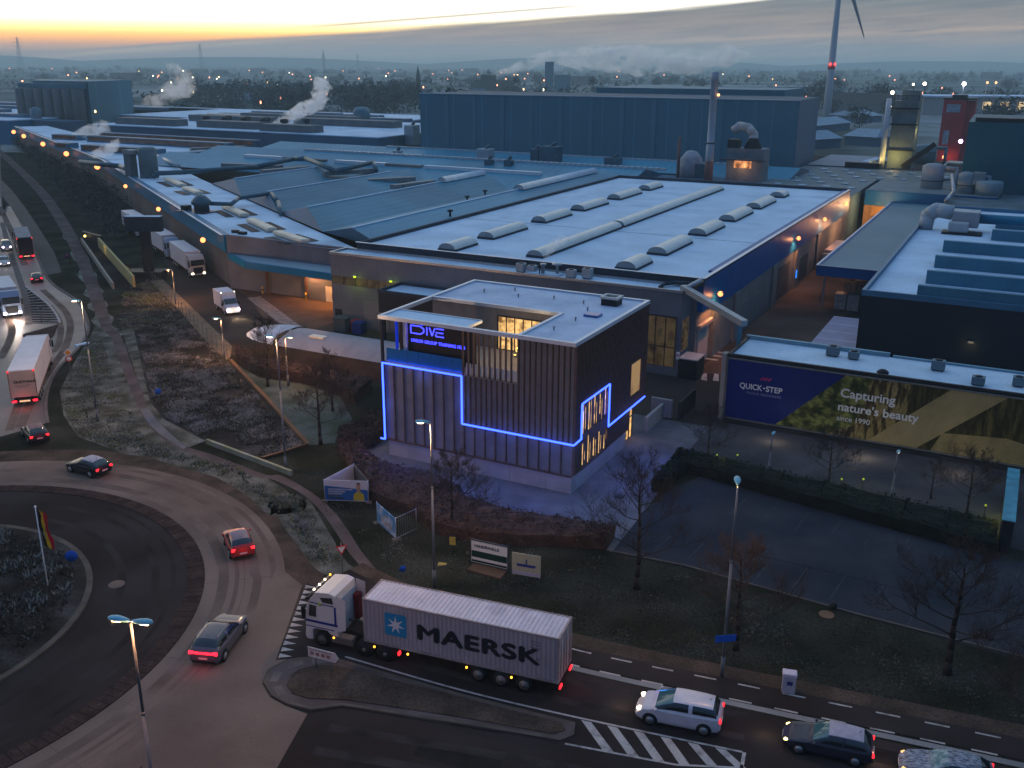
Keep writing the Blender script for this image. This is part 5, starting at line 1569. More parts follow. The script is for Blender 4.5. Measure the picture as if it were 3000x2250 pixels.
for p in ((-5.6, 208.6, 27.0), (1.5, 212, 29.2), (-1.2, 212, 29.0), (-5.8, 208.4, 23.6)):
    q = .42 if p[2] != 29.0 else .24
    tw.part('floodlight', M().ball(p, q, 8, 6), glow('tower_floodlight', (1, .80, .55), 18))
    tw.part('lamp_arm', M().tube((p[0] + .3, p[1] + .6, p[2] - 2.2), (p[0], p[1], p[2] - .3), .08, .08, 5), m_dark)
lamp(D(-3.0, 206.6, 11.0), 900, (1, .72, .22), .5, name='tower_light'); lamp(D(2.6, 211.5, 17.5), 420, (1, .76, .26), .4, name='tower_light')
lamp(D(-6.6, 206.8, 10.0), 160, (1, .72, .22), .4, name='tower_light')
tw.part('conveyor', M().obox((2.6, 209, 11.6), (9.5, 1.3, 1.3), 0, 0, R(-40)), m_dark)
# tanks
for i, (a, b, r_, z, h, lb) in enumerate(((10.5, 163, 2.25, 8, 13.9, 'round grey tank with ring, nearest the black block'), (17.6, 157.5, 1.7, 8, 13.0, 'round grey tank with side box by the dark blue block'), (1.4, 238, 2.9, 8, 12.6, 'domed teal tank in the distance right of the tower'))):
    t = T('tank', lb, 'tank', (a, b), frame='D', z=z - 1)
    mm_ = mat('tank_grey_%d' % i, ((.24, .27, .28), (.19, .24, .26), (.15, .22, .24))[i], .55, var=.1, scale=.5)
    t.part('shell', M().lathe([(r_, 0), (r_, h - z - .6 + 1), (r_ * .6, h - z + 1 - .15), (.2, h - z + 1)], (a, b, z - 1), 20), mm_)
    t.part('ring', M().lathe([(r_ + .07, 0), (r_ + .07, .16), (r_ + .02, .17)], (a, b, z + 2.2), 20), m_dark)
    t.part('pipe', M().path([(a + r_, b, h - 1), (a + r_ + 2.4, b, h - 1), (a + r_ + 2.4, b, z - .9)], .45, 8), mm_)
    if i == 1:
        t.part('side_box', M().box(a + 1.2, a + 3.4, b - 1.4, b + .6, 10.6, 13.0), mm_)
single('low_tank', M().lathe([(2.6, 0), (2.6, 2.6), (2.3, 2.9), (.2, 3.0)], (22.0, 156.5, 8.5), 18), mat('pale_teal_tank', (.20, .27, .29), .5, var=.1), 'low wide pale tank right of the two round tanks', 'tank', (22.0, 156.5, 8.5), 'D')
t = T('process_piping', 'tangle of pale process pipes between the tanks and the dark block', 'pipes', (14, 180), frame='D', z=8.5)
t.part('pipe', M().path([(9, 178, 9), (16, 178, 9.6), (22, 186, 11.2)], .5, 8), m_galv); t.part('pipe', M().path([(9, 186, 9), (12, 182, 12.5), (20, 180, 12.5)], .45, 8), m_galv)
t.part('pipe', M().path([(15.5, 140, 9), (16, 150, 9.6), (14.6, 158, 12)], .4, 8), m_galv)
db = T('dark_block', 'dark blue windowless block with black roof edge at the right picture edge', 'building', (40, 180), frame='D')
m_db = mat('night_blue_cladding', (.010, .085, .118), .55, var=.08, scale=.1)
db.part('wall', M().prism([(16.1, 162.2), (80, 159), (82, 200), (14.8, 200)], 0, 22.6), m_db)
db.part('parapet', M().prism([(17.2, 163.2), (80, 160), (80.2, 163), (18.0, 166)], 22.6, 23.5), m_dark)
db.part('floodlight', M().ball((15.0, 163, 18.6), .42, 8, 6), glow('violet_floodlight', (.75, .35, 1.0), 16))
# plinth roofs below the dark block
t = T('service_roof', 'low teal service roof strewn with pipes below the dark block', 'hall', (30, 140), frame='D')
t.part('roof', M().box(14.9, 75, 124.6, 162, 0, 8.3), mat('service_felt', (.085, .12, .135), .7, col2=(.12, .16, .18), scale=.2, var=.2))
t.part('upstand', M().box(14.9, 75, 124.4, 124.6, 8.3, 9.0), m_bitum)
rt_ = T('red_tower', 'tall red tower with two pale sign panels in the distance', 'tower', (0, 335), frame='D')
m_rt = mat('red_cladding', (.42, .045, .050), .55, var=.12, scale=.2, stripe=(0, 5.2, .7, .03))
rt_.part('body', M().box(-3.4, 4.2, 332, 340, 0, 21.8).box(4.2, 7.2, 333.2, 340, 0, 21.4), m_rt)
rt_.part('crown', M().box(-3.7, 7.5, 331.8, 340.2, 21.8, 22.4).box(-1, 4, 334, 338, 22.4, 23.4), m_dark)
rt_.part('sign_panel', M().box(-2.2, 2.4, 331.85, 332, 17.4, 20.2), mat('pale_sign', (.30, .36, .40), .5, var=.3, scale=.6))
rt_.part('sign_panel', M().box(-2.2, -.2, 331.85, 332, 6.0, 11.0), mat('pale_sign', (.30, .36, .40), .5, var=.3, scale=.6))
rt_.part('floodlight', M().ball((-.6, 330.5, 1.6), .7, 8, 6), e_sodn)
lamp(D(1.5, 329.6, 2.0), 110, (1, .35, .15), .5, name='red_tower_light')
t = T('floodlit_depot', 'pale low building with lit windows under violet-white floodlights', 'building', (337.11, 712.62), z=0)
t.part('wall', M().box(-50, 60, 0, 30, 0, 12), mat('depot_wall', (.34, .32, .30), .7, var=.1)); t.part('roof', M().box(-52, 62, -2, 32, 12, 13), m_frost)
for i in range(4):
    t.part('window', M().box(-20 + i * 12, -13 + i * 12, -.2, 0, 4, 9), litwin('depot_window', (1, .72, .36), 1.2, .2))
for x, z in ((-25, 21), (25, 19), (-9, 22), (-3, 22)):
    t.part('floodlight', M().ball((x, -4, z), 1.35 if abs(x) > 20 else .8, 8, 6), e_white if abs(x) > 20 else e_sodn)
    t.part('mast', M().tube((x, -3.5, 0), (x, -3.5, z), .3, .3, 6), m_galv)
# low sheds at the foot of the turbine
for i, (p, q, w, lb) in enumerate((((-73.93, 451.18), (-62.58, 499.08), 14, 'long low shed with frosted roof at the foot of the wind turbine'), ((-69.52, 567.65), (-58.70, 588.52), 22, 'frosted barn roof among dark trees right of the wind turbine'), ((-53.07, 361.82), (-45.54, 376.37), 12, 'low frosted house roof left of the process tower'), ((-46.81, 393.16), (-32.92, 387.51), 14, 'wide low house with frosted hipped roof beside the process tower'))):
    p, q = Vector(p), Vector(q); d = (q - p); l_ = d.length; c = (p + q) / 2
    t = T('shed', lb, 'shed', tuple(D(c.x, c.y)[:2]), DROT + math.atan2(d.y, d.x))
    t.part('wall', M().box(-l_ / 2, l_ / 2, 0, w, 0, 4), m_hip)
    t.part('roof', M().add([(-l_ / 2 - .6, -.8, 3.9), (l_ / 2 + .6, -.8, 3.9), (l_ / 2 - 2, w / 2, 7), (-l_ / 2 + 2, w / 2, 7), (-l_ / 2 - .6, w + .8, 3.9), (l_ / 2 + .6, w + .8, 3.9)], [(0, 1, 2, 3), (3, 2, 5, 4), (0, 3, 4), (1, 5, 2)]), mat('blue_frost_tiles', (.22, .30, .36), .7, var=.15))

# ================================================================ VEHICLES
m_tyre = mat('tyre_rubber', (.018, .018, .019), .85, var=.1)
m_rim = mat('alloy_rim', (.32, .31, .31), .35, .6, var=.05)
m_win = mat('car_glass', (.012, .016, .020), .06, var=0, var2=0, spec=.8)
m_wsc = mat('windscreen_glass', (.035, .10, .115), .06, var=.1, spec=.9)
m_under = mat('under_body', (.014, .014, .015), .8)
e_tail = glow('tail_light', (1.0, .02, .03), 3.2)
e_tails = glow('tail_light_strong', (1.0, .012, .03), 5.5)
e_head = glow('head_light', (1.0, .88, .62), 7)
e_headw = glow('head_light_white', (1.0, .80, .95), 26)
e_amber = glow('amber_side_light', (1.0, .42, .04), 5)
m_lamp = mat('lamp_lens', (.40, .36, .22), .2, var=0)
m_plate = mat('number_plate', (.55, .53, .48), .5, var=.1)


def paint(n, c, **k):
    return mat(n, c, .32, .15, var=.06, scale=2, var2=.05, coat=.5, **k)


def car(name, label, cat, loc, rot, L_, W_, H_, col, kind='hatch', tail=e_tail, head=None, roofcol=None, rails=False, bar=False, wsc=None, plate=True):
    """car built round a lofted shell; x forward, wheels on the ground"""
    t = T(name, label, cat, loc, R(rot))
    hw = W_ / 2; x0, x1 = -L_ / 2, L_ / 2
    hood = {'mpv': .60, 'suv': .60, 'hatch': .57, 'estate': .56, 'sedan': .56}[kind] * H_
    belt = hood + .04
    rs = {'mpv': (.30, .06, -.40, -.47), 'suv': (.22, .00, -.36, -.47), 'hatch': (.21, .00, -.34, -.47), 'estate': (.20, .0, -.38, -.475), 'sedan': (.18, .0, -.24, -.40)}[kind]
    wsb, wst, rrt, rrb = [q * L_ for q in rs]      # windscreen base, top; rear roof end, tailgate base
    stn = [  # x, bottom, shoulder height, top height at centre, half width, half width of the top
        (x1, .36, .46, .50, hw * .62, .55), (x1 - .10, .22, .52, .60, hw * .80, .72), (x1 - .45, .18, hood - .10, hood - .03, hw * .95, .80),
        (x1 - .95, .18, hood - .02, hood + .05, hw, .80), (wsb, .18, belt, hood + .10, hw, .80),
        (wst, .18, belt + .02, H_ - .03, hw, .74), ((wst + rrt) / 2, .18, belt + .03, H_, hw, .74), (rrt, .20, belt + .05, H_ - .05, hw * .98, .72),
        (rrb, .26, belt + .06, belt + .16, hw * .93, .80), (x0 + .03, .34, belt - .06, belt - .02, hw * .86, .80), (x0, .40, .60, .66, hw * .78, .75)]
    ring = []
    for x, zb, zs, zt, w, tw in stn:
        hi = zt > zs + .25
        pts = [(0, zb), (w * .82, zb), (w * .98, zb + .14), (w, (zb + zs) / 2), (w * .985, zs - .04), (w * .95, zs)]
        pts += [(w * (.86 + .1 * (tw - .74)), zs + (zt - zs) * .55), (w * tw, zt - .09), (w * tw * .72, zt - .015), (0, zt + .015)] if hi else [(w * .90, zs + (zt - zs) * .3), (w * .78, zt - .005), (w * .5, zt + .005), (0, zt + .01)]
        ring.append([(x, y, z) for y, z in pts])

    def cr_(p0, p1, p2, p3, u):
        return tuple(.5 * (2 * b_ + (c_ - a_) * u + (2 * a_ - 5 * b_ + 4 * c_ - d_) * u * u + (3 * b_ - a_ - 3 * c_ + d_) * u ** 3) * .55 + (b_ + (c_ - b_) * u) * .45 for a_, b_, c_, d_ in zip(p0, p1, p2, p3))

    KS, KR = 5, 3
    grid = []
    for j in range(len(ring) - 1):
        for q in range(KS if j < len(ring) - 2 else KS + 1):
            row = [cr_(ring[max(0, j - 1)][i], ring[j][i], ring[j + 1][i], ring[min(len(ring) - 1, j + 2)][i], q / KS) for i in range(10)]
            full = []
            for i in range(9):
                for r_ in range(KR if i < 8 else KR + 1):
                    full.append(cr_(row[max(0, i - 1)], row[i], row[i + 1], row[min(9, i + 2)], r_ / KR))
            grid.append(full)
    ns_, nr = len(grid), len(grid[0])
    vs = []
    for row in grid:
        vs += row + [(p[0], -p[1], p[2]) for p in row[-2:0:-1]]
    n = 2 * nr - 2
    faces = {'body': [], 'roof': [], 'wind': [], 'rear': [], 'sl': [], 'sr': []}
    for j in range(ns_ - 1):
        sj = (j + .5) / KS
        for i in range(n):
            q = (i, 'l') if i < nr - 1 else (n - 1 - i, 'r')
            ri = (q[0] + .5) / KR
            f = (j * n + i, (j + 1) * n + i, (j + 1) * n + (i + 1) % n, j * n + (i + 1) % n)
            key = 'body'
            if 4.1 < sj < 4.98 and ri > 6.67:
                key = 'wind'
            elif 7.05 < sj < 7.85 and ri > 6.67:
                key = 'rear'
            elif 4.25 < sj < 7.6 and 5.3 < ri < 6.99 and not 5.85 < sj < 6.02:
                key = 'sl' if q[1] == 'l' else 'sr'
            elif roofcol and 4.95 < sj < 7.1 and ri > 7.3:
                key = 'roof'
            faces[key].append(f)

    def sub_(key):
        k = M(); k.sm = True
        mp = {}
        fs = []
        for f in faces[key]:
            fs.append(tuple(mp.setdefault(i, len(mp)) for i in f))
        k.add([vs[i] for i in mp], fs)
        return k

    kb_ = sub_('body'); kb_.v += []
    base_ = [i for i in range(n)]
    kb_.add([vs[i] for i in range(n)], [tuple(range(n))]); kb_.add([vs[(ns_ - 1) * n + i] for i in range(n)], [tuple(range(n - 1, -1, -1))])
    t.part('body', kb_, col)
    if roofcol:
        t.part('roof_panel', sub_('roof'), roofcol)
    t.part('windscreen', sub_('wind'), wsc or m_win)
    t.part('rear_window', sub_('rear'), m_win)
    t.part('side_window', sub_('sl'), m_win); t.part('side_window', sub_('sr'), m_win)
    for s_ in (-1, 1):
        t.part('mirror', M().obox((wsb - .25, s_ * (hw + .10), belt + .10), (.14, .20, .13)), col, bev=.04)
        wr = .33 if kind not in ('suv', 'mpv') else .35
        for x in (x1 - .88, x0 + .85):
            w_ = t.part('wheel', M().wheel((x, s_ * (hw - .09), wr), wr, .22, 'y', 18), m_tyre)
            t.part('rim', M().wheel((x, s_ * (hw + .022), wr), wr * .64, .02, 'y', 14), m_rim, parent=w_)
            t.part('wheel_arch', M().tube((x, s_ * (hw - .10), wr + .02), (x, s_ * (hw + .006), wr + .02), wr + .075, wr + .06, 18), m_under, parent=w_)
        t.part('headlight', M().obox((x1 - .24, s_ * hw * .66, hood - .22), (.24, .30, .12), s_ * R(-24), 0, R(14)), head or m_lamp, bev=.05)
        t.part('tail_light', M().obox((x0 + .06, s_ * hw * .76, belt - .06), (.12, .30, .20), s_ * R(14)), tail, bev=.03)
        if rails:
            t.part('roof_rail', M().tube((wst - .1, s_ * hw * .66, H_ + .05), (rrt + .1, s_ * hw * .66, H_ + .03), .025, .025, 5), m_rim)
    if bar:
        t.part('light_bar', M().box(x0 - .035, x0 + .06, -hw * .78, hw * .78, belt - .10, belt - .0), tail)
    if plate:
        t.part('number_plate', M().box(x0 - .03, x0 + .0, -.26, .26, .56, .67), m_plate)
        t.part('number_plate', M().box(x1 - .02, x1 + .02, -.26, .26, .40, .50), m_plate)
    t.part('bumper', M().box(x0 - .015, x0 + .08, -hw * .74, hw * .74, .30, .46), m_under, bev=.03); t.part('bumper', M().box(x1 - .14, x1 - .0, -hw * .58, hw * .58, .24, .36), m_under, bev=.03)
    t.part('aerial', M().tube((rrt + .25, 0, H_ - .01), (rrt + .12, 0, H_ + .14), .018, .008, 5), m_under)
    if tail in (e_tail, e_tails):
        lamp((x0 - .5, 0, .8), 5 if tail is e_tail else 10, (1, .03, .03), .2, t.o, name='tail_glow')
    if head:
        lamp((x1 + .9, 0, .65), 18, (1, .85, .6), .2, t.o, name='head_glow')
    return t


p_white = paint('pearl_white_paint', (.56, .50, .53))
p_dark = paint('midnight_paint', (.034, .030, .044))
p_sil = paint('grey_silver_paint', (.105, .095, .110))
p_red = paint('scarlet_paint', (.40, .028, .030))
p_blk = paint('black_paint', (.012, .013, .018))
p_brn = paint('dark_maroon_paint', (.040, .022, .024))
p_fro = mat('frost_over_black_paint', (.30, .32, .37), .6, col2=(.045, .050, .065), scale=9, var=.2, thresh=(.40, .66), stretch=(.5, 1.6, 1))
p_frr = mat('frosted_roof_skin', (.36, .32, .37), .6, var=.12, scale=3)
car('people_carrier', 'white people carrier with its headlights on beside the hatched road marking', 'car', (9.15, 44.85), 162, 4.6, 1.86, 1.68, p_white, 'mpv', head=e_head, wsc=m_wsc)
car('estate_car', 'dark frosted-roof estate car with yellow headlights behind the white people carrier', 'car', (16.5, 42.5), 160, 4.5, 1.80, 1.46, p_dark, 'estate', head=glow('head_light_yellow', (1, .85, .28), 6), roofcol=p_frr, wsc=m_wsc)
car('frosted_car', 'car covered in streaky frost, cut off by the lower picture edge', 'car', (21.75, 40.35), 161, 4.4, 1.80, 1.45, p_fro, 'hatch', head=glow('head_light_dim', (1, .6, .2), 1.6), wsc=mat('frosted_windscreen', (.10, .19, .20), .4, col2=(.30, .36, .38), scale=4))
car('sport_utility', 'grey SUV with a full-width red light bar on the roundabout', 'car', (-17.75, 51.85), 82, 4.75, 1.95, 1.62, p_sil, 'suv', tail=e_tails, bar=True, rails=True)
car('red_car', 'small red crossover with a grey roof and white-striped bonnet on the roundabout', 'car', (-19.95, 64.3), 115, 4.0, 1.76, 1.55, p_red, 'suv', roofcol=mat('lilac_roof_skin', (.17, .13, .17), .4, var=.05))
car('black_hatchback', 'black hatchback with frosted roof entering the bend of the roundabout', 'car', (-36.75, 78.3), 152, 4.2, 1.78, 1.46, p_blk, 'hatch', roofcol=p_frr)
car('maroon_hatchback', 'dark maroon hatchback with red tail lights following the white lorry', 'car', (-45.05, 86.25), 127, 4.1, 1.78, 1.48, p_brn, 'hatch', roofcol=mat('maroon_frost', (.16, .10, .11), .5, var=.1))
car('black_saloon', 'small black car with red lights behind the dark lorry', 'car', (-76.9, 155.4), 115, 4.2, 1.78, 1.42, p_blk, 'sedan', tail=e_tails)
car('oncoming_van', 'oncoming car with glaring violet-white headlights at the left picture edge', 'car', (-95.2, 182.5), -60, 4.5, 1.85, 1.8, paint('grey_van_paint', (.2, .2, .22)), 'mpv', head=e_headw, tail=m_lamp)
car('oncoming_car', 'oncoming car with pale frosted roof ahead of the facing lorry', 'car', (-88.6, 168.2), -60, 4.3, 1.8, 1.45, paint('silver_paint', (.3, .3, .32)), 'hatch', head=e_headw, tail=m_lamp, roofcol=mat('pale_roof_skin', (.45, .50, .52), .5))
# bonnet stripes on the red car (same paint scheme as the photograph)


def lorry(name, label, loc, rot, Lt, box, cabc, lights='tail', H_=4.0, W_=2.5, cabx=None, rear=None, cabrot=0, axles=3, group=None, cabh=3.7):
    """articulated or box lorry: x forward, origin at the middle of the load box"""
    t = T(name, label, 'lorry', loc, R(rot), group)
    hw = W_ / 2
    k = M().box(-Lt / 2, Lt / 2, -hw, hw, 1.1, H_)
    b = t.part('load_box', k, box, bev=.06)
    t.part('box_trim', M().box(-Lt / 2 - .03, Lt / 2 + .03, -hw - .03, -hw + .08, 1.02, 1.16).box(-Lt / 2 - .03, Lt / 2 + .03, hw - .08, hw + .03, 1.02, 1.16)
           .box(-Lt / 2 - .03, -Lt / 2 + .05, -hw - .02, -hw + .07, 1.16, H_ - .02).box(-Lt / 2 - .03, -Lt / 2 + .05, hw - .07, hw + .02, 1.16, H_ - .02), mat('rust_trim', (.26, .13, .09), .6, var=.2), parent=b)
    if rear:
        t.part('rear_door', M().box(-Lt / 2 - .04, -Lt / 2 + .0, -hw + .08, hw - .08, 1.2, H_ - .1), rear)
    t.part('chassis', M().box(-Lt / 2 + .1, Lt / 2 + 1.2, -.5, .5, .65, 1.0).box(-Lt / 2 + .02, -Lt / 2 + .12, -hw, hw, .55, .85), m_under)
    for i in range(axles):
        for s_ in (-1, 1):
            w_ = t.part('wheel', M().wheel((-Lt / 2 + 2.0 + i * 1.35, s_ * (hw - .22), .5), .5, .36, 'y', 16), m_tyre)
            t.part('rim', M().wheel((-Lt / 2 + 2.0 + i * 1.35, s_ * (hw - .03), .5), .27, .03, 'y', 12), m_rim, parent=w_)
    c0 = Lt / 2 + (cabx if cabx is not None else .55); c1 = c0 + 2.2
    ch = cabh
    k = M()
    pf = [(c0, .9), (c0, ch - .25), (c0 + .25, ch), (c0 + 1.25, ch), (c1 - .10, ch - .75), (c1, 2.1), (c1 + .05, .55), (c1 - .5, .45), (c0, .6)]
    n = len(pf)
    k.add([(x, -hw * .97, z) for x, z in pf] + [(x, hw * .97, z) for x, z in pf], [tuple(range(n - 1, -1, -1)), tuple(range(n, 2 * n))] + [(i, (i + 1) % n, n + (i + 1) % n, n + i) for i in range(n)])
    cb = t.part('cab', k, cabc, bev=.08)
    k = M().add([(c1 - .085, -hw * .86, ch - .80), (c1 - .085, hw * .86, ch - .80), (c1 + .015, hw * .88, 2.1), (c1 + .015, -hw * .88, 2.1)], [(0, 3, 2, 1)])
    for i in range(4):
        p = k.v[i]; k.v[i] = (p[0] + .03, p[1], p[2] + .01)
    t.part('windscreen', k, m_win)
    t.part('grille', M().box(c1 + .03, c1 + .08, -hw * .6, hw * .6, .8, 1.8), m_under, parent=cb)
    t.part('sun_visor', M().box(c1 - .12, c1 + .14, -hw * .85, hw * .85, ch - .82, ch - .70), m_under, parent=cb)
    for s_ in (-1, 1):
        t.part('side_window', M().box(c0 + 1.0, c1 - .25, s_ * (hw * .97 + .005) - .01, s_ * (hw * .97 + .005) + .01, 2.15, 2.95), m_win)
        w_ = t.part('wheel', M().wheel((c1 - 1.2, s_ * (hw - .2), .5), .5, .34, 'y', 16), m_tyre)
        t.part('rim', M().wheel((c1 - 1.2, s_ * (hw - .02), .5), .27, .03, 'y', 12), m_rim, parent=w_)
        w_ = t.part('wheel', M().wheel((Lt / 2 - .7, s_ * (hw - .3), .5), .5, .5, 'y', 16), m_tyre)
        t.part('mirror', M().box(c1 - .15, c1 + .0, s_ * (hw + .12) - .1, s_ * (hw + .12) + .1, 1.9, 2.7), m_under)
        on = lights == 'head'
        t.part('headlight', M().box(c1 + .02, c1 + .12, s_ * hw * .74 - .19, s_ * hw * .74 + .19, .68, .95), e_headw if on else (e_head if lights == 'dim' else m_lamp), bev=.04)
        t.part('tail_light', M().box(-Lt / 2 - .06, -Lt / 2 + .02, s_ * hw * .78 - .22, s_ * hw * .78 + .22, .58, .78), e_tails if lights == 'tail' else mat('unlit_tail_lens', (.16, .01, .01), .3), bev=.03)
        if lights == 'tail':
            t.part('marker_light', M().ball((-Lt / 2 - .06, s_ * (hw - .05), H_ - .12), .09, 8, 5), e_tail)
    if lights == 'tail':
        t.part('number_plate', M().box(-Lt / 2 - .05, -Lt / 2 - .0, -.5, .5, .60, .76), glow('lit_number_plate', (1, .75, .40), .75))
        lamp((-Lt / 2 - .9, 0, .75), 26, (1, .06, .04), .3, t.o, name='tail_glow')
    elif lights == 'head':
        lamp((c1 + 1.0, 0, .8), 320, (1, .82, .70), .25, t.o, name='head_glow')
        lamp((c1 + .6, 0, .9), 3800, (1, .86, .72), .2, t.o, spot=70, rot=(R(78), 0, R(-90)), name='head_beam')
    return t


m_wbox = mat('white_lorry_side', (.64, .57, .57), .5, var=.08, scale=.6)
m_rdoor = mat('cream_rear_door', (.44, .34, .28), .5, var=.08)
wl_ = lorry('articulated_lorry', 'white articulated lorry seen from behind, bending left of the roundabout', (-52.3, 101.3), 109.2, 13.6, m_wbox, mat('white_cab', (.50, .45, .46), .4, var=.05), 'tail', rear=m_rdoor)
text('lettering', 'OUSTMANS', .40, mat('door_lettering', (.10, .07, .06), .6), wl_.o, (-6.86, .80, 2.62), (R(90), 0, R(-90)), .006, heavy=.02)
k = M().box(-6.86, -6.845, -.75, .75, 2.36, 2.42).box(-6.86, -6.845, -.5, .5, 2.2, 2.25)
k.build('text_line', mat('faint_door_print', (.30, .22, .18), .6), wl_.o)
lorry('curtain_lorry', 'dark lorry with frosted roof and red tail lights at the upper left', (-89.9, 178.7), 118.5, 13.2, mat('dark_curtain', (.035, .032, .035), .6, var=.1), p_dark, 'tail', rear=mat('black_rear_door', (.020, .018, .020), .6))
single('roof_frost', M().box(-6.5, 6.5, -1.2, 1.2, 0, .03), mat('thin_frost', (.17, .18, .20), .7, var=.2), 'thin frost sheet on the roof of the dark lorry', 'frost', (-89.9, 178.7, 4.0), rot=R(118.5))
lorry('facing_lorry', 'oncoming lorry with white roof, green bumper and glaring headlights', (-72.7, 137.0), -57.5, 8.6, mat('pale_grey_box', (.44, .46, .50), .5, var=.08), mat('pale_blue_cab', (.20, .26, .36), .4, var=.05), 'head', H_=3.9)
ylab = ('white lorry with lit headlights parked nearest along the long hall', 'white lorry parked behind the nearest one in the yard', 'white-roofed lorry half hidden by the dark pylon sign')
lorry('yard_lorry', ylab[0], (-56.0, 165.6), -59.4, 11.9, m_wbox, mat('warm_white_cab', (.46, .40, .36), .4, var=.06), 'dim', group='lorries in the yard')
lorry('yard_lorry', ylab[1], (-65.2, 181.0), -57.5, 10.6, m_wbox, mat('blue_white_cab', (.30, .34, .42), .4, var=.06), 'park', group='lorries in the yard')
lorry('yard_lorry', ylab[2], (-78.6, 203), -57.5, 10.6, m_wbox, mat('blue_white_cab', (.30, .34, .42), .4, var=.06), 'park', group='lorries in the yard')
for q, w in (((-51.95, 158.3, .8), e_head), ((-50.1, 159.2, .8), e_head), ((-61.6, 173.6, 3.5), e_sodn), ((-60.5, 174.6, 3.5), e_sodn)):
    pass
t = T('box_van', 'small white box van driving through the yard with headlights on', 'van', (-40.75, 135.9), R(-58))
t.part('load_box', M().box(-2.6, 1.1, -1.08, 1.08, .75, 2.95), mat('van_box_white', (.52, .50, .54), .45, var=.05), bev=.05)
k = M()
pf = [(1.12, .45), (1.12, 2.2), (1.7, 2.2), (2.35, 1.5), (3.15, 1.25), (3.25, .45)]
k.add([(x, -.95, z) for x, z in pf] + [(x, .95, z) for x, z in pf], [tuple(range(5, -1, -1)), tuple(range(6, 12))] + [(i, (i + 1) % 6, 6 + (i + 1) % 6, 6 + i) for i in range(6)])
t.part('cab', k, mat('van_cab_white', (.48, .46, .50), .35, var=.05), bev=.08)
t.part('roof_deflector', M().add([(.6, -1, 2.95), (.6, 1, 2.95), (1.6, .9, 2.25), (1.6, -.9, 2.25)], [(0, 3, 2, 1)]), mat('van_cab_white', (.5, .5, .5)))
t.part('windscreen', M().add([(1.76, -.85, 2.18), (1.76, .85, 2.18), (2.38, .88, 1.55), (2.38, -.88, 1.55)], [(0, 3, 2, 1)]), m_win)
for s_ in (-1, 1):
    for x in (-1.6, 2.45):
        w_ = t.part('wheel', M().wheel((x, s_ * .88, .36), .36, .24, 'y', 14), m_tyre)
        t.part('rim', M().wheel((x, s_ * 1.01, .36), .2, .02, 'y', 10), m_rim, parent=w_)
    t.part('headlight', M().box(3.2, 3.34, s_ * .7 - .18, s_ * .7 + .18, .75, 1.0), e_headw, bev=.04)
    t.part('mirror', M().box(2.0, 2.1, s_ * 1.15 - .12, s_ * 1.15 + .12, 1.35, 1.75), m_under)
    t.part('marker_light', M().ball((1.1, s_ * .95, 2.98), .07, 8, 4), e_head)
    t.part('side_window', M().box(1.3, 2.1, s_ * .955 - .01, s_ * .955 + .01, 1.45, 2.05), m_win)
lamp((4.2, 0, .8), 90, (1, .85, .6), .2, t.o, name='head_glow')
lamp((3.7, 0, 1.0), 3000, (1, .86, .55), .2, t.o, spot=60, rot=(R(74), 0, R(-90)), name='head_beam')
lorry('alley_lorry', 'pale lorry with small lights waiting in the alley under the blue canopy', tuple(D(1.15, 110)[:2]), math.degrees(DROT) - 90, 11, mat('warm_box', (.50, .36, .30), .5, var=.1), p_dark, 'park', H_=3.7, cabh=3.3)

# ---- the container lorry
HC = 159.9
hc = R(HC)
CC = (-2.63, 49.75)
tr = T('container_lorry', 'white tractor unit with blue stripes hauling a container past the splitter island', 'lorry', CC, hc)
m_cabw = mat('cream_white_cab', (.58, .50, .46), .38, var=.05, coat=.4)
m_stripe = mat('navy_stripe', (.015, .025, .16), .4)
m_chas = mat('dark_chassis', (.020, .018, .018), .7, var=.2)
tr.part('trailer_frame', M().box(-6.1, 7.0, -.55, .55, .85, 1.08).box(-6.1, -5.9, -1.2, 1.2, .62, 1.05).box(-5.9, 6.0, -1.18, -1.06, .98, 1.08).box(-5.9, 6.0, 1.06, 1.18, .98, 1.08), m_chas)
for x in (-1.25, -2.65, -4.05, 4.7, 6.1, 9.0):
    for s_ in (-1, 1):
        r_ = .50
        w_ = tr.part('wheel', M().wheel((x, s_ * 1.03, r_), r_, .36 if x > 8 or x < 0 else .44, 'y', 20), m_tyre)
        tr.part('rim', M().wheel((x, s_ * 1.22, r_), .30, .04, 'y', 16).wheel((x, s_ * 1.25, r_), .13, .06, 'y', 10), mat('steel_rim', (.20, .17, .15), .45, .4) if x < 8 else mat('steel_rim_dark', (.11, .10, .09), .5, .3), parent=w_)
        if 4 < x < 7:
            tr.part('mudguard', M().tube((x, s_ * .82, .52), (x, s_ * 1.20, .52), .585, .585, 14), m_chas, parent=w_)
# cab: lower shell, raised roof, windows
def prof(k, pf, y0, y1, ym=None):
    n = len(pf)
    k.add([(x, y0, z) for x, z in pf] + [(x, y1, z) for x, z in pf], [tuple(range(n - 1, -1, -1)), tuple(range(n, 2 * n))] + [(i, (i + 1) % n, n + (i + 1) % n, n + i) for i in range(n)])
    return k
c0, c1 = 7.85, 10.05
cb = tr.part('cab', prof(M(), [(c0, 1.15), (c0, 3.20), (c0 + .1, 3.70), (c0 + .55, 3.82), (c1 - .75, 3.70), (c1 - .35, 3.15), (c1 - .12, 2.75), (c1, 2.0), (c1 + .04, .85), (c1 - .35, .85), (c1 - .45, 1.05), (9.0 + .62, 1.1), (9.0 + .42, 1.22), (9.0 - .42, 1.22), (9.0 - .62, 1.0), (c0, .95)], -1.22, 1.22), m_cabw, bev=.10)
tr.part('bumper', prof(M(), [(c1 - .42, .38), (c1 - .42, 1.0), (c1 + .06, 1.0), (c1 + .10, .55), (c1 - .02, .36)], -1.22, 1.22), m_cabw, bev=.06)
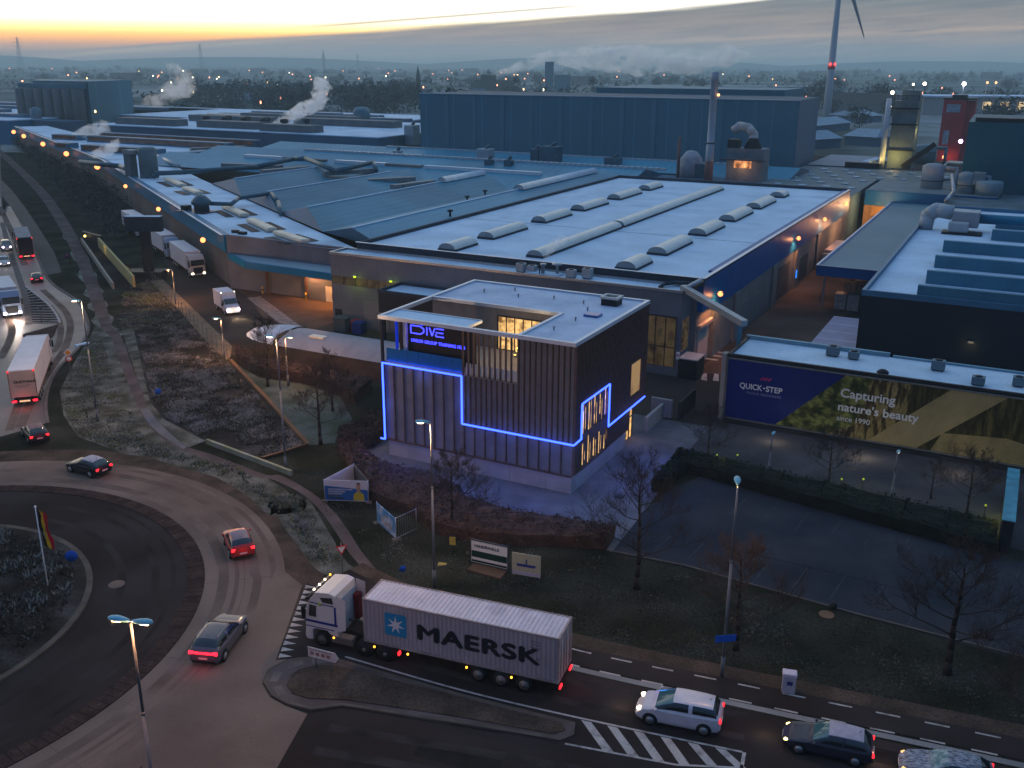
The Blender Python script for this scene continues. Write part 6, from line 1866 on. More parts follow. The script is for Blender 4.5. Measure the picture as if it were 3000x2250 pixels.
tr.part('windscreen', M().add([(c1 - .31, -1.08, 3.08), (c1 - .31, 1.08, 3.08), (c1 - .10, 1.12, 2.72), (c1 + .03, 1.14, 2.05), (c1 + .03, -1.14, 2.05), (c1 - .10, -1.12, 2.72)], [(0, 5, 2, 1), (5, 4, 3, 2)]), m_win)
tr.part('sun_visor', M().obox((c1 - .15, 0, 3.16), (.34, 2.3, .10), 0, 0, R(25)), m_chas, parent=cb)
for s_ in (-1, 1):
    y = s_ * 1.225
    tr.part('side_window', M().add([(c1 - .75, y, 2.02), (c1 - .22, y, 2.02), (c1 - .32, y, 2.82), (c1 - .80, y, 2.82)], [(0, 1, 2, 3) if s_ < 0 else (3, 2, 1, 0)]), m_win)
    tr.part('roof_window', M().add([(c0 + .22, y, 3.12), (c0 + .95, y, 3.12), (c0 + 1.15, y, 3.42), (c0 + .30, y, 3.55)], [(0, 1, 2, 3) if s_ < 0 else (3, 2, 1, 0)]), m_win)
    k = M()
    for z0, z1, xa, xb in ((1.62, 1.78, c0 + .0, c1 + .0), (1.30, 1.36, c0 + .25, c1 + .0), (2.95, 3.02, c0 + .2, c1 - .3)):
        k.box(xa, xb, y - .006, y + .008, z0, z1)
    k.box(c0 + .06, c0 + .20, y - .006, y + .008, 1.78, 2.95)
    tr.part('stripe', k, m_stripe, parent=cb)
    tr.part('badge', M().tube((c0 + 1.15, y - .01, 2.98), (c0 + 1.15, y + .016, 2.98), .13, .13, 12), mat('leaf_badge', (.32, .42, .08), .5), parent=cb)
    tr.part('headlight', M().obox((c1 + .02, s_ * .98, .92), (.12, .34, .24)), e_head, bev=.03)
    tr.part('mirror', M().box(c1 - .10, c1 + .08, s_ * 1.45 - .12, s_ * 1.45 + .12, 1.95, 2.75), m_chas, bev=.04)
    tr.part('step', M().box(c0 + .15, c0 + .62, s_ * 1.2 - .12, s_ * 1.2 + .02, .45, .95), m_chas)
    tr.part('fuel_tank', M().box(6.85, 8.35, s_ * .98 - .26, s_ * .98 + .26, .45, 1.02), mat('dull_tank', (.17, .14, .12), .5, .3), bev=.1)
    tr.part('roof_fairing', M().add([(c0 + .02, s_ * 1.22, 1.3), (c0 + .02, s_ * 1.22, 3.7), (c0 - .62, s_ * 1.24, 3.55), (c0 - .55, s_ * 1.24, 1.5)], [(0, 1, 2, 3)]).add([(c0 + .02, s_ * 1.20, 1.3), (c0 + .02, s_ * 1.20, 3.7), (c0 - .62, s_ * 1.22, 3.55), (c0 - .55, s_ * 1.22, 1.5)], [(3, 2, 1, 0)]) if s_ > 0 else M().add([(c0 + .02, -1.22, 1.3), (c0 + .02, -1.22, 3.7), (c0 - .62, -1.24, 3.55), (c0 - .55, -1.24, 1.5)], [(3, 2, 1, 0)]), m_cabw)
tr.part('cab_rear', M().box(c0 - .05, c0, -.95, .95, 1.3, 3.3), mat('pale_blue_rear', (.36, .40, .46), .5, var=.15, scale=1.5))
tr.part('exhaust_stack', M().box(c0 - .42, c0 - .08, -1.1, -.65, 1.2, 2.9), mat('dark_red_casing', (.16, .015, .02), .5))
tr.part('coupling', M().box(5.0, 7.6, -.45, .45, .9, 1.06).tube((c0 - .1, 0, 1.5), (6.3, .1, 1.3), .06, .06, 6), m_chas)
k = M().tube((c1 - .45, -1.05, 3.62), (c1 - .45, 1.05, 3.62), .05, .05, 6)
for y in (-.9, -.45, 0, .45, .9):
    k.tube((c1 - .45, y, 3.45), (c1 - .45, y, 3.62), .03, .03, 5)
tr.part('light_bar', k, m_rim)
for y in (-.95, -.32, .32, .95):
    tr.part('marker_light', M().ball((c1 - .55, y, 3.74), .07, 8, 5), glow('roof_marker', (1, .78, .5), 8) if y > -.5 else e_amber)
for x in (-3.3, -.55, 3.2, 5.4, 7.0):
    for s_ in (-1, 1):
        tr.part('side_marker', M().ball((x if x < 6 else 8.15, s_ * 1.24, .86), .07, 8, 5), e_amber)
tr.part('tail_light', M().box(3.75, 3.85, 1.02, 1.26, .62, .84), e_tail); tr.part('tail_light', M().box(3.75, 3.85, -1.26, -1.02, .62, .84), e_tail)
for s_ in (-1, 1):
    tr.part('tail_light', M().box(-6.18, -6.10, s_ * .95 - .2, s_ * .95 + .2, .70, .86), e_tail)
lamp((-6.9, 0, .8), 8, (1, .05, .04), .2, tr.o, name='tail_glow')
# container: corrugated sheets between corner posts
cn_ = T('shipping_container', 'long pale corrugated shipping container with a blue star panel, carried by the white tractor', 'container', CC, hc, z=1.08)
m_cont = mat('grey_container_paint', (.37, .31, .32), .6, col2=(.31, .255, .26), scale=.4, scale2=6, var=.08, var2=.06)
m_contr = mat('frosted_container_roof', (.56, .50, .54), .65, col2=(.30, .27, .31), scale=.55, scale2=4, var=.12, var2=.08, thresh=(.52, .70))
Lc, Wc, Hc_ = 12.19, 2.44, 2.90


def corr(n_, l0, l1, dep, fn):
    """trapezoid corrugation along l: points (l, depth)"""
    out = []
    p = (l1 - l0) / n_
    for i in range(n_):
        a = l0 + i * p
        out += [(a, 0), (a + p * .32, 0), (a + p * .5, -dep), (a + p * .82, -dep)]
    out.append((l1, 0))
    k = M()
    A_ = [fn(l, d, 0) for l, d in out]; B_ = [fn(l, d, 1) for l, d in out]
    n = len(A_)
    k.add(A_ + B_, [(i, i + 1, n + i + 1, n + i) for i in range(n - 1)])
    return k


for s_ in (-1, 1):
    cn_.part('side_wall', corr(44, -6.0, 6.0, .045, lambda l, d, h: (l * -s_, s_ * (1.205 + d), .15 + h * 2.62)), m_cont)
cn_.part('roof', corr(44, -6.0, 6.0, .035, lambda l, d, h: (l, -1.17 + 2.34 * h, 2.875 + d)), m_contr)
cn_.part('front_wall', corr(9, -1.1, 1.1, .045, lambda l, d, h: (6.05 + d, l, .15 + h * 2.62)), m_cont)
cn_.part('floor', M().box(-6.0, 6.0, -1.15, 1.15, .02, .14), m_chas)
k = M()
for x in (-6.095, 5.955):
    for y in (-1.22, 1.10):
        k.box(x, x + .14, y, y + .12, 0, Hc_)
for y in (-1.22, 1.12):
    k.box(-5.955, 5.955, y, y + .10, 0, .15); k.box(-5.955, 5.955, y, y + .10, 2.80, 2.89)
for x in (-6.09, 5.97):
    k.box(x, x + .12, -1.10, 1.10, 0, .15); k.box(x, x + .12, -1.10, 1.10, 2.80, 2.89)
cn_.part('corner_frame', k, mat('worn_frame_paint', (.30, .24, .23), .6, var=.25, scale=2))
for s_ in (-1, 1):
    dr_ = cn_.part('door', M().box(-6.06, -6.01, s_ * .56 - .53, s_ * .56 + .53, .16, 2.8), m_cont)
    k = M()
    for y in (.25, .8):
        k.tube((-6.09, s_ * y, .1), (-6.09, s_ * y, 2.82), .025, .025, 6)
    cn_.part('lock_rod', k, m_galv, parent=dr_)
# markings (both long sides)
m_ltr = mat('black_lettering', (.018, .018, .022), .6, var=.1)
m_sky = mat('sky_blue_panel', (.020, .20, .36), .5, var=.06)
m_stw = mat('star_white', (.60, .54, .53), .5)
for s_ in (1, -1):
    y = s_ * 1.214
    q = 1.42
    x0_, z0_ = (3.95, 1.55) if s_ > 0 else (-3.95, 1.55)
    pts = []
    for cx, cz, a0 in ((q / 2 - .12, q / 2 - .12, 0), (-q / 2 + .12, q / 2 - .12, 90), (-q / 2 + .12, -q / 2 + .12, 180), (q / 2 - .12, -q / 2 + .12, 270)):
        for i in range(4):
            a = R(a0 + i * 30); pts.append((cx + .12 * math.cos(a), cz + .12 * math.sin(a)))
    n = len(pts)
    k = M().add([(x0_ + p[0], y, z0_ + p[1] * 1.05) for p in pts], [tuple(range(n)) if s_ < 0 else tuple(range(n - 1, -1, -1))])
    pn_ = cn_.part('star_panel', M(), m_sky) if False else None
    kk = M(); kk.v = k.v; kk.f = k.f; kk.mi = k.mi; kk.smf = k.smf
    kk.v = [(p[0], p[1], p[2] + 1.08 - 1.08) for p in kk.v]
    o1 = cn_.part('star_panel', kk, m_sky)
    st_ = []
    for i in range(14):
        a = R(90 + i * 360 / 14); r_ = .60 if i % 2 == 0 else .20
        st_.append((x0_ + r_ * math.cos(a) * s_, y + s_ * .006, z0_ + r_ * math.sin(a)))
    kk = M().add(st_ + [(x0_, y + s_ * .006, z0_)], [(14, i, (i + 1) % 14) if s_ < 0 else (14, (i + 1) % 14, i) for i in range(14)])
    cn_.part('star', kk, m_stw, parent=o1)
    text('lettering', 'MAERSK', 1.34, m_ltr, cn_.o, (2.62 if s_ > 0 else -2.62, y + s_ * .004, .98), (R(90), 0, R(180) if s_ > 0 else 0), .004, heavy=.058, sx=1.46, space=1.08)
    k = M()
    for i in range(3):
        k.box(-5.0 if s_ > 0 else 4.4, -4.4 if s_ > 0 else 5.0, y - .003, y + .003, 2.35 - i * .2, 2.43 - i * .2)
    k.box(-4.95 if s_ > 0 else 4.75, -4.75 if s_ > 0 else 4.95, y - .003, y + .003, 1.2, 1.4)
    cn_.part('code_marks', k, mat('faded_code', (.20, .17, .19), .6))

# ================================================================ STREET FURNITURE, SIGNS, TREES, HEDGES
m_pole = mat('grey_lamp_pole', (.16, .16, .17), .5, .3, var=.1)
m_pod = mat('sky_tinted_lamp_pod', (.14, .36, .46), .35, .1, var=.05, coat=.3)  # cyan colour has the sky's reflection on the pod painted in
m_wht = mat('sign_white', (.66, .64, .60), .5, var=.05)
m_sblue = mat('sign_blue', (.012, .09, .42), .45, var=.05)
m_sred = mat('sign_red', (.50, .03, .03), .45, var=.05)
m_sback = mat('sign_back', (.10, .10, .105), .5, .3)
SOD = (1.0, .58, .30)


def street_lamp(loc, h, heads, label, e=0, group=None, bulb=None, pod=.84, col=SOD, cat='street lamp'):
    t = T('street_lamp', label, cat, loc, 0, group)
    t.part('pole', M().tube((0, 0, 0), (0, 0, h * .62), .095, .075, 10).tube((0, 0, h * .62), (0, 0, h - .05), .07, .05, 10).tube((0, 0, 0), (0, 0, 1.3), .12, .12, 10), m_pole)
    t.part('collar', M().tube((0, 0, h * .62 - .08), (0, 0, h * .62 + .08), .095, .095, 10), m_pole)
    for a in heads:
        u = Vector((math.cos(R(a)), math.sin(R(a)), 0)); w = Vector((-u.y, u.x, 0))
        k = M(); k.sm = True
        L_ = 1.15 * pod
        prof_ = [(0, .07, .05), (.12, .12, .08), (.35, .20, .13), (.65, .24, .15), (.9, .17, .10), (1.0, .05, .03)]
        rows = []
        for s_, hw, hh_ in prof_:
            c = u * (.05 + s_ * L_) + Vector((0, 0, h + .08 + .06 * s_))
            rows.append([c + w * (hw * pod * math.cos(R(q))) + Vector((0, 0, hh_ * pod * math.sin(R(q)))) for q in (0, 40, 90, 140, 180)] + [c + w * (hw * pod * -.8) + Vector((0, 0, -.05)), c + w * (hw * pod * .8) + Vector((0, 0, -.05))])
        n = 7
        k.add([p for r_ in rows for p in r_], [(j * n + i, (j + 1) * n + i, (j + 1) * n + (i + 1) % n, j * n + (i + 1) % n) for j in range(5) for i in range(n)] + [tuple(range(n)), tuple(range(6 * n - 1, 5 * n - 1, -1))])
        hd = t.part('lamp_head', k, m_pod)
        c = u * (.05 + .62 * L_) + Vector((0, 0, h + .03))
        t.part('bulb', M().obox(c, (.42 * pod, .22 * pod, .07), R(a)), bulb or m_lamp, parent=hd)
        if e:
            lamp(c + Vector((0, 0, -.16)), e, col, .14, t.o)
    return t


e_lampw = glow('warm_lamp_bulb', (1.0, .62, .34), 11)
street_lamp((-5.22, 58.97), 11.9, (180,), 'tall lamp in front of the training building, its head pointing left', 2200, bulb=e_lampw)
street_lamp((-19.73, 78.86), 12.0, (165,), 'tall lamp with blue head at the point of the dark scrub plot', 2200, bulb=e_lampw)
street_lamp((12.33, 48.91), 12.1, (80,), 'tall lamp with a blue road sign on its pole beside the cycle lane', 1200, bulb=e_lampw, col=(1, .55, .25))
street_lamp((-40.99, 90.75), 12.2, (185,), 'tall glowing lamp on the grass beside the white lorry', 2600, bulb=glow('sodium_bulb_far', (1, .5, .25), 30))
street_lamp((-15.80, 35.49), 11.8, (170, -12), 'twin-headed blue lamp on the roundabout at the lower left', 800, bulb=e_lampw, col=(1, .46, .20))
for k, (p, lb) in enumerate((((-49.51, 140.21), 'small orange yard lamp beside the parked lorries'), ((-34.42, 112.08), 'small orange yard lamp beside the box van'), ((-24.61, 102.07), 'small orange lamp over the long curved shed'))):
    street_lamp(p, 5.0 if k < 2 else 5.5, (190 if k < 2 else 0,), lb, 2400 if k < 2 else 1700, bulb=e_sod, pod=.8, col=(1, .46, .18), cat='yard lamp')
for k, (p, h, lb) in enumerate((((22.31, 78.23), 3.7, 'low blue-headed lamp nearest the blue end of the billboard'), ((31.09, 73.10), 4.1, 'low blue-headed lamp under the middle of the billboard'))):
    street_lamp(p, h, (60,), lb, 60 if k else 0, bulb=e_lampw if k else None, pod=.62, cat='path lamp')


def pole_sign(name, label, cat, loc, h, face, fm, rot, back=None, extra=None, pr=.035):
    t = T(name, label, cat, loc, R(rot))
    t.part('post', M().tube((0, 0, 0), (0, 0, h), pr, pr, 8), m_pole)
    t.part('sign_face', face, fm)
    if extra:
        for nm, k, mm_ in extra:
            t.part(nm, k, mm_)
    return t


def disc(z, r_, y0=-.06, th=.03, n=20):
    return M().tube((0, y0, z), (0, y0 - th, z), r_, r_, n)


def tri(z, s_, y0, th, up=False):
    pts = [(-s_, z + s_ * .58), (s_, z + s_ * .58), (0, z - s_ * 1.15)] if not up else [(-s_, z - s_ * .58), (s_, z - s_ * .58), (0, z + s_ * 1.15)]
    return M().add([(x, y0, q) for x, q in pts] + [(x, y0 - th, q) for x, q in pts], [(0, 2, 1), (3, 4, 5), (0, 1, 4, 3), (1, 2, 5, 4), (2, 0, 3, 5)] if False else [(0, 1, 2), (5, 4, 3), (0, 3, 4, 1), (1, 4, 5, 2), (2, 5, 3, 0)])


pole_sign('give_way_sign', 'white triangle with red edge standing on the cycle path', 'road sign', (-11.81, 60.91), 2.3, tri(1.85, .42, -.05, .02), m_sred, 22, extra=[('white_field', tri(1.845, .27, -.075, .012), m_wht)])
pole_sign('cycle_sign', 'small round blue sign on the lawn above the tractor unit', 'road sign', (-7.45, 59.70), 1.15, disc(1.0, .24), m_sblue, 20)
pole_sign('cycle_path_sign', 'round blue sign beside the cycle path along the scrub', 'road sign', (-36.63, 95.77), 1.7, disc(1.5, .33), m_sblue, 30)
pole_sign('roundabout_sign', 'round blue sign with white ring on the roundabout shrubs', 'road sign', (-30.49, 60.63), 1.55, disc(1.35, .42), m_sblue, 12, extra=[('arrow_ring', M().lathe([(.20, 0), (.25, 0), (.25, .01), (.20, .01)], (0, 0, 0), 3), m_wht)])
t = pole_sign('priority_sign', 'orange diamond above a round red-edged sign at the verge by the white lorry', 'road sign', (-49.51, 104.49), 3.4, M().obox((0, -.06, 3.05), (.62, .03, .62), 0, 0, R(45)), m_wht, 25,
              extra=[('orange_field', M().obox((0, -.085, 3.05), (.46, .02, .46), 0, 0, R(45)), mat('sign_orange', (.62, .24, .04), .5)), ('round_sign', disc(2.3, .36), m_sred), ('white_field', disc(2.3, .25, -.092, .01), m_wht)])
pole_sign('no_entry_sign', 'dark round sign on the frosted verge far left beside the cycle path', 'road sign', (-76.95, 167.05), 2.1, disc(1.85, .38), mat('sign_maroon', (.10, .02, .08), .5), 30)
# blue plate on the tall lamp
single('street_plate', M().box(-.62, .62, -.14, -.10, -.22, .22), m_sblue, 'blue rectangular plate fixed low on the tall lamp by the cycle lane', 'sign', (*(12.33, 48.91), 2.6), rot=R(8))
# white direction arrow on the splitter island
t = T('direction_sign', 'weathered white arrow-shaped direction sign on two posts on the splitter island', 'road sign', (-10.88, 49.02), R(-22))
pf = [(-1.0, .95), (.82, .95), (1.08, 1.27), (.82, 1.6), (-1.0, 1.6)]
k = M().add([(x, -.05, z) for x, z in pf] + [(x, -.09, z) for x, z in pf], [(4, 3, 2, 1, 0), (5, 6, 7, 8, 9)] + [(i, (i + 1) % 5, 5 + (i + 1) % 5, 5 + i) for i in range(5)])
ar = t.part('arrow_board', k, mat('dirty_white_board', (.52, .44, .41), .6, var=.15, scale=3))
t.part('post', M().tube((-.55, 0, 0), (-.55, 0, 1.55), .04), m_pole); t.part('post', M().tube((.5, 0, 0), (.5, 0, 1.55), .04), m_pole)
k = M()
for i, x in enumerate((-.72, -.35, .02, .38)):
    k.box(x - .12, x + .12, -.098, -.091, 1.12, 1.34)
t.part('pictograms', k, mat('faded_red_marks', (.26, .12, .11), .6), parent=ar)
t.part('text_line', M().box(-.9, .6, -.098, -.091, 1.44, 1.52), mat('grey_marks', (.25, .22, .21), .6), parent=ar)
# utility cabinet
t = T('utility_cabinet', 'pale grey utility cabinet with pitched top beside the cycle lane', 'cabinet', (15.82, 47.50), R(-14))
t.part('body', M().box(-.36, .36, -.25, .25, 0, 1.05), mat('cabinet_grey', (.40, .36, .40), .5, var=.06), bev=.02)
t.part('top', M().box(-.40, .40, -.29, .29, 1.05, 1.28), mat('cabinet_top', (.55, .48, .54), .5), bev=.04)
t.part('label_plate', M().box(-.12, .2, -.262, -.25, .55, .8), mat('navy_plate', (.03, .04, .16), .5))
# flag with black, yellow and red bands
t = T('flagpole', 'white flagpole with a limp black, yellow and red flag on the roundabout', 'flagpole', (-31.01, 57.91), 0, z=.3)
t.part('pole', M().tube((0, 0, 0), (0, 0, 6.0), .055, .035, 10).ball((0, 0, 6.05), .09, 8, 5), m_white)
for i, (nm, c_) in enumerate((('black_band', (.012, .012, .014)), ('yellow_band', (.62, .40, .02)), ('red_band', (.42, .015, .03)))):
    k = M(); k.sm = True
    pts0 = []
    for r_ in range(8):
        zz = 5.9 - r_ * .38 - i * .10
        off_ = .05 + i * .17 + .05 * r_ * (.4 + .2 * i)
        pts0.append([(off_ - .02 + .04 * math.sin(r_ * 1.3), .06 * math.sin(r_ * 1.7 + i), zz), (off_ + .20 + .05 * math.sin(r_ * 1.1 + i), -.08 * math.cos(r_ * 1.5 + i), zz - .16)])
    k.add([p for q in pts0 for p in q], [(2 * j, 2 * j + 2, 2 * j + 3, 2 * j + 1) for j in range(7)])
    t.part(nm, k, mat('flag_' + nm, c_, .8, var=.1))
# ---- banners in front of the hedge
def board(name, label, cat, p, q, h0, h1, m0, th=.06, group=None):
    """upright board from plan point p to q; local x along the board, y out of its back"""
    p, q = Vector(p), Vector(q)
    t = T(name, label, cat, tuple((p + q) / 2), math.atan2(q.y - p.y, q.x - p.x), group)
    l_ = (q - p).length
    t.l = l_
    t.bd = t.part('board', M().box(-l_ / 2, l_ / 2, -th / 2, th / 2, h0, h1), m0)
    return t


A_, B_, C_ = (-15.13, 72.42), (-11.55, 72.20), (-13.23, 75.68)
m_bnw = mat('banner_white', (.50, .46, .52), .5, var=.04); m_bnb = mat('banner_blue', (.022, .10, .30), .5, var=.08); m_bny = mat('jersey_yellow', (.46, .36, .04), .6)
m_skin = mat('printed_skin', (.36, .21, .15), .6)
t = board('banner_stand', 'three-sided banner stand with blue recruiting poster showing a person in yellow', 'banner', A_, B_, .15, 1.95, m_bnw)
l_ = t.l
def flat(pf, y0, y1):
    n = len(pf)
    ar = sum(pf[i][0] * pf[(i + 1) % n][1] - pf[(i + 1) % n][0] * pf[i][1] for i in range(n))
    if ar < 0:
        pf = pf[::-1]
    return M().add([(x, y1, z) for x, z in pf] + [(x, y0, z) for x, z in pf], [tuple(range(n)), tuple(range(2 * n - 1, n - 1, -1))] + [(i, n + i, n + (i + 1) % n, (i + 1) % n) for i in range(n)])
t.part('blue_field', flat([(-l_ / 2 + .05, .2), (l_ / 2 - .05, .2), (l_ / 2 - .05, 1.15), (.2, 1.30), (-l_ / 2 + .05, 1.45)], -.031, -.036), m_bnb)
t.part('person_picture', flat([(.55, .22), (1.45, .22), (1.42, .75), (1.2, .95), (.85, .95), (.6, .75)], -.037, -.041), m_bny)
t.part('person_picture', flat([(.86, .95), (1.14, .95), (1.18, 1.5), (1.0, 1.72), (.84, 1.5)], -.042, -.046), m_skin)
t.part('person_picture', flat([(.85, 1.58), (1.0, 1.66), (1.17, 1.56), (1.14, 1.74), (1.02, 1.80), (.88, 1.76)], -.046, -.05), m_dark)
for i, (w_, dd_) in enumerate(((2.0, .30), (1.4, .30), (1.15, .30), (1.0, .08), (1.3, .04))):
    t.part('text_line', M().box(-l_ / 2 + .3, -l_ / 2 + .3 + w_, -.041, -.037, 1.10 - i * .19, 1.22 - i * .19), mat('pale_print_%d' % i, (dd_, dd_ * 1.05, dd_ * 1.3), .5))
mw = Matrix.Translation((t.o.location)) @ Matrix.Rotation(t.o.rotation_euler.z, 4, 'Z')
cl_ = mw.inverted() @ Vector((*C_, 0))
for nm, p_, q_ in (('side_board', Vector((-l_ / 2, .03, 0)), cl_), ('side_board', Vector((l_ / 2, .03, 0)), cl_)):
    k = M()
    d = (q_ - p_).normalized(); n_ = Vector((-d.y, d.x, 0)) * .03
    k.add([(a.x + s_ * n_.x, a.y + s_ * n_.y, z) for z in (.15, 1.95) for a, s_ in ((p_ + d * .05, -1), (q_ - d * .06, -1), (q_ - d * .06, 1), (p_ + d * .05, 1))], [(0, 3, 2, 1), (4, 5, 6, 7), (0, 1, 5, 4), (1, 2, 6, 5), (2, 3, 7, 6), (3, 0, 4, 7)])
    t.part(nm, k, m_bnw if p_.x < 0 else m_sback)
for x, y in ((-l_ / 2, 0), (l_ / 2, 0), (cl_.x, cl_.y)):
    t.part('post', M().tube((x, y, 0), (x, y, 2.0), .045, .045, 8), m_galv)
    t.part('foot', M().box(x - .22, x + .22, y - .14, y + .14, 0, .14), m_kerb_ if False else g_kerb)
P_, Q_ = (-10.37, 68.60), (-8.60, 65.83)
t = board('banner_fence', 'slanting light blue picture banner on a fence panel with open side frame', 'banner', P_, Q_, .12, 1.75, mat('banner_sky', (.10, .24, .42), .5, col2=(.42, .42, .50), scale=1.1, thresh=(.45, .6)))
l_ = t.l
t.part('picture', flat([(-l_ * .3, .3), (l_ * .2, .25), (l_ * .32, .8), (0, 1.35), (-l_ * .25, .9)], -.031, -.036), mat('banner_motif', (.34, .26, .25), .6, col2=(.46, .45, .50), scale=2.5))
for x in (-l_ / 2, l_ / 2):
    t.part('post', M().tube((x, 0, 0), (x, 0, 1.85), .035, .035, 8), m_galv); t.part('foot', M().box(x - .2, x + .2, -.32, .32, 0, .13), g_kerb)
k = M()
for a, b in (((l_ / 2, .05, .15), (l_ / 2 - .6, 2.0, .15)), ((l_ / 2, .05, 1.8), (l_ / 2 - .6, 2.0, 1.8)), ((l_ / 2 - .6, 2.0, 0), (l_ / 2 - .6, 2.0, 1.85))):
    k.tube(a, b, .025, .025, 6)
for i in range(1, 9):
    u = i / 9
    k.tube((l_ / 2 - .6 * u, .05 + 1.95 * u, .15), (l_ / 2 - .6 * u, .05 + 1.95 * u, 1.8), .006, .006, 4, False)
t.part('open_fence', k, m_galv)
t = board('dark_sign_board', 'framed sign board with a dark green lower half and white title before the hedge', 'sign', (-2.81, 62.06), (-0.25, 60.93), .3, 2.0, m_wht)
l_ = t.l
k = M().box(-l_ / 2 - .06, l_ / 2 + .06, -.06, .06, 2.0, 2.08).box(-l_ / 2 - .06, l_ / 2 + .06, -.06, .06, .22, .3).box(-l_ / 2 - .08, -l_ / 2, -.06, .06, 0, 2.08).box(l_ / 2, l_ / 2 + .08, -.06, .06, 0, 2.08)
t.part('frame', k, mat('dark_frame', (.06, .055, .06), .5))
t.part('green_field', M().box(-l_ / 2 + .03, l_ / 2 - .03, -.037, -.031, .72, 1.22), mat('bottle_green', (.012, .035, .030), .5))
t.part('green_field', M().box(-l_ / 2 + .03, l_ / 2 - .03, -.037, -.031, .34, .50), mat('bottle_green', (.012, .035, .030), .5))
text('lettering', 'VANDEWALLE', .30, mat('dark_print', (.05, .055, .09), .5), t.o, (-l_ / 2 + .22, -.04, 1.52), (R(90), 0, 0), .002, heavy=.012)
t = board('ship_sign', 'pale yellow sign with a blue ship drawing before the hedge', 'sign', (0.06, 60.25), (2.02, 59.60), .35, 2.0, mat('pale_yellow_board', (.44, .40, .26), .5, var=.04))
l_ = t.l
t.part('ship_picture', flat([(-.75, 1.22), (.75, 1.22), (.6, 1.02), (-.62, 1.02)], -.031, -.036), mat('ship_blue', (.035, .045, .20), .5))
t.part('ship_picture', flat([(-.05, 1.24), (.08, 1.24), (.05, 1.62), (-.02, 1.62)], -.031, -.036), mat('ship_blue', (.035, .045, .20), .5))
t.part('pale_strip', M().box(-l_ / 2 + .02, l_ / 2 - .02, -.036, -.031, .38, .66), mat('lilac_strip', (.46, .40, .46), .5))
t.part('post', M().tube((-l_ / 2 + .1, .06, 0), (-l_ / 2 + .1, .06, 1.9), .04), m_galv); t.part('post', M().tube((l_ / 2 - .1, .06, 0), (l_ / 2 - .1, .06, 1.9), .04), m_galv)
t = board('yellow_sign', 'small yellow notice in a dark frame at the foot of the hedge', 'sign', (-4.51, 63.57), (-3.96, 63.47), .75, 1.55, m_dark)
l_ = t.l
t.part('yellow_field', M().box(-l_ / 2 + .05, l_ / 2 - .05, -.04, -.032, .82, 1.48), mat('notice_yellow', (.40, .30, .06), .5, var=.15, scale=6)); t.part('post', M().tube((0, .03, 0), (0, .03, .8), .06), m_dark)
single('wooden_pallet', M().box(-1.3, 1.3, -.6, .6, 0, .18), mat('brown_board', (.10, .065, .045), .8), 'low brown wooden base lying before the dark sign board', 'pallet', (*(-1.65, 61.01), .0), rot=R(-27))
single('litter_sheet', M().add([(-.3, -.2, .05), (.3, -.15, .1), (.35, .2, .04), (-.25, .2, .12)], [(0, 1, 2, 3)]).add([(-.3, -.2, .02), (.3, -.15, .06), (.35, .2, .0), (-.25, .2, .08)], [(3, 2, 1, 0)]), mat('yellow_sheet', (.45, .32, .08), .6), 'crumpled yellow sheet on the lawn left of the sign boards', 'litter', (*(-4.93, 62.04), .0))

# ---- retaining walls, tunnel ramp, pylon sign, sheds, pillar
wa, wb = (-28.40, 85.15), (-18.90, 77.81)
m = wallrun([wa, wb], .28, 0, .45)
single('concrete_barrier', m, mat('mossy_concrete', (.30, .28, .22), .85, col2=(.22, .22, .12), scale=.8, var=.12), 'long pale concrete wall beside the cycle path at the scrub corner', 'barrier')
t = T('cycle_tunnel', 'concrete cycle tunnel ramp with yellow-lit wall sinking beside the path', 'tunnel', (-70.24, 168.90))
ox, oy = (-70.24, 168.90)
def rel(p):
    return (p[0] - ox, p[1] - oy)
rl = [rel((-84.28, 190.69)), rel((-62.25, 149.95))]; rr_ = [rel((-78.72, 185.46)), rel((-59.31, 150.90))]
m_cw = mat('tunnel_wall', (.26, .24, .20), .8, col2=(.20, .18, .15), scale=.8, var=.12)
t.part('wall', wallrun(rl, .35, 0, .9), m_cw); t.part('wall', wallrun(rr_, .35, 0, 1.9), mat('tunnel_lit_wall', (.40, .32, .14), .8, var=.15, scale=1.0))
t.part('floor', M().sheet([rl[0], rl[1], rr_[1], rr_[0]], .03), g_asph)
t.part('tunnel_mouth', wallrun([rl[0], rr_[0]], -.6, 0, 2.2), m_dark)
lc = ((rl[0][0] * .5 + rr_[0][0] * .5) * .7 + (rl[1][0] + rr_[1][0]) * .5 * .3, (rl[0][1] * .5 + rr_[0][1] * .5) * .7 + (rl[1][1] + rr_[1][1]) * .5 * .3)
t.part('tunnel_lamp', M().ball((rl[0][0] * .75 + rr_[0][0] * .25, rl[0][1] * .75 + rr_[0][1] * .25 - .6, 1.6), .22, 8, 5), glow('tunnel_lamp_glass', (1, .70, .16), 7))
lamp((lc[0], lc[1], 1.5), 55, (1, .70, .16), .2, t.o, name='tunnel_light')
t = T('pylon_sign', 'dark box sign on a thick black post beside the yard lorries', 'sign', (-59.87, 158.79))
t.part('post', M().box(-.75, .75, -.5, .5, 0, 7.6), m_dark)
t.part('box', M().box(-2.9, 2.9, -.7, .7, 7.6, 10.0), mat('dark_sign_box', (.022, .035, .050), .5))
t.part('base', M().box(-3.4, 2.4, -1.4, 1.6, 0, 1.1), m_dark)
t.part('top_frost', M().box(-2.9, 2.9, -.7, .7, 10.0, 10.05), m_frost)
single('yellow_barrier', M().box(-2.2, 2.2, -.1, .1, .3, 1.3).box(-2.2, -2.0, -.12, .12, 0, .3).box(2.0, 2.2, -.12, .12, 0, .3), mat('barrier_orange', (.34, .16, .04), .6), 'low orange barrier at the foot of the pylon sign', 'barrier', (*(-63.95, 160.18), 0), rot=R(-57))
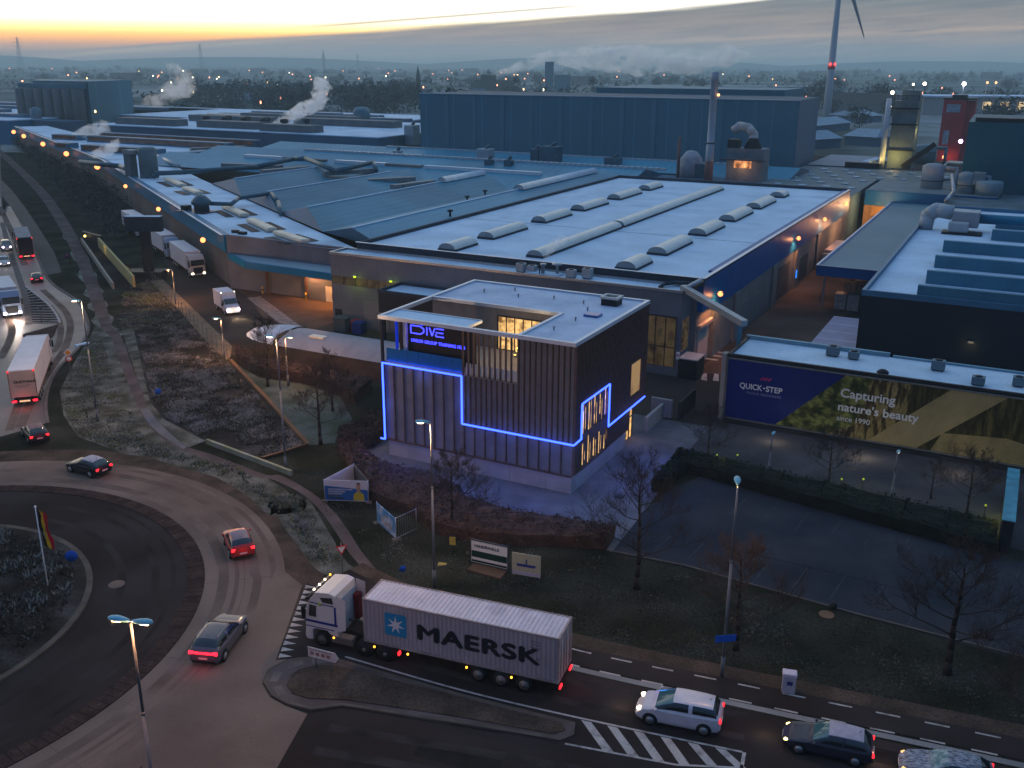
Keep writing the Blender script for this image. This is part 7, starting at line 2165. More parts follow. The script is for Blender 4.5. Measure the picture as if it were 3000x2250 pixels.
# curved shed roofs
m_shed = mat('shed_roof_sheet', (.27, .26, .29), .5, col2=(.20, .20, .23), scale=.3, var=.08, stripe=(0, 1.0, .88, .06))
sh = T('bicycle_shed', 'long shed with pale curved roof end beside the yard entrance', 'shed', (-40, 21), frame='D')
k = M(); k.sm = True
prf = [(17.6, 2.1), (18.6, 2.7), (20.2, 3.15), (22.0, 3.2), (23.6, 2.75), (24.6, 2.2)]
k.add([(-46.5, y, z) for y, z in prf] + [(-19.6, y, z) for y, z in prf], [(i, i + 1, 7 + i, 6 + i) for i in range(5)] + [(6 + i, 7 + i, i + 1, i) for i in range(5)] if False else [(i, 6 + i, 7 + i, i + 1) for i in range(5)])
sh.part('roof', k, m_shed)
k = M(); k.sm = True
vs = []
for r_, (s_, zz) in enumerate(((1.0, 0), (.86, .55), (.62, .85), (.3, 1.0))):
    for i in range(11):
        a = R(90 + i * 18); vs.append((-47.0 + 6.4 * s_ * math.cos(a), 21.1 + 3.5 * s_ * math.sin(a), 2.1 + 1.1 * zz))
vs.append((-47.0, 21.1, 3.2))
k.add(vs, [(j * 11 + i, j * 11 + i + 1, (j + 1) * 11 + i + 1, (j + 1) * 11 + i) for j in range(3) for i in range(10)] + [(33 + i, 34 + i, 44) for i in range(10)])
sh.part('roof_end', k, mat('frosted_shed_end', (.33, .40, .50), .5, var=.08))
sh.part('wall', M().box(-46.5, -19.8, 18.0, 24.3, 0, 2.1), mat('shed_wall', (.055, .045, .045), .8, var=.2))
for a, b in ((-43, 19.6), (-30.6, 19.2), (-26.2, 20.0), (-23.4, 18.9)):
    sh.part('roof_panel', M().box(a, a + 2.0, b, b + .9, 3.02, 3.24), mat('lit_roof_panel', (.6, .55, .45), .4, emit=(1, .75, .5), estr=.05))
# frosted pillar wall at the right edge
t = T('pillar_wall', 'narrow dark wall with frosted cyan top at the end of the long black hedge', 'wall', (32, 11), frame='D')
t.part('wall', M().box(31.6, 32.4, 5.8, 16.5, 0, 2.6), m_dark); t.part('top', M().box(31.55, 32.45, 5.7, 16.6, 2.6, 2.68), mat('cyan_frost', (.08, .26, .32), .6, var=.25, scale=1.2))
# cyan garden wall and gate by the entrance
t = T('garden_wall', 'pale blue-lit garden wall by the entrance of the training building', 'wall', (.8, 18), frame='D')
t.part('wall', M().box(.1, .4, 16.7, 21.5, 0, 1.5), m_conc); t.part('end', M().box(-1.0, 1.2, 21.5, 21.8, 0, 1.9), m_conc)
t = T('notice_board', 'dark display board with a small pale poster near the alley mouth', 'notice board', (2.6, 23), frame='D')
t.part('board', M().box(2.2, 2.4, 20.5, 25.5, .3, 2.2), m_dark); t.part('poster', M().box(2.1, 2.2, 23.3, 24.3, 1.1, 2.0), mat('pale_poster', (.20, .30, .36), .5))
for a, b, lb in ((7.0, 5.6, 'nearest the lit plinth'), (7.2, 9.2, 'in the middle of the walk'), (5.8, 14.0, 'farthest along the walk')):
    pass
for a, b, lb in ((3.6, 1.6, 'dark round drain cover on the walk nearest the plinth corner'), (3.4, 6.6, 'dark round drain cover on the walk half way along the plinth'), (4.6, 9.3, 'dark round drain cover farthest along the walk')):
    single('drain_cover', M().lathe([(.42, 0), (.42, .02), (.36, .03)], (a, b, .016), 16), m_dark, lb, 'drain cover', (a, b, .016), 'D')
for p, lb in (((-26.93, 59.07), 'large pale manhole cover on the inner lane of the roundabout'), ((38.84, 122.56), 'x')):
    if lb != 'x':
        single('manhole_cover', M().lathe([(.55, 0), (.55, .012), (.5, .016)], (0, 0, 0), 18), g_conc, lb, 'manhole', (*p, .016))
single('manhole_cover', M().lathe([(.5, 0), (.5, .015), (.45, .02)], (0, 0, 0), 16), mat('rusty_cover', (.16, .09, .05), .7), 'rust-brown manhole cover in the frosty grass edge of the car park', 'manhole', (*(20.50, 55.64), .02))
single('dark_ball', M().ball((0, 0, .22), .26, 10, 6), m_dark, 'small black lump on the kerb of the car park', 'stone', (*(21.15, 56.45), .02))
# bollard on the hatched wedge, pale marker stones, traffic posts
t = T('keep_right_post', 'thin dark post with a round plate on the hatched wedge', 'post', (-64.02, 128.93)); t.part('post', M().tube((0, 0, 0), (0, 0, 2.2), .06), m_sback); t.part('plate', M().tube((0, 0, 2.1), (0, -.04, 2.1), .3, .3, 14), m_sback)
single('kerb_stone', M().box(-.9, .9, -.25, .25, 0, .2), m_frost, 'white stone lying at the bend of the north-west kerb', 'stone', (*(-54.01, 118.03), .0), rot=R(60))

# ---------------------------------------------------------------- vegetation
m_twig = mat('bare_twigs', (.040, .030, .027), .9, var=.2)
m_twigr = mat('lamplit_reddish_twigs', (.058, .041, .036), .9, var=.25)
m_bark = mat('dark_bark', (.036, .029, .026), .95, var=.25, scale=3, bump=.5)


def bare_tree(h, seed, first=.28, spread=1.0, dens=1.0, thick=1.0):
    """trunk mesh and crown mesh of a leafless tree"""
    rnd = random.Random(seed)
    tk, cr2 = M(), M()
    segs = 9
    pts = [Vector((0, 0, 0))]
    for i in range(segs):
        pts.append(pts[-1] + Vector((rnd.uniform(-.03, .03) * h * .3, rnd.uniform(-.03, .03) * h * .3, h / segs * .98)))
    for i in range(segs):
        r0 = .022 * h * thick * (1 - i / segs) ** .8 + .008; r1 = .022 * h * thick * (1 - (i + 1) / segs) ** .8 + .006
        tk.tube(pts[i], pts[i + 1], r0 * (1.25 if i == 0 else 1), r1, 8)

    def grow(p, d, l, r_, lev):
        n = 3
        q = p
        for i in range(n):
            d = (d + Vector((rnd.uniform(-.2, .2), rnd.uniform(-.2, .2), rnd.uniform(-.05, .22)))).normalized()
            q2 = q + d * (l / n)
            cr2.tube(q, q2, max(.0065, r_ * (1 - i / n * .55)), max(.005, r_ * (1 - (i + 1) / n * .55)), 4 if lev else 5, False)
            q = q2
            if lev < 3 and i >= (1 if lev == 0 else 0):
                for _ in range(int((2.6 if lev < 2 else 2.2) * dens + rnd.random())):
                    s_ = Vector((rnd.uniform(-1, 1), rnd.uniform(-1, 1), rnd.uniform(-.35, .75))).normalized()
                    grow(q, (d * .75 + s_ * .75).normalized(), l * rnd.uniform(.42, .62), r_ * .45, lev + 1)
    nb = int(18 * dens)
    for i in range(nb):
        u = first + (1 - first) * (i / nb) ** .9
        j = min(segs - 1, int(u * segs)); p = pts[j].lerp(pts[j + 1], u * segs - j)
        a = i * 2.4 + rnd.uniform(-.4, .4)
        up_ = .18 + .9 * u * u
        d = Vector((math.cos(a), math.sin(a), up_)).normalized()
        grow(p, d, h * spread * (.40 - .26 * (u - first) / (1 - first)) * rnd.uniform(.8, 1.15), .0065 * h * thick * (1.1 - u * .6), 0)
    return tk, cr2


def tree(label, loc, h, seed, twig=None, group=None, **kw):
    t = T('bare_tree', label, 'tree', loc, 0, group)
    a, b = bare_tree(h, seed, **kw)
    t.part('trunk', a, m_bark); t.part('crown', b, twig or m_twig)
    return t


tree('tall bare tree on the grass between the car park and the container lorry', (8.53, 58.86), 8.6, 11, dens=.95, spread=.92, thick=1.0)
tree('reddish lamplit bare tree right beside the tall lamp by the cycle lane', (13.73, 51.62), 6.6, 12, m_twigr, dens=.98, spread=1.1, thick=1.2)
tree('bare tree with wide low limbs at the lower right edge of the car park', (25.66, 49.27), 7.6, 13, dens=.92, spread=1.15, thick=1.4)
tree('bare tree on the frosty lawn left of the training building', (-17.83, 84.93), 7.6, 14, dens=1.0, spread=.8)
tree('bare tree behind the shed hedge above the scrub corner', (-26.86, 101.94), 7.4, 15, dens=1.0, spread=.75)
tree('slim bare tree behind the one on the frosty lawn', (-18.32, 94.10), 6.0, 16, dens=.9, spread=.8)
tree('bare tree rising from the brown hedge before the training building', (-4.56, 67.09), 5.8, 17, dens=1.0, spread=1.05)
tree('small bare tree at the blue left end of the billboard', (17.50, 80.61), 4.7, 18, dens=.85, spread=1.1)
tree('small bare tree before the middle of the billboard', (26.66, 75.51), 4.7, 19, dens=.85, spread=1.15)
tree('small bare tree before the right part of the billboard', (35.98, 70.30), 4.9, 20, dens=.85, spread=1.2)
tree('thin sapling between the two billboard path lamps and the right tree', (34.52, 73.56), 3.2, 21, dens=.6, spread=.8)
tree('bare reddish tree in the lower right corner behind the frosted car', (27.12, 41.95), 6.2, 22, m_twigr, dens=1.1, spread=1.35)


def inpoly(p, poly):
    c = False
    j = len(poly) - 1
    for i in range(len(poly)):
        if (poly[i][1] > p[1]) != (poly[j][1] > p[1]) and p[0] < (poly[j][0] - poly[i][0]) * (p[1] - poly[i][1]) / (poly[j][1] - poly[i][1]) + poly[i][0]:
            c = not c
        j = i
    return c


def scatter(poly, n, rnd):
    xs = [p[0] for p in poly]; ys = [p[1] for p in poly]
    out = []
    while len(out) < n:
        p = (rnd.uniform(min(xs), max(xs)), rnd.uniform(min(ys), max(ys)))
        if inpoly(p, poly):
            out.append(p)
    return out


def tufts(pts, h0, h1, w, rnd, k, lean=.5, blades=5, zf=None, nm=1):
    for p in pts:
        f0 = mnoise.noise(Vector((p[0] * .28, p[1] * .28, 3.1))) + .5 * mnoise.noise(Vector((p[0] * .9, p[1] * .9, 7.7)))
        h = rnd.uniform(h0, h1) * max(.25, 1 + 1.3 * f0)
        z = zf(p) if zf else 0
        if f0 < -.28 and rnd.random() < .8:
            continue
        for _ in range(blades):
            a = rnd.uniform(0, 6.283); r_ = rnd.uniform(0, w)
            b = Vector((p[0] + r_ * math.cos(a), p[1] + r_ * math.sin(a), z))
            d = Vector((math.cos(a) * lean * h * rnd.random(), math.sin(a) * lean * h * rnd.random(), h * rnd.uniform(.6, 1)))
            s_ = Vector((-math.sin(a), math.cos(a), 0)) * w * rnd.uniform(.25, .5)
            k.cur = min(nm - 1, max(0, int(nm * (.5 + f0 * .9 + rnd.uniform(-.32, .32)))))
            k.add([b - s_, b + s_, b + d], [(0, 1, 2)])
    k.cur = 0


m_s1 = mat('dark_heather', (.042, .036, .034), 1.0, var=.3, scale=1.0)
m_s2 = mat('frosted_heather', (.19, .175, .17), 1.0, var=.3, scale=1.0)
m_s3 = mat('dull_green_scrub', (.044, .043, .027), 1.0, var=.3, scale=1.0)
m_s4 = mat('frosted_green_scrub', (.175, .178, .155), 1.0, var=.3, scale=1.0)
m_s5 = mat('yellow_moss_scrub', (.12, .12, .045), 1.0, var=.3, scale=1.0)
rnd = random.Random(5)
plot = [(-49.58, 125.48), (-42.95, 126.68), (-33.89, 110.89), (-19.41, 84.40), (-22.65, 81.84), (-29.22, 86.57), (-34.35, 91.64), (-37.78, 97.07)]
k = M(); tufts(scatter(plot, 13000, rnd), .08, .26, .17, rnd, k, lean=1.6, nm=5)
o = k.build('scrub', [m_s1, m_s3, m_s1, m_s2, m_s2]); o['kind'] = 'stuff'
# continuing up along the yard fence
plot2 = [(-59.91, 147.84), (-59.49, 156.87), (-46.52, 134.08), (-37.89, 117.82), (-42.95, 126.68), (-49.58, 125.48), (-52.93, 127.18)]
k = M(); tufts(scatter(plot2, 7500, rnd), .07, .22, .18, rnd, k, lean=1.6, nm=4)
o = k.build('verge_scrub', [m_s1, m_s3, m_s2, m_s5]); o['kind'] = 'stuff'


def hz_(p):
    r_ = math.hypot(p[0] - CR[0], p[1] - CR[1])
    for i in range(6):
        if rr[i] <= r_ <= rr[i + 1]:
            f_ = (r_ - rr[i]) / (rr[i + 1] - rr[i])
            return hz[i] * (1 - f_) + hz[i + 1] * f_
    return 0


isp = [p for p in arc(CR, 12.4, 0, 360, 60)]
k = M(); tufts(scatter(isp, 9500, rnd), .12, .38, .19, rnd, k, lean=1.2, zf=hz_, nm=4)
o = k.build('roundabout_shrubs', [m_s1, m_s3, m_s1, m_s4]); o['kind'] = 'stuff'
# strip of verge plants between the roundabout and the cycle path
k = M()
st1 = spl([(-39.54, 86.98), (-34.93, 85.25), (-33.03, 83.54), (-28.20, 80.32), (-24.61, 78.50), (-20.61, 74.48), (-18.11, 71.05), (-17.99, 72.34), (-15.45, 66.94), (-13.45, 62.40)], 8)
pts = []
for p in st1:
    for _ in range(22):
        pts.append((p[0] + rnd.gauss(0, .5), p[1] + rnd.gauss(0, .5)))
tufts(pts, .08, .30, .13, rnd, k, lean=1.3, nm=4)
o = k.build('verge_plants', [m_s3, m_s4, m_s5, m_s2]); o['kind'] = 'stuff'
# grass blades over the near lawns
lw = WD([(-24, -12), (-14, -9.5), (-6, -11.6), (4, -9.4), (7, -8.2), (24, -8.7), (34, -9.2), (34, -16.5), (22, -16.8), (9, -18.6), (-4, -18.6), (-14, -12.2)])
k = M(); tufts(scatter(lw, 7000, rnd), .03, .10, .09, rnd, k, nm=3, blades=4)
o = k.build('lawn_grass', [m_s3, m_s3, m_s4]); o['kind'] = 'stuff'
lw2 = [(-49.40, 102.99), (-54.48, 121.27), (-52.18, 119.99), (-40.43, 94.86), (-38.39, 93.21), (-36.39, 88.50), (-29.64, 80.94), (-35.20, 82.50), (-41.38, 86.95), (-45.25, 93.11)]
k = M(); tufts(scatter(lw2, 5500, rnd), .04, .13, .12, rnd, k, lean=1.6, nm=4, blades=4)
o = k.build('verge_grass', [m_s3, m_s1, m_s4, m_s5]); o['kind'] = 'stuff'


def hedge(label, front, back, h, mats, n, seed, hang=.14):
    """clipped hedge between two plan lines: lumpy body covered in leaf-sized faces"""
    r_ = random.Random(seed)
    A = spl(front, 8); B = spl(back, 8)
    N_ = 40
    A = [A[int(i * (len(A) - 1) / N_)] for i in range(N_ + 1)]; B = [B[int(i * (len(B) - 1) / N_)] for i in range(N_ + 1)]
    k = M(); c = (sum(p[0] for p in A + B) / (2 * N_ + 2), sum(p[1] for p in A + B) / (2 * N_ + 2))
    W_ = 7
    gr = []
    for a, b in zip(A, B):
        row = [(a[0], a[1], .0)]
        for j in range(W_ + 1):
            u = j / W_
            row.append((a[0] + (b[0] - a[0]) * u + r_.gauss(0, .06), a[1] + (b[1] - a[1]) * u + r_.gauss(0, .06), h * (.80 if j in (0, W_) else .93) + r_.gauss(0, .06)))
        row.append((b[0], b[1], 0))
        gr.append(row)
    m_ = W_ + 3
    k.add([(p[0] - c[0], p[1] - c[1], p[2]) for q in gr for p in q], [(i * m_ + j, (i + 1) * m_ + j, (i + 1) * m_ + j + 1, i * m_ + j + 1) for i in range(N_) for j in range(m_ - 1)] + [tuple(range(m_)), tuple(range((N_ + 1) * m_ - 1, N_ * m_ - 1, -1))])
    for _ in range(n):
        i = r_.randrange(N_); u, w_ = r_.random(), r_.random()
        f_ = r_.choice((0, 1, 1, 1, 2))
        a = Vector(A[i]).lerp(Vector(A[i + 1]), u); b = Vector(B[i]).lerp(Vector(B[i + 1]), u)
        if f_ == 1:
            q = a.lerp(b, w_); p = Vector((q.x - c[0], q.y - c[1], h * .92 + r_.uniform(-.05, hang)))
        else:
            q = a if f_ == 0 else b
            p = Vector((q.x - c[0], q.y - c[1], h * w_ * .9)) + Vector((r_.gauss(0, .08), r_.gauss(0, .08), 0))
        k.cur = r_.randrange(len(mats))
        s_ = r_.uniform(.08, .22)
        k.add([p + Vector((r_.uniform(-s_, s_), r_.uniform(-s_, s_), r_.uniform(-s_ * .4, s_))) for _ in range(3)], [(0, 1, 2)])
    k.cur = 0
    return single('hedge', k, mats, label, 'hedge', (c[0], c[1], 0))


m_beech = mat('brown_beech_leaves', (.078, .044, .034), .95, var=.35, scale=1.2); m_beech2 = mat('dark_beech_leaves', (.042, .026, .024), .95, var=.3, scale=1.2); m_beech3 = mat('purple_beech_twigs', (.085, .052, .055), .95, var=.3)
m_blkh = mat('black_hedge_leaves', (.012, .015, .012), .95, var=.3); m_blkh2 = mat('dark_green_hedge', (.020, .026, .016), .95, var=.3)
hedge('broad brown beech hedge sweeping across the front of the training building', WD([(-22.4, -1.9), (-19, -4.6), (-15.2, -7.5), (-13.3, -9.0), (-9.6, -9.5), (-6.4, -11.1), (-3, -11), (2.4, -9.0), (6.2, -7.4)]), WD([(-21.2, -.4), (-19, -2.2), (-16.3, -3.4), (-13.2, -3.4), (-9.5, -4.2), (-6.6, -5.8), (-2.4, -6.3), (2.6, -5.9), (6.0, -5.4)]), 1.15, [m_beech, m_beech2, m_beech3], 9000, 31)
hedge('dark curved hedge along the left side of the training building', WD([(-24.4, 6.5), (-23.8, 3), (-24.2, .8), (-22.6, -1.6)]), WD([(-21.4, 8.5), (-21.0, 4), (-20.6, 1.2), (-20.8, -.2)]), 1.5, [m_beech2, m_s1], 3600, 32)
hedge('dark hedge between the frosty lawn and the long shed', [(-32.53, 110.59), (-28.64, 105.66), (-22.80, 102.77), (-18.40, 98.97), (-16.36, 95.70)], [(-33.51, 113.77), (-29.17, 108.80), (-23.13, 106.13), (-18.20, 103.20), (-15.17, 101.09)], 1.5, [m_beech2, m_s1, m_beech], 4200, 33)
hedge('long black clipped hedge between the car park and the billboard forecourt', WD([(5.7, 8.4), (8.2, 8.7), (20, 6.7), (31.4, 4.8)]), WD([(5.4, 11.2), (7.4, 11.4), (20, 10.2), (31.4, 9.0)]), 1.3, [m_blkh, m_blkh2], 5200, 34, .08)
hedge('short black hedge arm pointing at the viewer beside the lit walk', WD([(5.6, 3.8), (5.5, 6), (5.5, 8.3)]), WD([(6.7, 4.0), (6.7, 6), (6.9, 8.5)]), 1.3, [m_blkh, m_blkh2], 900, 35, .08)
# little lime spotlights in the hedge aimed at the board
for k_, (p, lb) in enumerate((((18.90, 79.48), 'left pair'), ((28.20, 74.35), 'middle pair'), ((37.83, 69.41), 'right pair'))):
    t = T('ground_spot', lb + ' of lime ground spotlights in the black hedge', 'spotlight', p, 0, 'lime spotlights in the hedge')
    for s_ in (-.9, .9):
        t.part('spot', M().ball((s_, 0, 1.38), .09, 8, 5), glow('spot_glass', (.60, .70, .05), .45)); t.part('stake', M().tube((s_, 0, 0), (s_, 0, 1.4), .03), m_dark)
    lamp((0, .2, 1.7), 60, (.75, .9, .10), .2, t.o, name='spot_light')
lamp(D(31.4, 9, 1.6), 36, (.9, .85, .05), .2, name='pillar_light')
# wire fence along the yard edge
t = T('yard_fence', 'thin wire fence along the orange-lit slope of the yard', 'fence', (-59.53, 157.83))
ox, oy = (-59.53, 157.83)
fp = [rel(q) for q in ((-59.53, 157.83), (-46.75, 134.79), (-36.49, 116.18), (-33.81, 111.18))]
fpl = []
for a, b in zip(fp, fp[1:]):
    n = max(1, int(math.hypot(b[0] - a[0], b[1] - a[1]) / 2.6))
    fpl += [(a[0] + (b[0] - a[0]) * i / n, a[1] + (b[1] - a[1]) * i / n) for i in range(n)]
fpl.append(fp[-1])
for p in fpl:
    t.part('post', M().tube((p[0], p[1], 0), (p[0], p[1], 1.6), .04, .04, 5), m_sback)
k = M()
for z in (.5, 1.0, 1.5):
    for a, b in zip(fpl, fpl[1:]):
        k.tube((*a, z), (*b, z), .012, .012, 4, False)
t.part('wire', k, m_sback)
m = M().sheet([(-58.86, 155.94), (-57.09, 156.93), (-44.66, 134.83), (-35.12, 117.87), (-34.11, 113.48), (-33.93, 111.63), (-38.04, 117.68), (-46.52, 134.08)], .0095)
struct('lit_verge', m, mat('lamplit_verge_tone', (.16, .115, .075), .95, col2=(.11, .085, .06), scale=.5, var=.2, var2=.3))  # warm tone carries the yard lamps' glow on the grass
# dense bare thicket between the path and the long hall
rnd = random.Random(9)
th_ = [(-228.64, 454.14), (-187.31, 405.97), (-141.11, 329.30), (-155.45, 353.32), (-120.51, 290.99), (-95.13, 240.28), (-79.92, 205.64), (-73.46, 185.60), (-80.45, 195.02), (-103.79, 235.77), (-135.10, 290.39), (-181.39, 371.10)]
k = M()
m_th = [mat('thicket_dark', (.040, .034, .033), 1.0, var=.3), mat('thicket_brown', (.075, .058, .052), 1.0, var=.3), mat('thicket_grey', (.10, .09, .088), 1.0, var=.3)]
for p in scatter(th_, 620, rnd):
    h = rnd.uniform(1.8, 4.6)
    for _ in range(34):
        a = rnd.uniform(0, 6.283); z = rnd.random() ** .7 * h; r_ = rnd.random() ** .5 * 1.6 * (1.05 - .6 * (z / h) ** 2)
        c = Vector((p[0] + r_ * math.cos(a), p[1] + r_ * math.sin(a), z))
        s_ = rnd.uniform(.14, .40)
        k.cur = rnd.randrange(3)
        k.add([c + Vector((rnd.uniform(-s_, s_), rnd.uniform(-s_, s_), rnd.uniform(-s_, s_ * 1.6))) for _ in range(3)], [(0, 1, 2)])
k.cur = 0
o = k.build('thicket', m_th); o['kind'] = 'stuff'

# ================================================================ FAR LANDSCAPE, STEAM, HAZE
rnd = random.Random(21)
m_ft = [mat('far_tree_dark', (.028, .036, .030), 1.0, var=.2), mat('far_tree_mid', (.045, .052, .042), 1.0, var=.2), mat('far_tree_frost', (.075, .085, .080), 1.0, var=.2)]


def crown_mesh(seed, n, w, h, tall=1.0):
    r_ = random.Random(seed)
    k = M()
    k.tube((0, 0, 0), (0, 0, h * .5), .35, .2, 5)
    lobes = [(r_.uniform(-.5, .5) * w, r_.uniform(-.5, .5) * w, r_.uniform(.35, .8) * h, r_.uniform(.25, .5) * w) for _ in range(7)]
    lobes.append((0, 0, h * .62, .55 * w))
    for _ in range(n):
        lx, ly, lz, lr = r_.choice(lobes)
        d = Vector((r_.gauss(0, 1), r_.gauss(0, 1), r_.gauss(0, 1))).normalized() * lr * r_.uniform(.55, 1.05)
        c = Vector((lx, ly, lz)) + d
        c.z = max(.6, min(h, c.z))
        s_ = r_.uniform(.4, 1.0) * w * .14
        k.cur = r_.choice((0, 0, 1, 1, 2))
        k.add([c + Vector((r_.uniform(-s_, s_), r_.uniform(-s_, s_), r_.uniform(-s_, s_))) for _ in range(3)], [(0, 1, 2)])
    k.cur = 0
    return k


protos = []
for i in range(6):
    w, h = ((9, 12), (11, 15), (7, 16), (13, 13), (6, 19), (10, 10))[i]
    protos.append((w, h, crown_mesh(40 + i, 520, w, h)))
first = {}


def far_tree(x, y, i, s_=1.0, rot=0.0):
    lab = ('dark hazy tree standing far out in the misty plain', 'tall grey tree far out in the misty plain', 'slim grey tree far out in the misty plain', 'broad dark tree far out in the misty plain', 'poplar-like spire far out in the misty plain', 'low round tree far out in the misty plain')[i]
    if i not in first:
        o = single('far_tree', protos[i][2], m_ft, lab, 'tree', (x, y, 0), group='trees of the misty plain, kind ' + 'abcdef'[i])
        first[i] = o
    else:
        o = first[i].copy(); COL.objects.link(o); o.location = (x, y, 0)
    o.scale = (s_, s_, s_ * rnd.uniform(.85, 1.1)); o.rotation_euler = (0, 0, rot)


def inplant(x, y):
    q = Vector((x, y, 0)) - DO
    a, b = q.dot(DA), q.dot(DB)
    return -570 < a < 110 and b < 350


cnt = 0
rows = []
while cnt < 235:
    d = 560 * (1 + rnd.random() ** 1.5 * 6.2)
    az_ = R(rnd.uniform(-30, 30))
    x, y = d * math.sin(az_), d * math.cos(az_)
    if inplant(x, y) or math.hypot(x - 203, y - 656) < 22:
        continue
    # trees stand in rows and groups: most join a clump
    if rows and rnd.random() < .72:
        cx, cy, ca = rnd.choice(rows[-14:])
        t_ = rnd.uniform(-1, 1) * 130
        x, y = cx + math.cos(ca) * t_ + rnd.gauss(0, 9), cy + math.sin(ca) * t_ * .5 + rnd.gauss(0, 9)
        if inplant(x, y):
            continue
    else:
        rows.append((x, y, rnd.uniform(-.3, .3)))
    far_tree(x, y, rnd.choice((0, 0, 1, 1, 2, 3, 3, 4, 5)), rnd.uniform(.8, 1.35), rnd.uniform(0, 6))
    cnt += 1
# dark wood beyond the left halls, reads as one mass
k = M()
wood = [(-257.55, 789.18), (-191.26, 687.39), (-136.17, 625.73), (-105.39, 619.83), (-66.44, 710.16), (-90.58, 979.60), (-157.47, 931.08), (-208.55, 963.82), (-294.79, 913.45)]
pts = scatter(wood, 260, rnd)
for p in pts:
    h = rnd.uniform(12, 19); w = rnd.uniform(6, 10)
    for _ in range(70):
        z = rnd.random() ** .8 * h
        a = rnd.uniform(0, 6.283); r_ = rnd.random() ** .5 * w * .6 * (1.1 - .7 * (z / h) ** 2)
        c = Vector((p[0] + r_ * math.cos(a), p[1] + r_ * math.sin(a), z)); s_ = rnd.uniform(.8, 2.0)
        k.cur = rnd.choice((0, 0, 1))
        k.add([c + Vector((rnd.uniform(-s_, s_), rnd.uniform(-s_, s_), rnd.uniform(-s_, s_))) for _ in range(3)], [(0, 1, 2)])
k.cur = 0
o = k.build('wood', m_ft); o['kind'] = 'stuff'
k = M()
for j in range(9):
    d0 = 900 * 1.32 ** j
    for i in range(int(90 + 14 * j)):
        az_ = R(rnd.uniform(-31, 31)); d = d0 * rnd.uniform(.92, 1.08)
        if rnd.random() < .35 + .3 * math.sin(az_ * 23 + j * 2):
            continue
        x, y = d * math.sin(az_), d * math.cos(az_)
        if inplant(x, y):
            continue
        h = rnd.uniform(7, 15); L_ = rnd.uniform(8, 26) * (1 + j * .25)
        n = 16
        for _ in range(n):
            u = rnd.uniform(-1, 1); z = rnd.random() * h * (1 - .4 * abs(u))
            c = Vector((x + u * L_, y + rnd.uniform(-4, 4), z)); s_ = rnd.uniform(1.6, 4.0) * (1 + j * .12)
            k.cur = rnd.choice((0, 1, 1))
            k.add([c + Vector((rnd.uniform(-s_, s_), rnd.uniform(-s_, s_), max(-z, rnd.uniform(-s_, s_)))) for _ in range(3)], [(0, 1, 2)])
k.cur = 0
o = k.build('far_hedgerows', m_ft); o['kind'] = 'stuff'
# frosted fields seen edge-on
m = M()
for i in range(46):
    d = 620 * (1 + rnd.random() * 6); az_ = R(rnd.uniform(-30, 30)); x, y = d * math.sin(az_), d * math.cos(az_)
    if inplant(x, y):
        continue
    w, l = rnd.uniform(40, 150), rnd.uniform(25, 90); a = rnd.uniform(-.4, .4)
    cs, sn = math.cos(a), math.sin(a)
    m.sheet([(x + cs * u - sn * v_, y + sn * u + cs * v_) for u, v_ in ((-w, -l), (w, -l), (w, l), (-w, l))], .02 + i * .006)
struct('frosted_field', m, mat('frosted_field', (.17, .20, .21), .9, col2=(.12, .145, .15), scale=.02, var=.2))
# hills on the horizon
m = M()
for x0, w, h, d in ((-2600, 2600, 55, 9600), (900, 2500, 70, 10200), (4200, 2200, 50, 9800), (-5200, 1700, 60, 9400)):
    n = 24
    pr0 = [(x0 - w + 2 * w * i / n, d, max(0, h * (math.sin(math.pi * i / n) ** 1.5))) for i in range(n + 1)]
    m.add(pr0 + [(p[0], d + 600, p[2]) for p in pr0] + [(p[0], d - 500, 0) for p in pr0], [(i, i + 1, n + 2 + i, n + 1 + i) for i in range(n)] + [(2 * n + 2 + i, 2 * n + 3 + i, i + 1, i) for i in range(n)])
# (kept inside the plain's edge so that the haze reaches them)
for i in range(len(m.v)):
    m.v[i] = (m.v[i][0] * .62, m.v[i][1] * .62, m.v[i][2])
struct('hills', m, m_ft[1])
# houses of the far villages
m_hw = [mat('village_brick', (.12, .075, .06), .9, var=.2), mat('village_white', (.16, .16, .16), .9, var=.1), mat('village_roof', (.075, .06, .058), .9, var=.2), mat('village_frost_roof', (.13, .155, .17), .9, var=.1)]
hp = []
for i in range(4):
    k = M()
    w, l, h = ((5, 8, 5), (6, 14, 4.5), (5, 6, 7), (10, 22, 6))[i]
    k.cur = 0
    k.box(-l, l, -w, w, 0, h); k.cur = 1
    k.add([(-l - .4, -w - .4, h), (l + .4, -w - .4, h), (l + .4, 0, h + w * .8), (-l - .4, 0, h + w * .8), (-l - .4, w + .4, h), (l + .4, w + .4, h)], [(0, 1, 2, 3), (3, 2, 5, 4), (0, 3, 4), (1, 5, 2)]); k.cur = 0
    hp.append((k, [m_hw[i % 2], m_hw[2 + (i % 3 > 0)]]))
fh_ = {}
n = 0
hl = ('small brick house far out in the misty plain', 'long pale house with frosted roof far out in the misty plain', 'tall brick house far out in the misty plain', 'large pale barn far out in the misty plain')
while n < 92:
    d = 700 * (1 + rnd.random() * 4.6); az_ = R(rnd.uniform(-29, 29)); x, y = d * math.sin(az_), d * math.cos(az_)
    if inplant(x, y):
        continue
    i = rnd.choice((0, 0, 1, 1, 2, 3))
    if i not in fh_:
        fh_[i] = single('far_house', hp[i][0], hp[i][1], hl[i], 'house', (x, y, 0), group='houses of the misty plain, kind ' + 'abcd'[i])
        o = fh_[i]
    else:
        o = fh_[i].copy(); COL.objects.link(o); o.location = (x, y, 0)
    o.rotation_euler = (0, 0, rnd.uniform(-.8, .8))
    n += 1
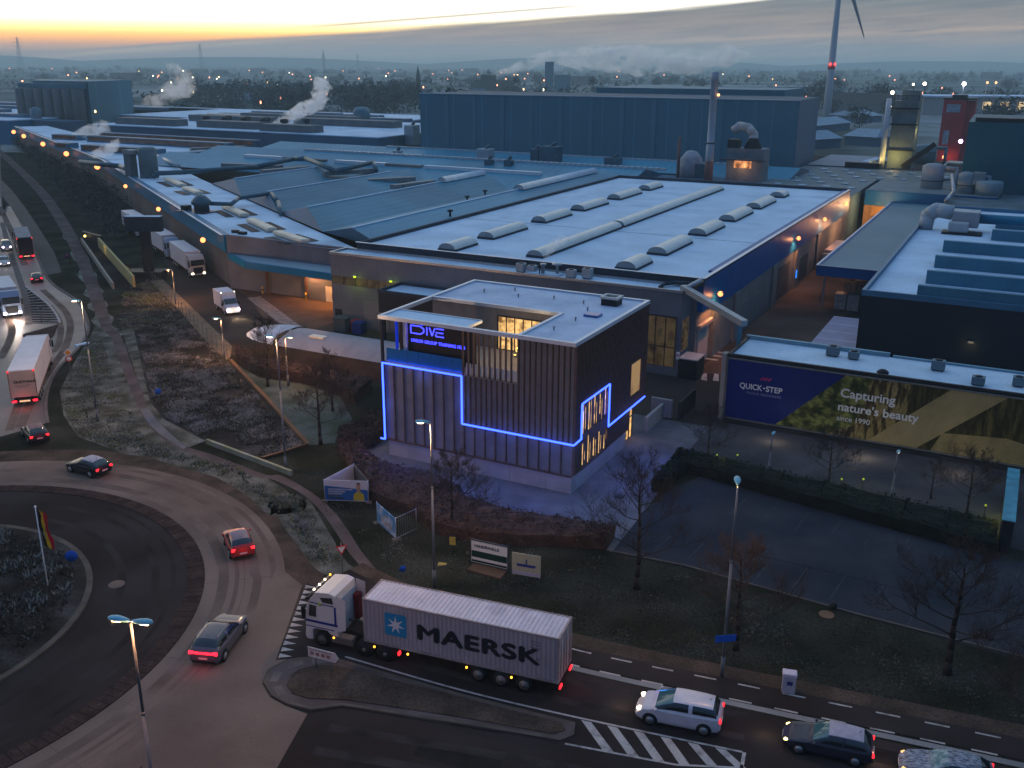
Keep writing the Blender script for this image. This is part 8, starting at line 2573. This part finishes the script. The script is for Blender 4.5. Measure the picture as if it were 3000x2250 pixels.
# street lights of the plain
lk_ = {}
lpts = []
for d0, n, s0 in ((720, 14, .42), (1050, 24, .62), (1500, 30, .85), (2100, 24, 1.15), (3000, 16, 1.6)):
    for i in range(n):
        az_ = R(rnd.uniform(-29, 5) if rnd.random() < .78 else rnd.uniform(5, 29)); d = d0 * rnd.uniform(.85, 1.2)
        lpts.append((d * math.sin(az_), d * math.cos(az_), s0 * rnd.uniform(.75, 1.25), rnd.choice((0, 0, 0, 0, 0, 1, 2))))
lm = (glow('far_sodium_light', (1, .34, .18), 7), glow('far_amber_light', (1, .62, .25), 8), glow('far_pale_light', (1, .88, .60), 9))
ll = ('orange street light far out in the misty plain', 'amber street light far out in the misty plain', 'pale floodlight far out in the misty plain')
for x, y, s_, i in lpts:
    if inplant(x, y):
        continue
    if i not in lk_:
        k = M().tube((0, 0, 0), (0, 0, 9), .12, .1, 5); k.cur = 1; k.ball((0, 0, 10), 1.0, 8, 5)
        lk_[i] = single('far_street_light', k, [m_pole, lm[i]], ll[i], 'street light', (x, y, 0), group='lights of the misty plain, ' + ('orange', 'amber', 'pale')[i])
        o = lk_[i]
    else:
        o = lk_[i].copy(); COL.objects.link(o); o.location = (x, y, 0)
    o.scale = (s_, s_, 1)
# lattice pylons
for p, h, lb in (((-1803.08, 3759.68), 112, 'tall lattice pylon under the orange sky at the far left'), ((-1252.19, 4124.59), 98, 'lattice pylon below the start of the cloud bank'), ((-622.95, 4112.65), 60, 'small lattice pylon on the horizon above the left halls'), ((-395.68, 8040.36), 60, 'faint lattice pylon on the horizon left of the steam')):
    k = M()
    for s_, q in ((-1, -1), (1, -1), (1, 1), (-1, 1)):
        k.tube((s_ * h * .085, q * h * .085, 0), (s_ * 1.0, q * 1.0, h), h * .006, h * .004, 4)
    for i in range(9):
        z0, z1 = h * i / 9, h * (i + 1) / 9
        w0, w1 = h * .085 * (1 - i / 9) + 1, h * .085 * (1 - (i + 1) / 9) + 1
        for s_ in (-1, 1):
            k.tube((-w0 * s_, -w0, z0), (w1 * s_, -w1, z1), h * .004, None, 4, False); k.tube((w0 * s_, w0, z0), (-w1 * s_, w1, z1), h * .004, None, 4, False)
    for f_, w in ((.72, .13), (.83, .16), (.94, .11)):
        k.tube((-h * w, 0, h * f_), (h * w, 0, h * f_), h * .005, None, 4); k.tube((-h * w, 0, h * f_), (0, 0, h * (f_ + .04)), h * .003, None, 4); k.tube((h * w, 0, h * f_), (0, 0, h * (f_ + .04)), h * .003, None, 4)
    single('lattice_pylon', k, mat('pylon_steel', (.06, .065, .07), .7), lb, 'pylon', (*p, 0))
# spire and towers
for p, h, w, lb in (((-109.51, 1176.63), 30, 5, 'dark pointed poplar tower left of the high-bay top'), ((-897.73, 4866.51), 90, 14, 'church spire silhouette on the misty horizon')):
    single('far_spire', M().lathe([(w * .5, 0), (w * .55, h * .5), (w * .35, h * .72), (.1, h)], (0, 0, 0), 8), m_ft[0], lb, 'spire', (*p, 0))
# far plant under the steam
t = T('far_factory', 'dark distant factory under the long bank of steam', 'factory', (-25.62, 1253.99))
t.part('block', M().box(-22, 26, -10, 30, 0, 13), m_ft[0]); t.part('block', M().box(-14, 4, -12, 20, 13, 19), m_ft[0]); t.part('hall', M().box(120, 430, -10, 60, 0, 7), m_hb)
# ---------------------------------------------------------------- wind turbine
wx, wy = (202.88, 656.17)
t = T('wind_turbine', 'tall pale wind turbine tower with red band, cut off by the upper picture edge', 'wind turbine', (wx, wy))
m_tw = mat('turbine_white', (.42, .45, .47), .45, var=.05)
prt = [(2.75, 0), (2.2, 31.0), (1.65, 72), (1.35, 87)]
t.part('tower', M().lathe(prt, (0, 0, 0), 24), m_tw)
t.part('red_band', M().lathe([(2.24, 30.4), (2.2, 33.2)], (0, 0, 0), 24), mat('band_red', (.42, .02, .02), .5))
for a in (-130, -50):
    t.part('warning_light', M().ball((2.3 * math.cos(R(a)), 2.3 * math.sin(R(a)), 33.6), .75, 8, 6), glow('red_warning_light', (1, .03, .03), 9))
t.part('nacelle', M().box(-2.2, 2.2, -4.5, 7, 86.6, 90.4), m_tw, bev=.5)
t.part('hub', M().ball((0, -6, 88.5), 2.2, 12, 8), m_tw)
for i in range(3):
    a = R(-67 + i * 120)
    u = Vector((math.cos(a), 0, math.sin(a))); w = Vector((-u.z, 0, u.x))
    k = M(); k.sm = True
    st_ = [(1, .9, .9), (6, 1.9, .6), (14, 1.5, .4), (28, 1.0, .22), (40, .5, .10), (43, .12, .04)]
    c0_ = Vector((0, -6.4, 88.5))
    rows_ = []
    for s_, ww, tt in st_:
        c = c0_ + u * s_
        rows_.append([c + w * ww, c + Vector((0, tt, 0)), c - w * ww * .7, c - Vector((0, tt, 0))])
    k.add([p for r_ in rows_ for p in r_], [(j * 4 + q, (j + 1) * 4 + q, (j + 1) * 4 + (q + 1) % 4, j * 4 + (q + 1) % 4) for j in range(5) for q in range(4)])
    t.part('blade', k, mat('blade_grey', (.18, .20, .22), .5))


# ---------------------------------------------------------------- steam: closed soft volumes
def steam(name, label, cat, spine, radii, dens, nsc, col=(.98, .97, .97), lo=.45, hi=.7, seed=0, kind=None):
    k = M(); k.sm = True
    r_ = random.Random(seed)
    c = Vector(spine[len(spine) // 2])
    n = 14
    # densify the spine
    sp, rd = [], []
    for i in range(len(spine) - 1):
        for j in range(4):
            u = j / 4
            sp.append(Vector(spine[i]).lerp(Vector(spine[i + 1]), u)); rd.append(radii[i] * (1 - u) + radii[i + 1] * u)
    sp.append(Vector(spine[-1])); rd.append(radii[-1])
    rows_ = []
    for i, (p, q) in enumerate(zip(sp, rd)):
        d = (sp[min(len(sp) - 1, i + 1)] - sp[max(0, i - 1)]).normalized()
        u = Vector((0, 1, 0)); w = d.cross(u).normalized(); u = w.cross(d).normalized()
        e_ = min(1.0, .25 + i * .5, .2 + (len(sp) - 1 - i) * .4)
        rows_.append([p + (w * math.cos(2 * math.pi * a / n) + u * math.sin(2 * math.pi * a / n)) * q * e_ * r_.uniform(.65, 1.3) - c for a in range(n)])
    k.add([v_ for q in rows_ for v_ in q], [(j * n + a, (j + 1) * n + a, (j + 1) * n + (a + 1) % n, j * n + (a + 1) % n) for j in range(len(rows_) - 1) for a in range(n)] + [tuple(range(n)), tuple(range(len(rows_) * n - 1, (len(rows_) - 1) * n - 1, -1))])
    m = bpy.data.materials.new(name); m.use_nodes = True
    t_ = m.node_tree; t_.nodes.clear()
    o_ = t_.nodes.new('ShaderNodeOutputMaterial'); pv = t_.nodes.new('ShaderNodeVolumePrincipled')
    pv.inputs['Color'].default_value = (*col, 1); pv.inputs['Anisotropy'].default_value = .62
    tcn = t_.nodes.new('ShaderNodeTexCoord'); nz_ = t_.nodes.new('ShaderNodeTexNoise')
    nz_.inputs['Scale'].default_value = nsc; nz_.inputs['Detail'].default_value = 6; nz_.inputs['Roughness'].default_value = .68
    t_.links.new(tcn.outputs['Object'], nz_.inputs['Vector'])
    mr_ = t_.nodes.new('ShaderNodeMapRange'); t_.links.new(nz_.outputs[0], mr_.inputs[0])
    for i, q in zip((1, 2, 3, 4), (lo, hi, 0, dens)):
        mr_.inputs[i].default_value = q
    t_.links.new(mr_.outputs[0], pv.inputs['Density']); t_.links.new(pv.outputs[0], o_.inputs['Volume'])
    o = single(name, k, m, label, cat, tuple(c), kind=kind)
    return o


fx, fy = (-41.18, 1472.17)
def plume(pts, y):
    """points (pixel column offset in metres east, height) on a plane of constant depth"""
    return [(p[0], y, p[1]) for p in pts]
steam('steam_bank', 'long bank of lit steam drifting right over the high-bay from a distant stack', 'steam', plume([(fx, 12), (fx + 36, 24), (fx + 85, 40), (fx + 140, 42), (fx + 220, 36), (fx + 310, 40), (fx + 390, 46)], fy), [3, 6, 11, 17, 20, 18, 12], .13, .040, lo=.46, hi=.61, seed=1)
sx_, sy_ = (-89.13, 353.08)
steam('steam_plume', 'bright steam plume leaning right from a left roof and curling upward', 'steam', [(sx_, sy_, 9.5), (sx_ + 7, sy_, 12.5), (sx_ + 14, sy_, 17), (sx_ + 21, sy_, 20), (sx_ + 23, sy_, 25), (sx_ + 21, sy_, 29)], [.8, 1.8, 2.5, 2.9, 3.2, 2.0], .85, .34, lo=.40, hi=.58, seed=2)
sx_, sy_ = (-197.99, 536.39)
steam('steam_cloud', 'soft steam cloud behind the silo block', 'steam', [(sx_, sy_, 12), (sx_ + 14, sy_, 16), (sx_ + 26, sy_, 23), (sx_ + 22, sy_, 28), (sx_ + 16, sy_, 33)], [2, 4.5, 7, 4, 1.5], .26, .12, lo=.42, hi=.66, seed=3)
sx_, sy_ = (-143.67, 342.11)
steam('steam_puff', 'low white steam puff on the left monitors', 'steam', [(sx_ - 7, sy_, 9), (sx_, sy_, 11), (sx_ + 5, sy_, 12.5), (sx_ + 4, sy_, 15)], [1.6, 2.4, 2.2, 1], .45, .35, lo=.36, hi=.6, seed=4)
sx_, sy_ = (-112.65, 276.95)
steam('steam_puff', 'low white steam puff behind the round filter tower', 'steam', [(sx_ - 5, sy_, 8.6), (sx_, sy_, 10), (sx_ + 3, sy_, 12), (sx_ + 4, sy_, 13.5)], [1.2, 1.9, 1.4, .6], .5, .45, lo=.36, hi=.6, seed=5)
q = D(-20.6, 36.4, 11.2)
steam('steam_wisp', 'thin steam wisp rising from the capped flue of the hall', 'steam', [(q.x, q.y, 11.2), (q.x + .5, q.y, 12.4), (q.x + 1.4, q.y, 13.6), (q.x + 3.0, q.y, 14.4)], [.2, .45, .7, .6], .7, .9, lo=.38, hi=.65, seed=6)
# ---------------------------------------------------------------- morning haze
m = M().box(-8500, 8500, -900, 7300, -1.0, 134)
hzm = bpy.data.materials.new('morning_haze'); hzm.use_nodes = True
t_ = hzm.node_tree; t_.nodes.clear()
o_ = t_.nodes.new('ShaderNodeOutputMaterial'); pv = t_.nodes.new('ShaderNodeVolumePrincipled')
pv.inputs['Color'].default_value = (.70, .91, .95, 1); pv.inputs['Density'].default_value = .00022; pv.inputs['Anisotropy'].default_value = .25
t_.links.new(pv.outputs[0], o_.inputs['Volume'])
o = m.build('haze', hzm); o['kind'] = 'stuff'
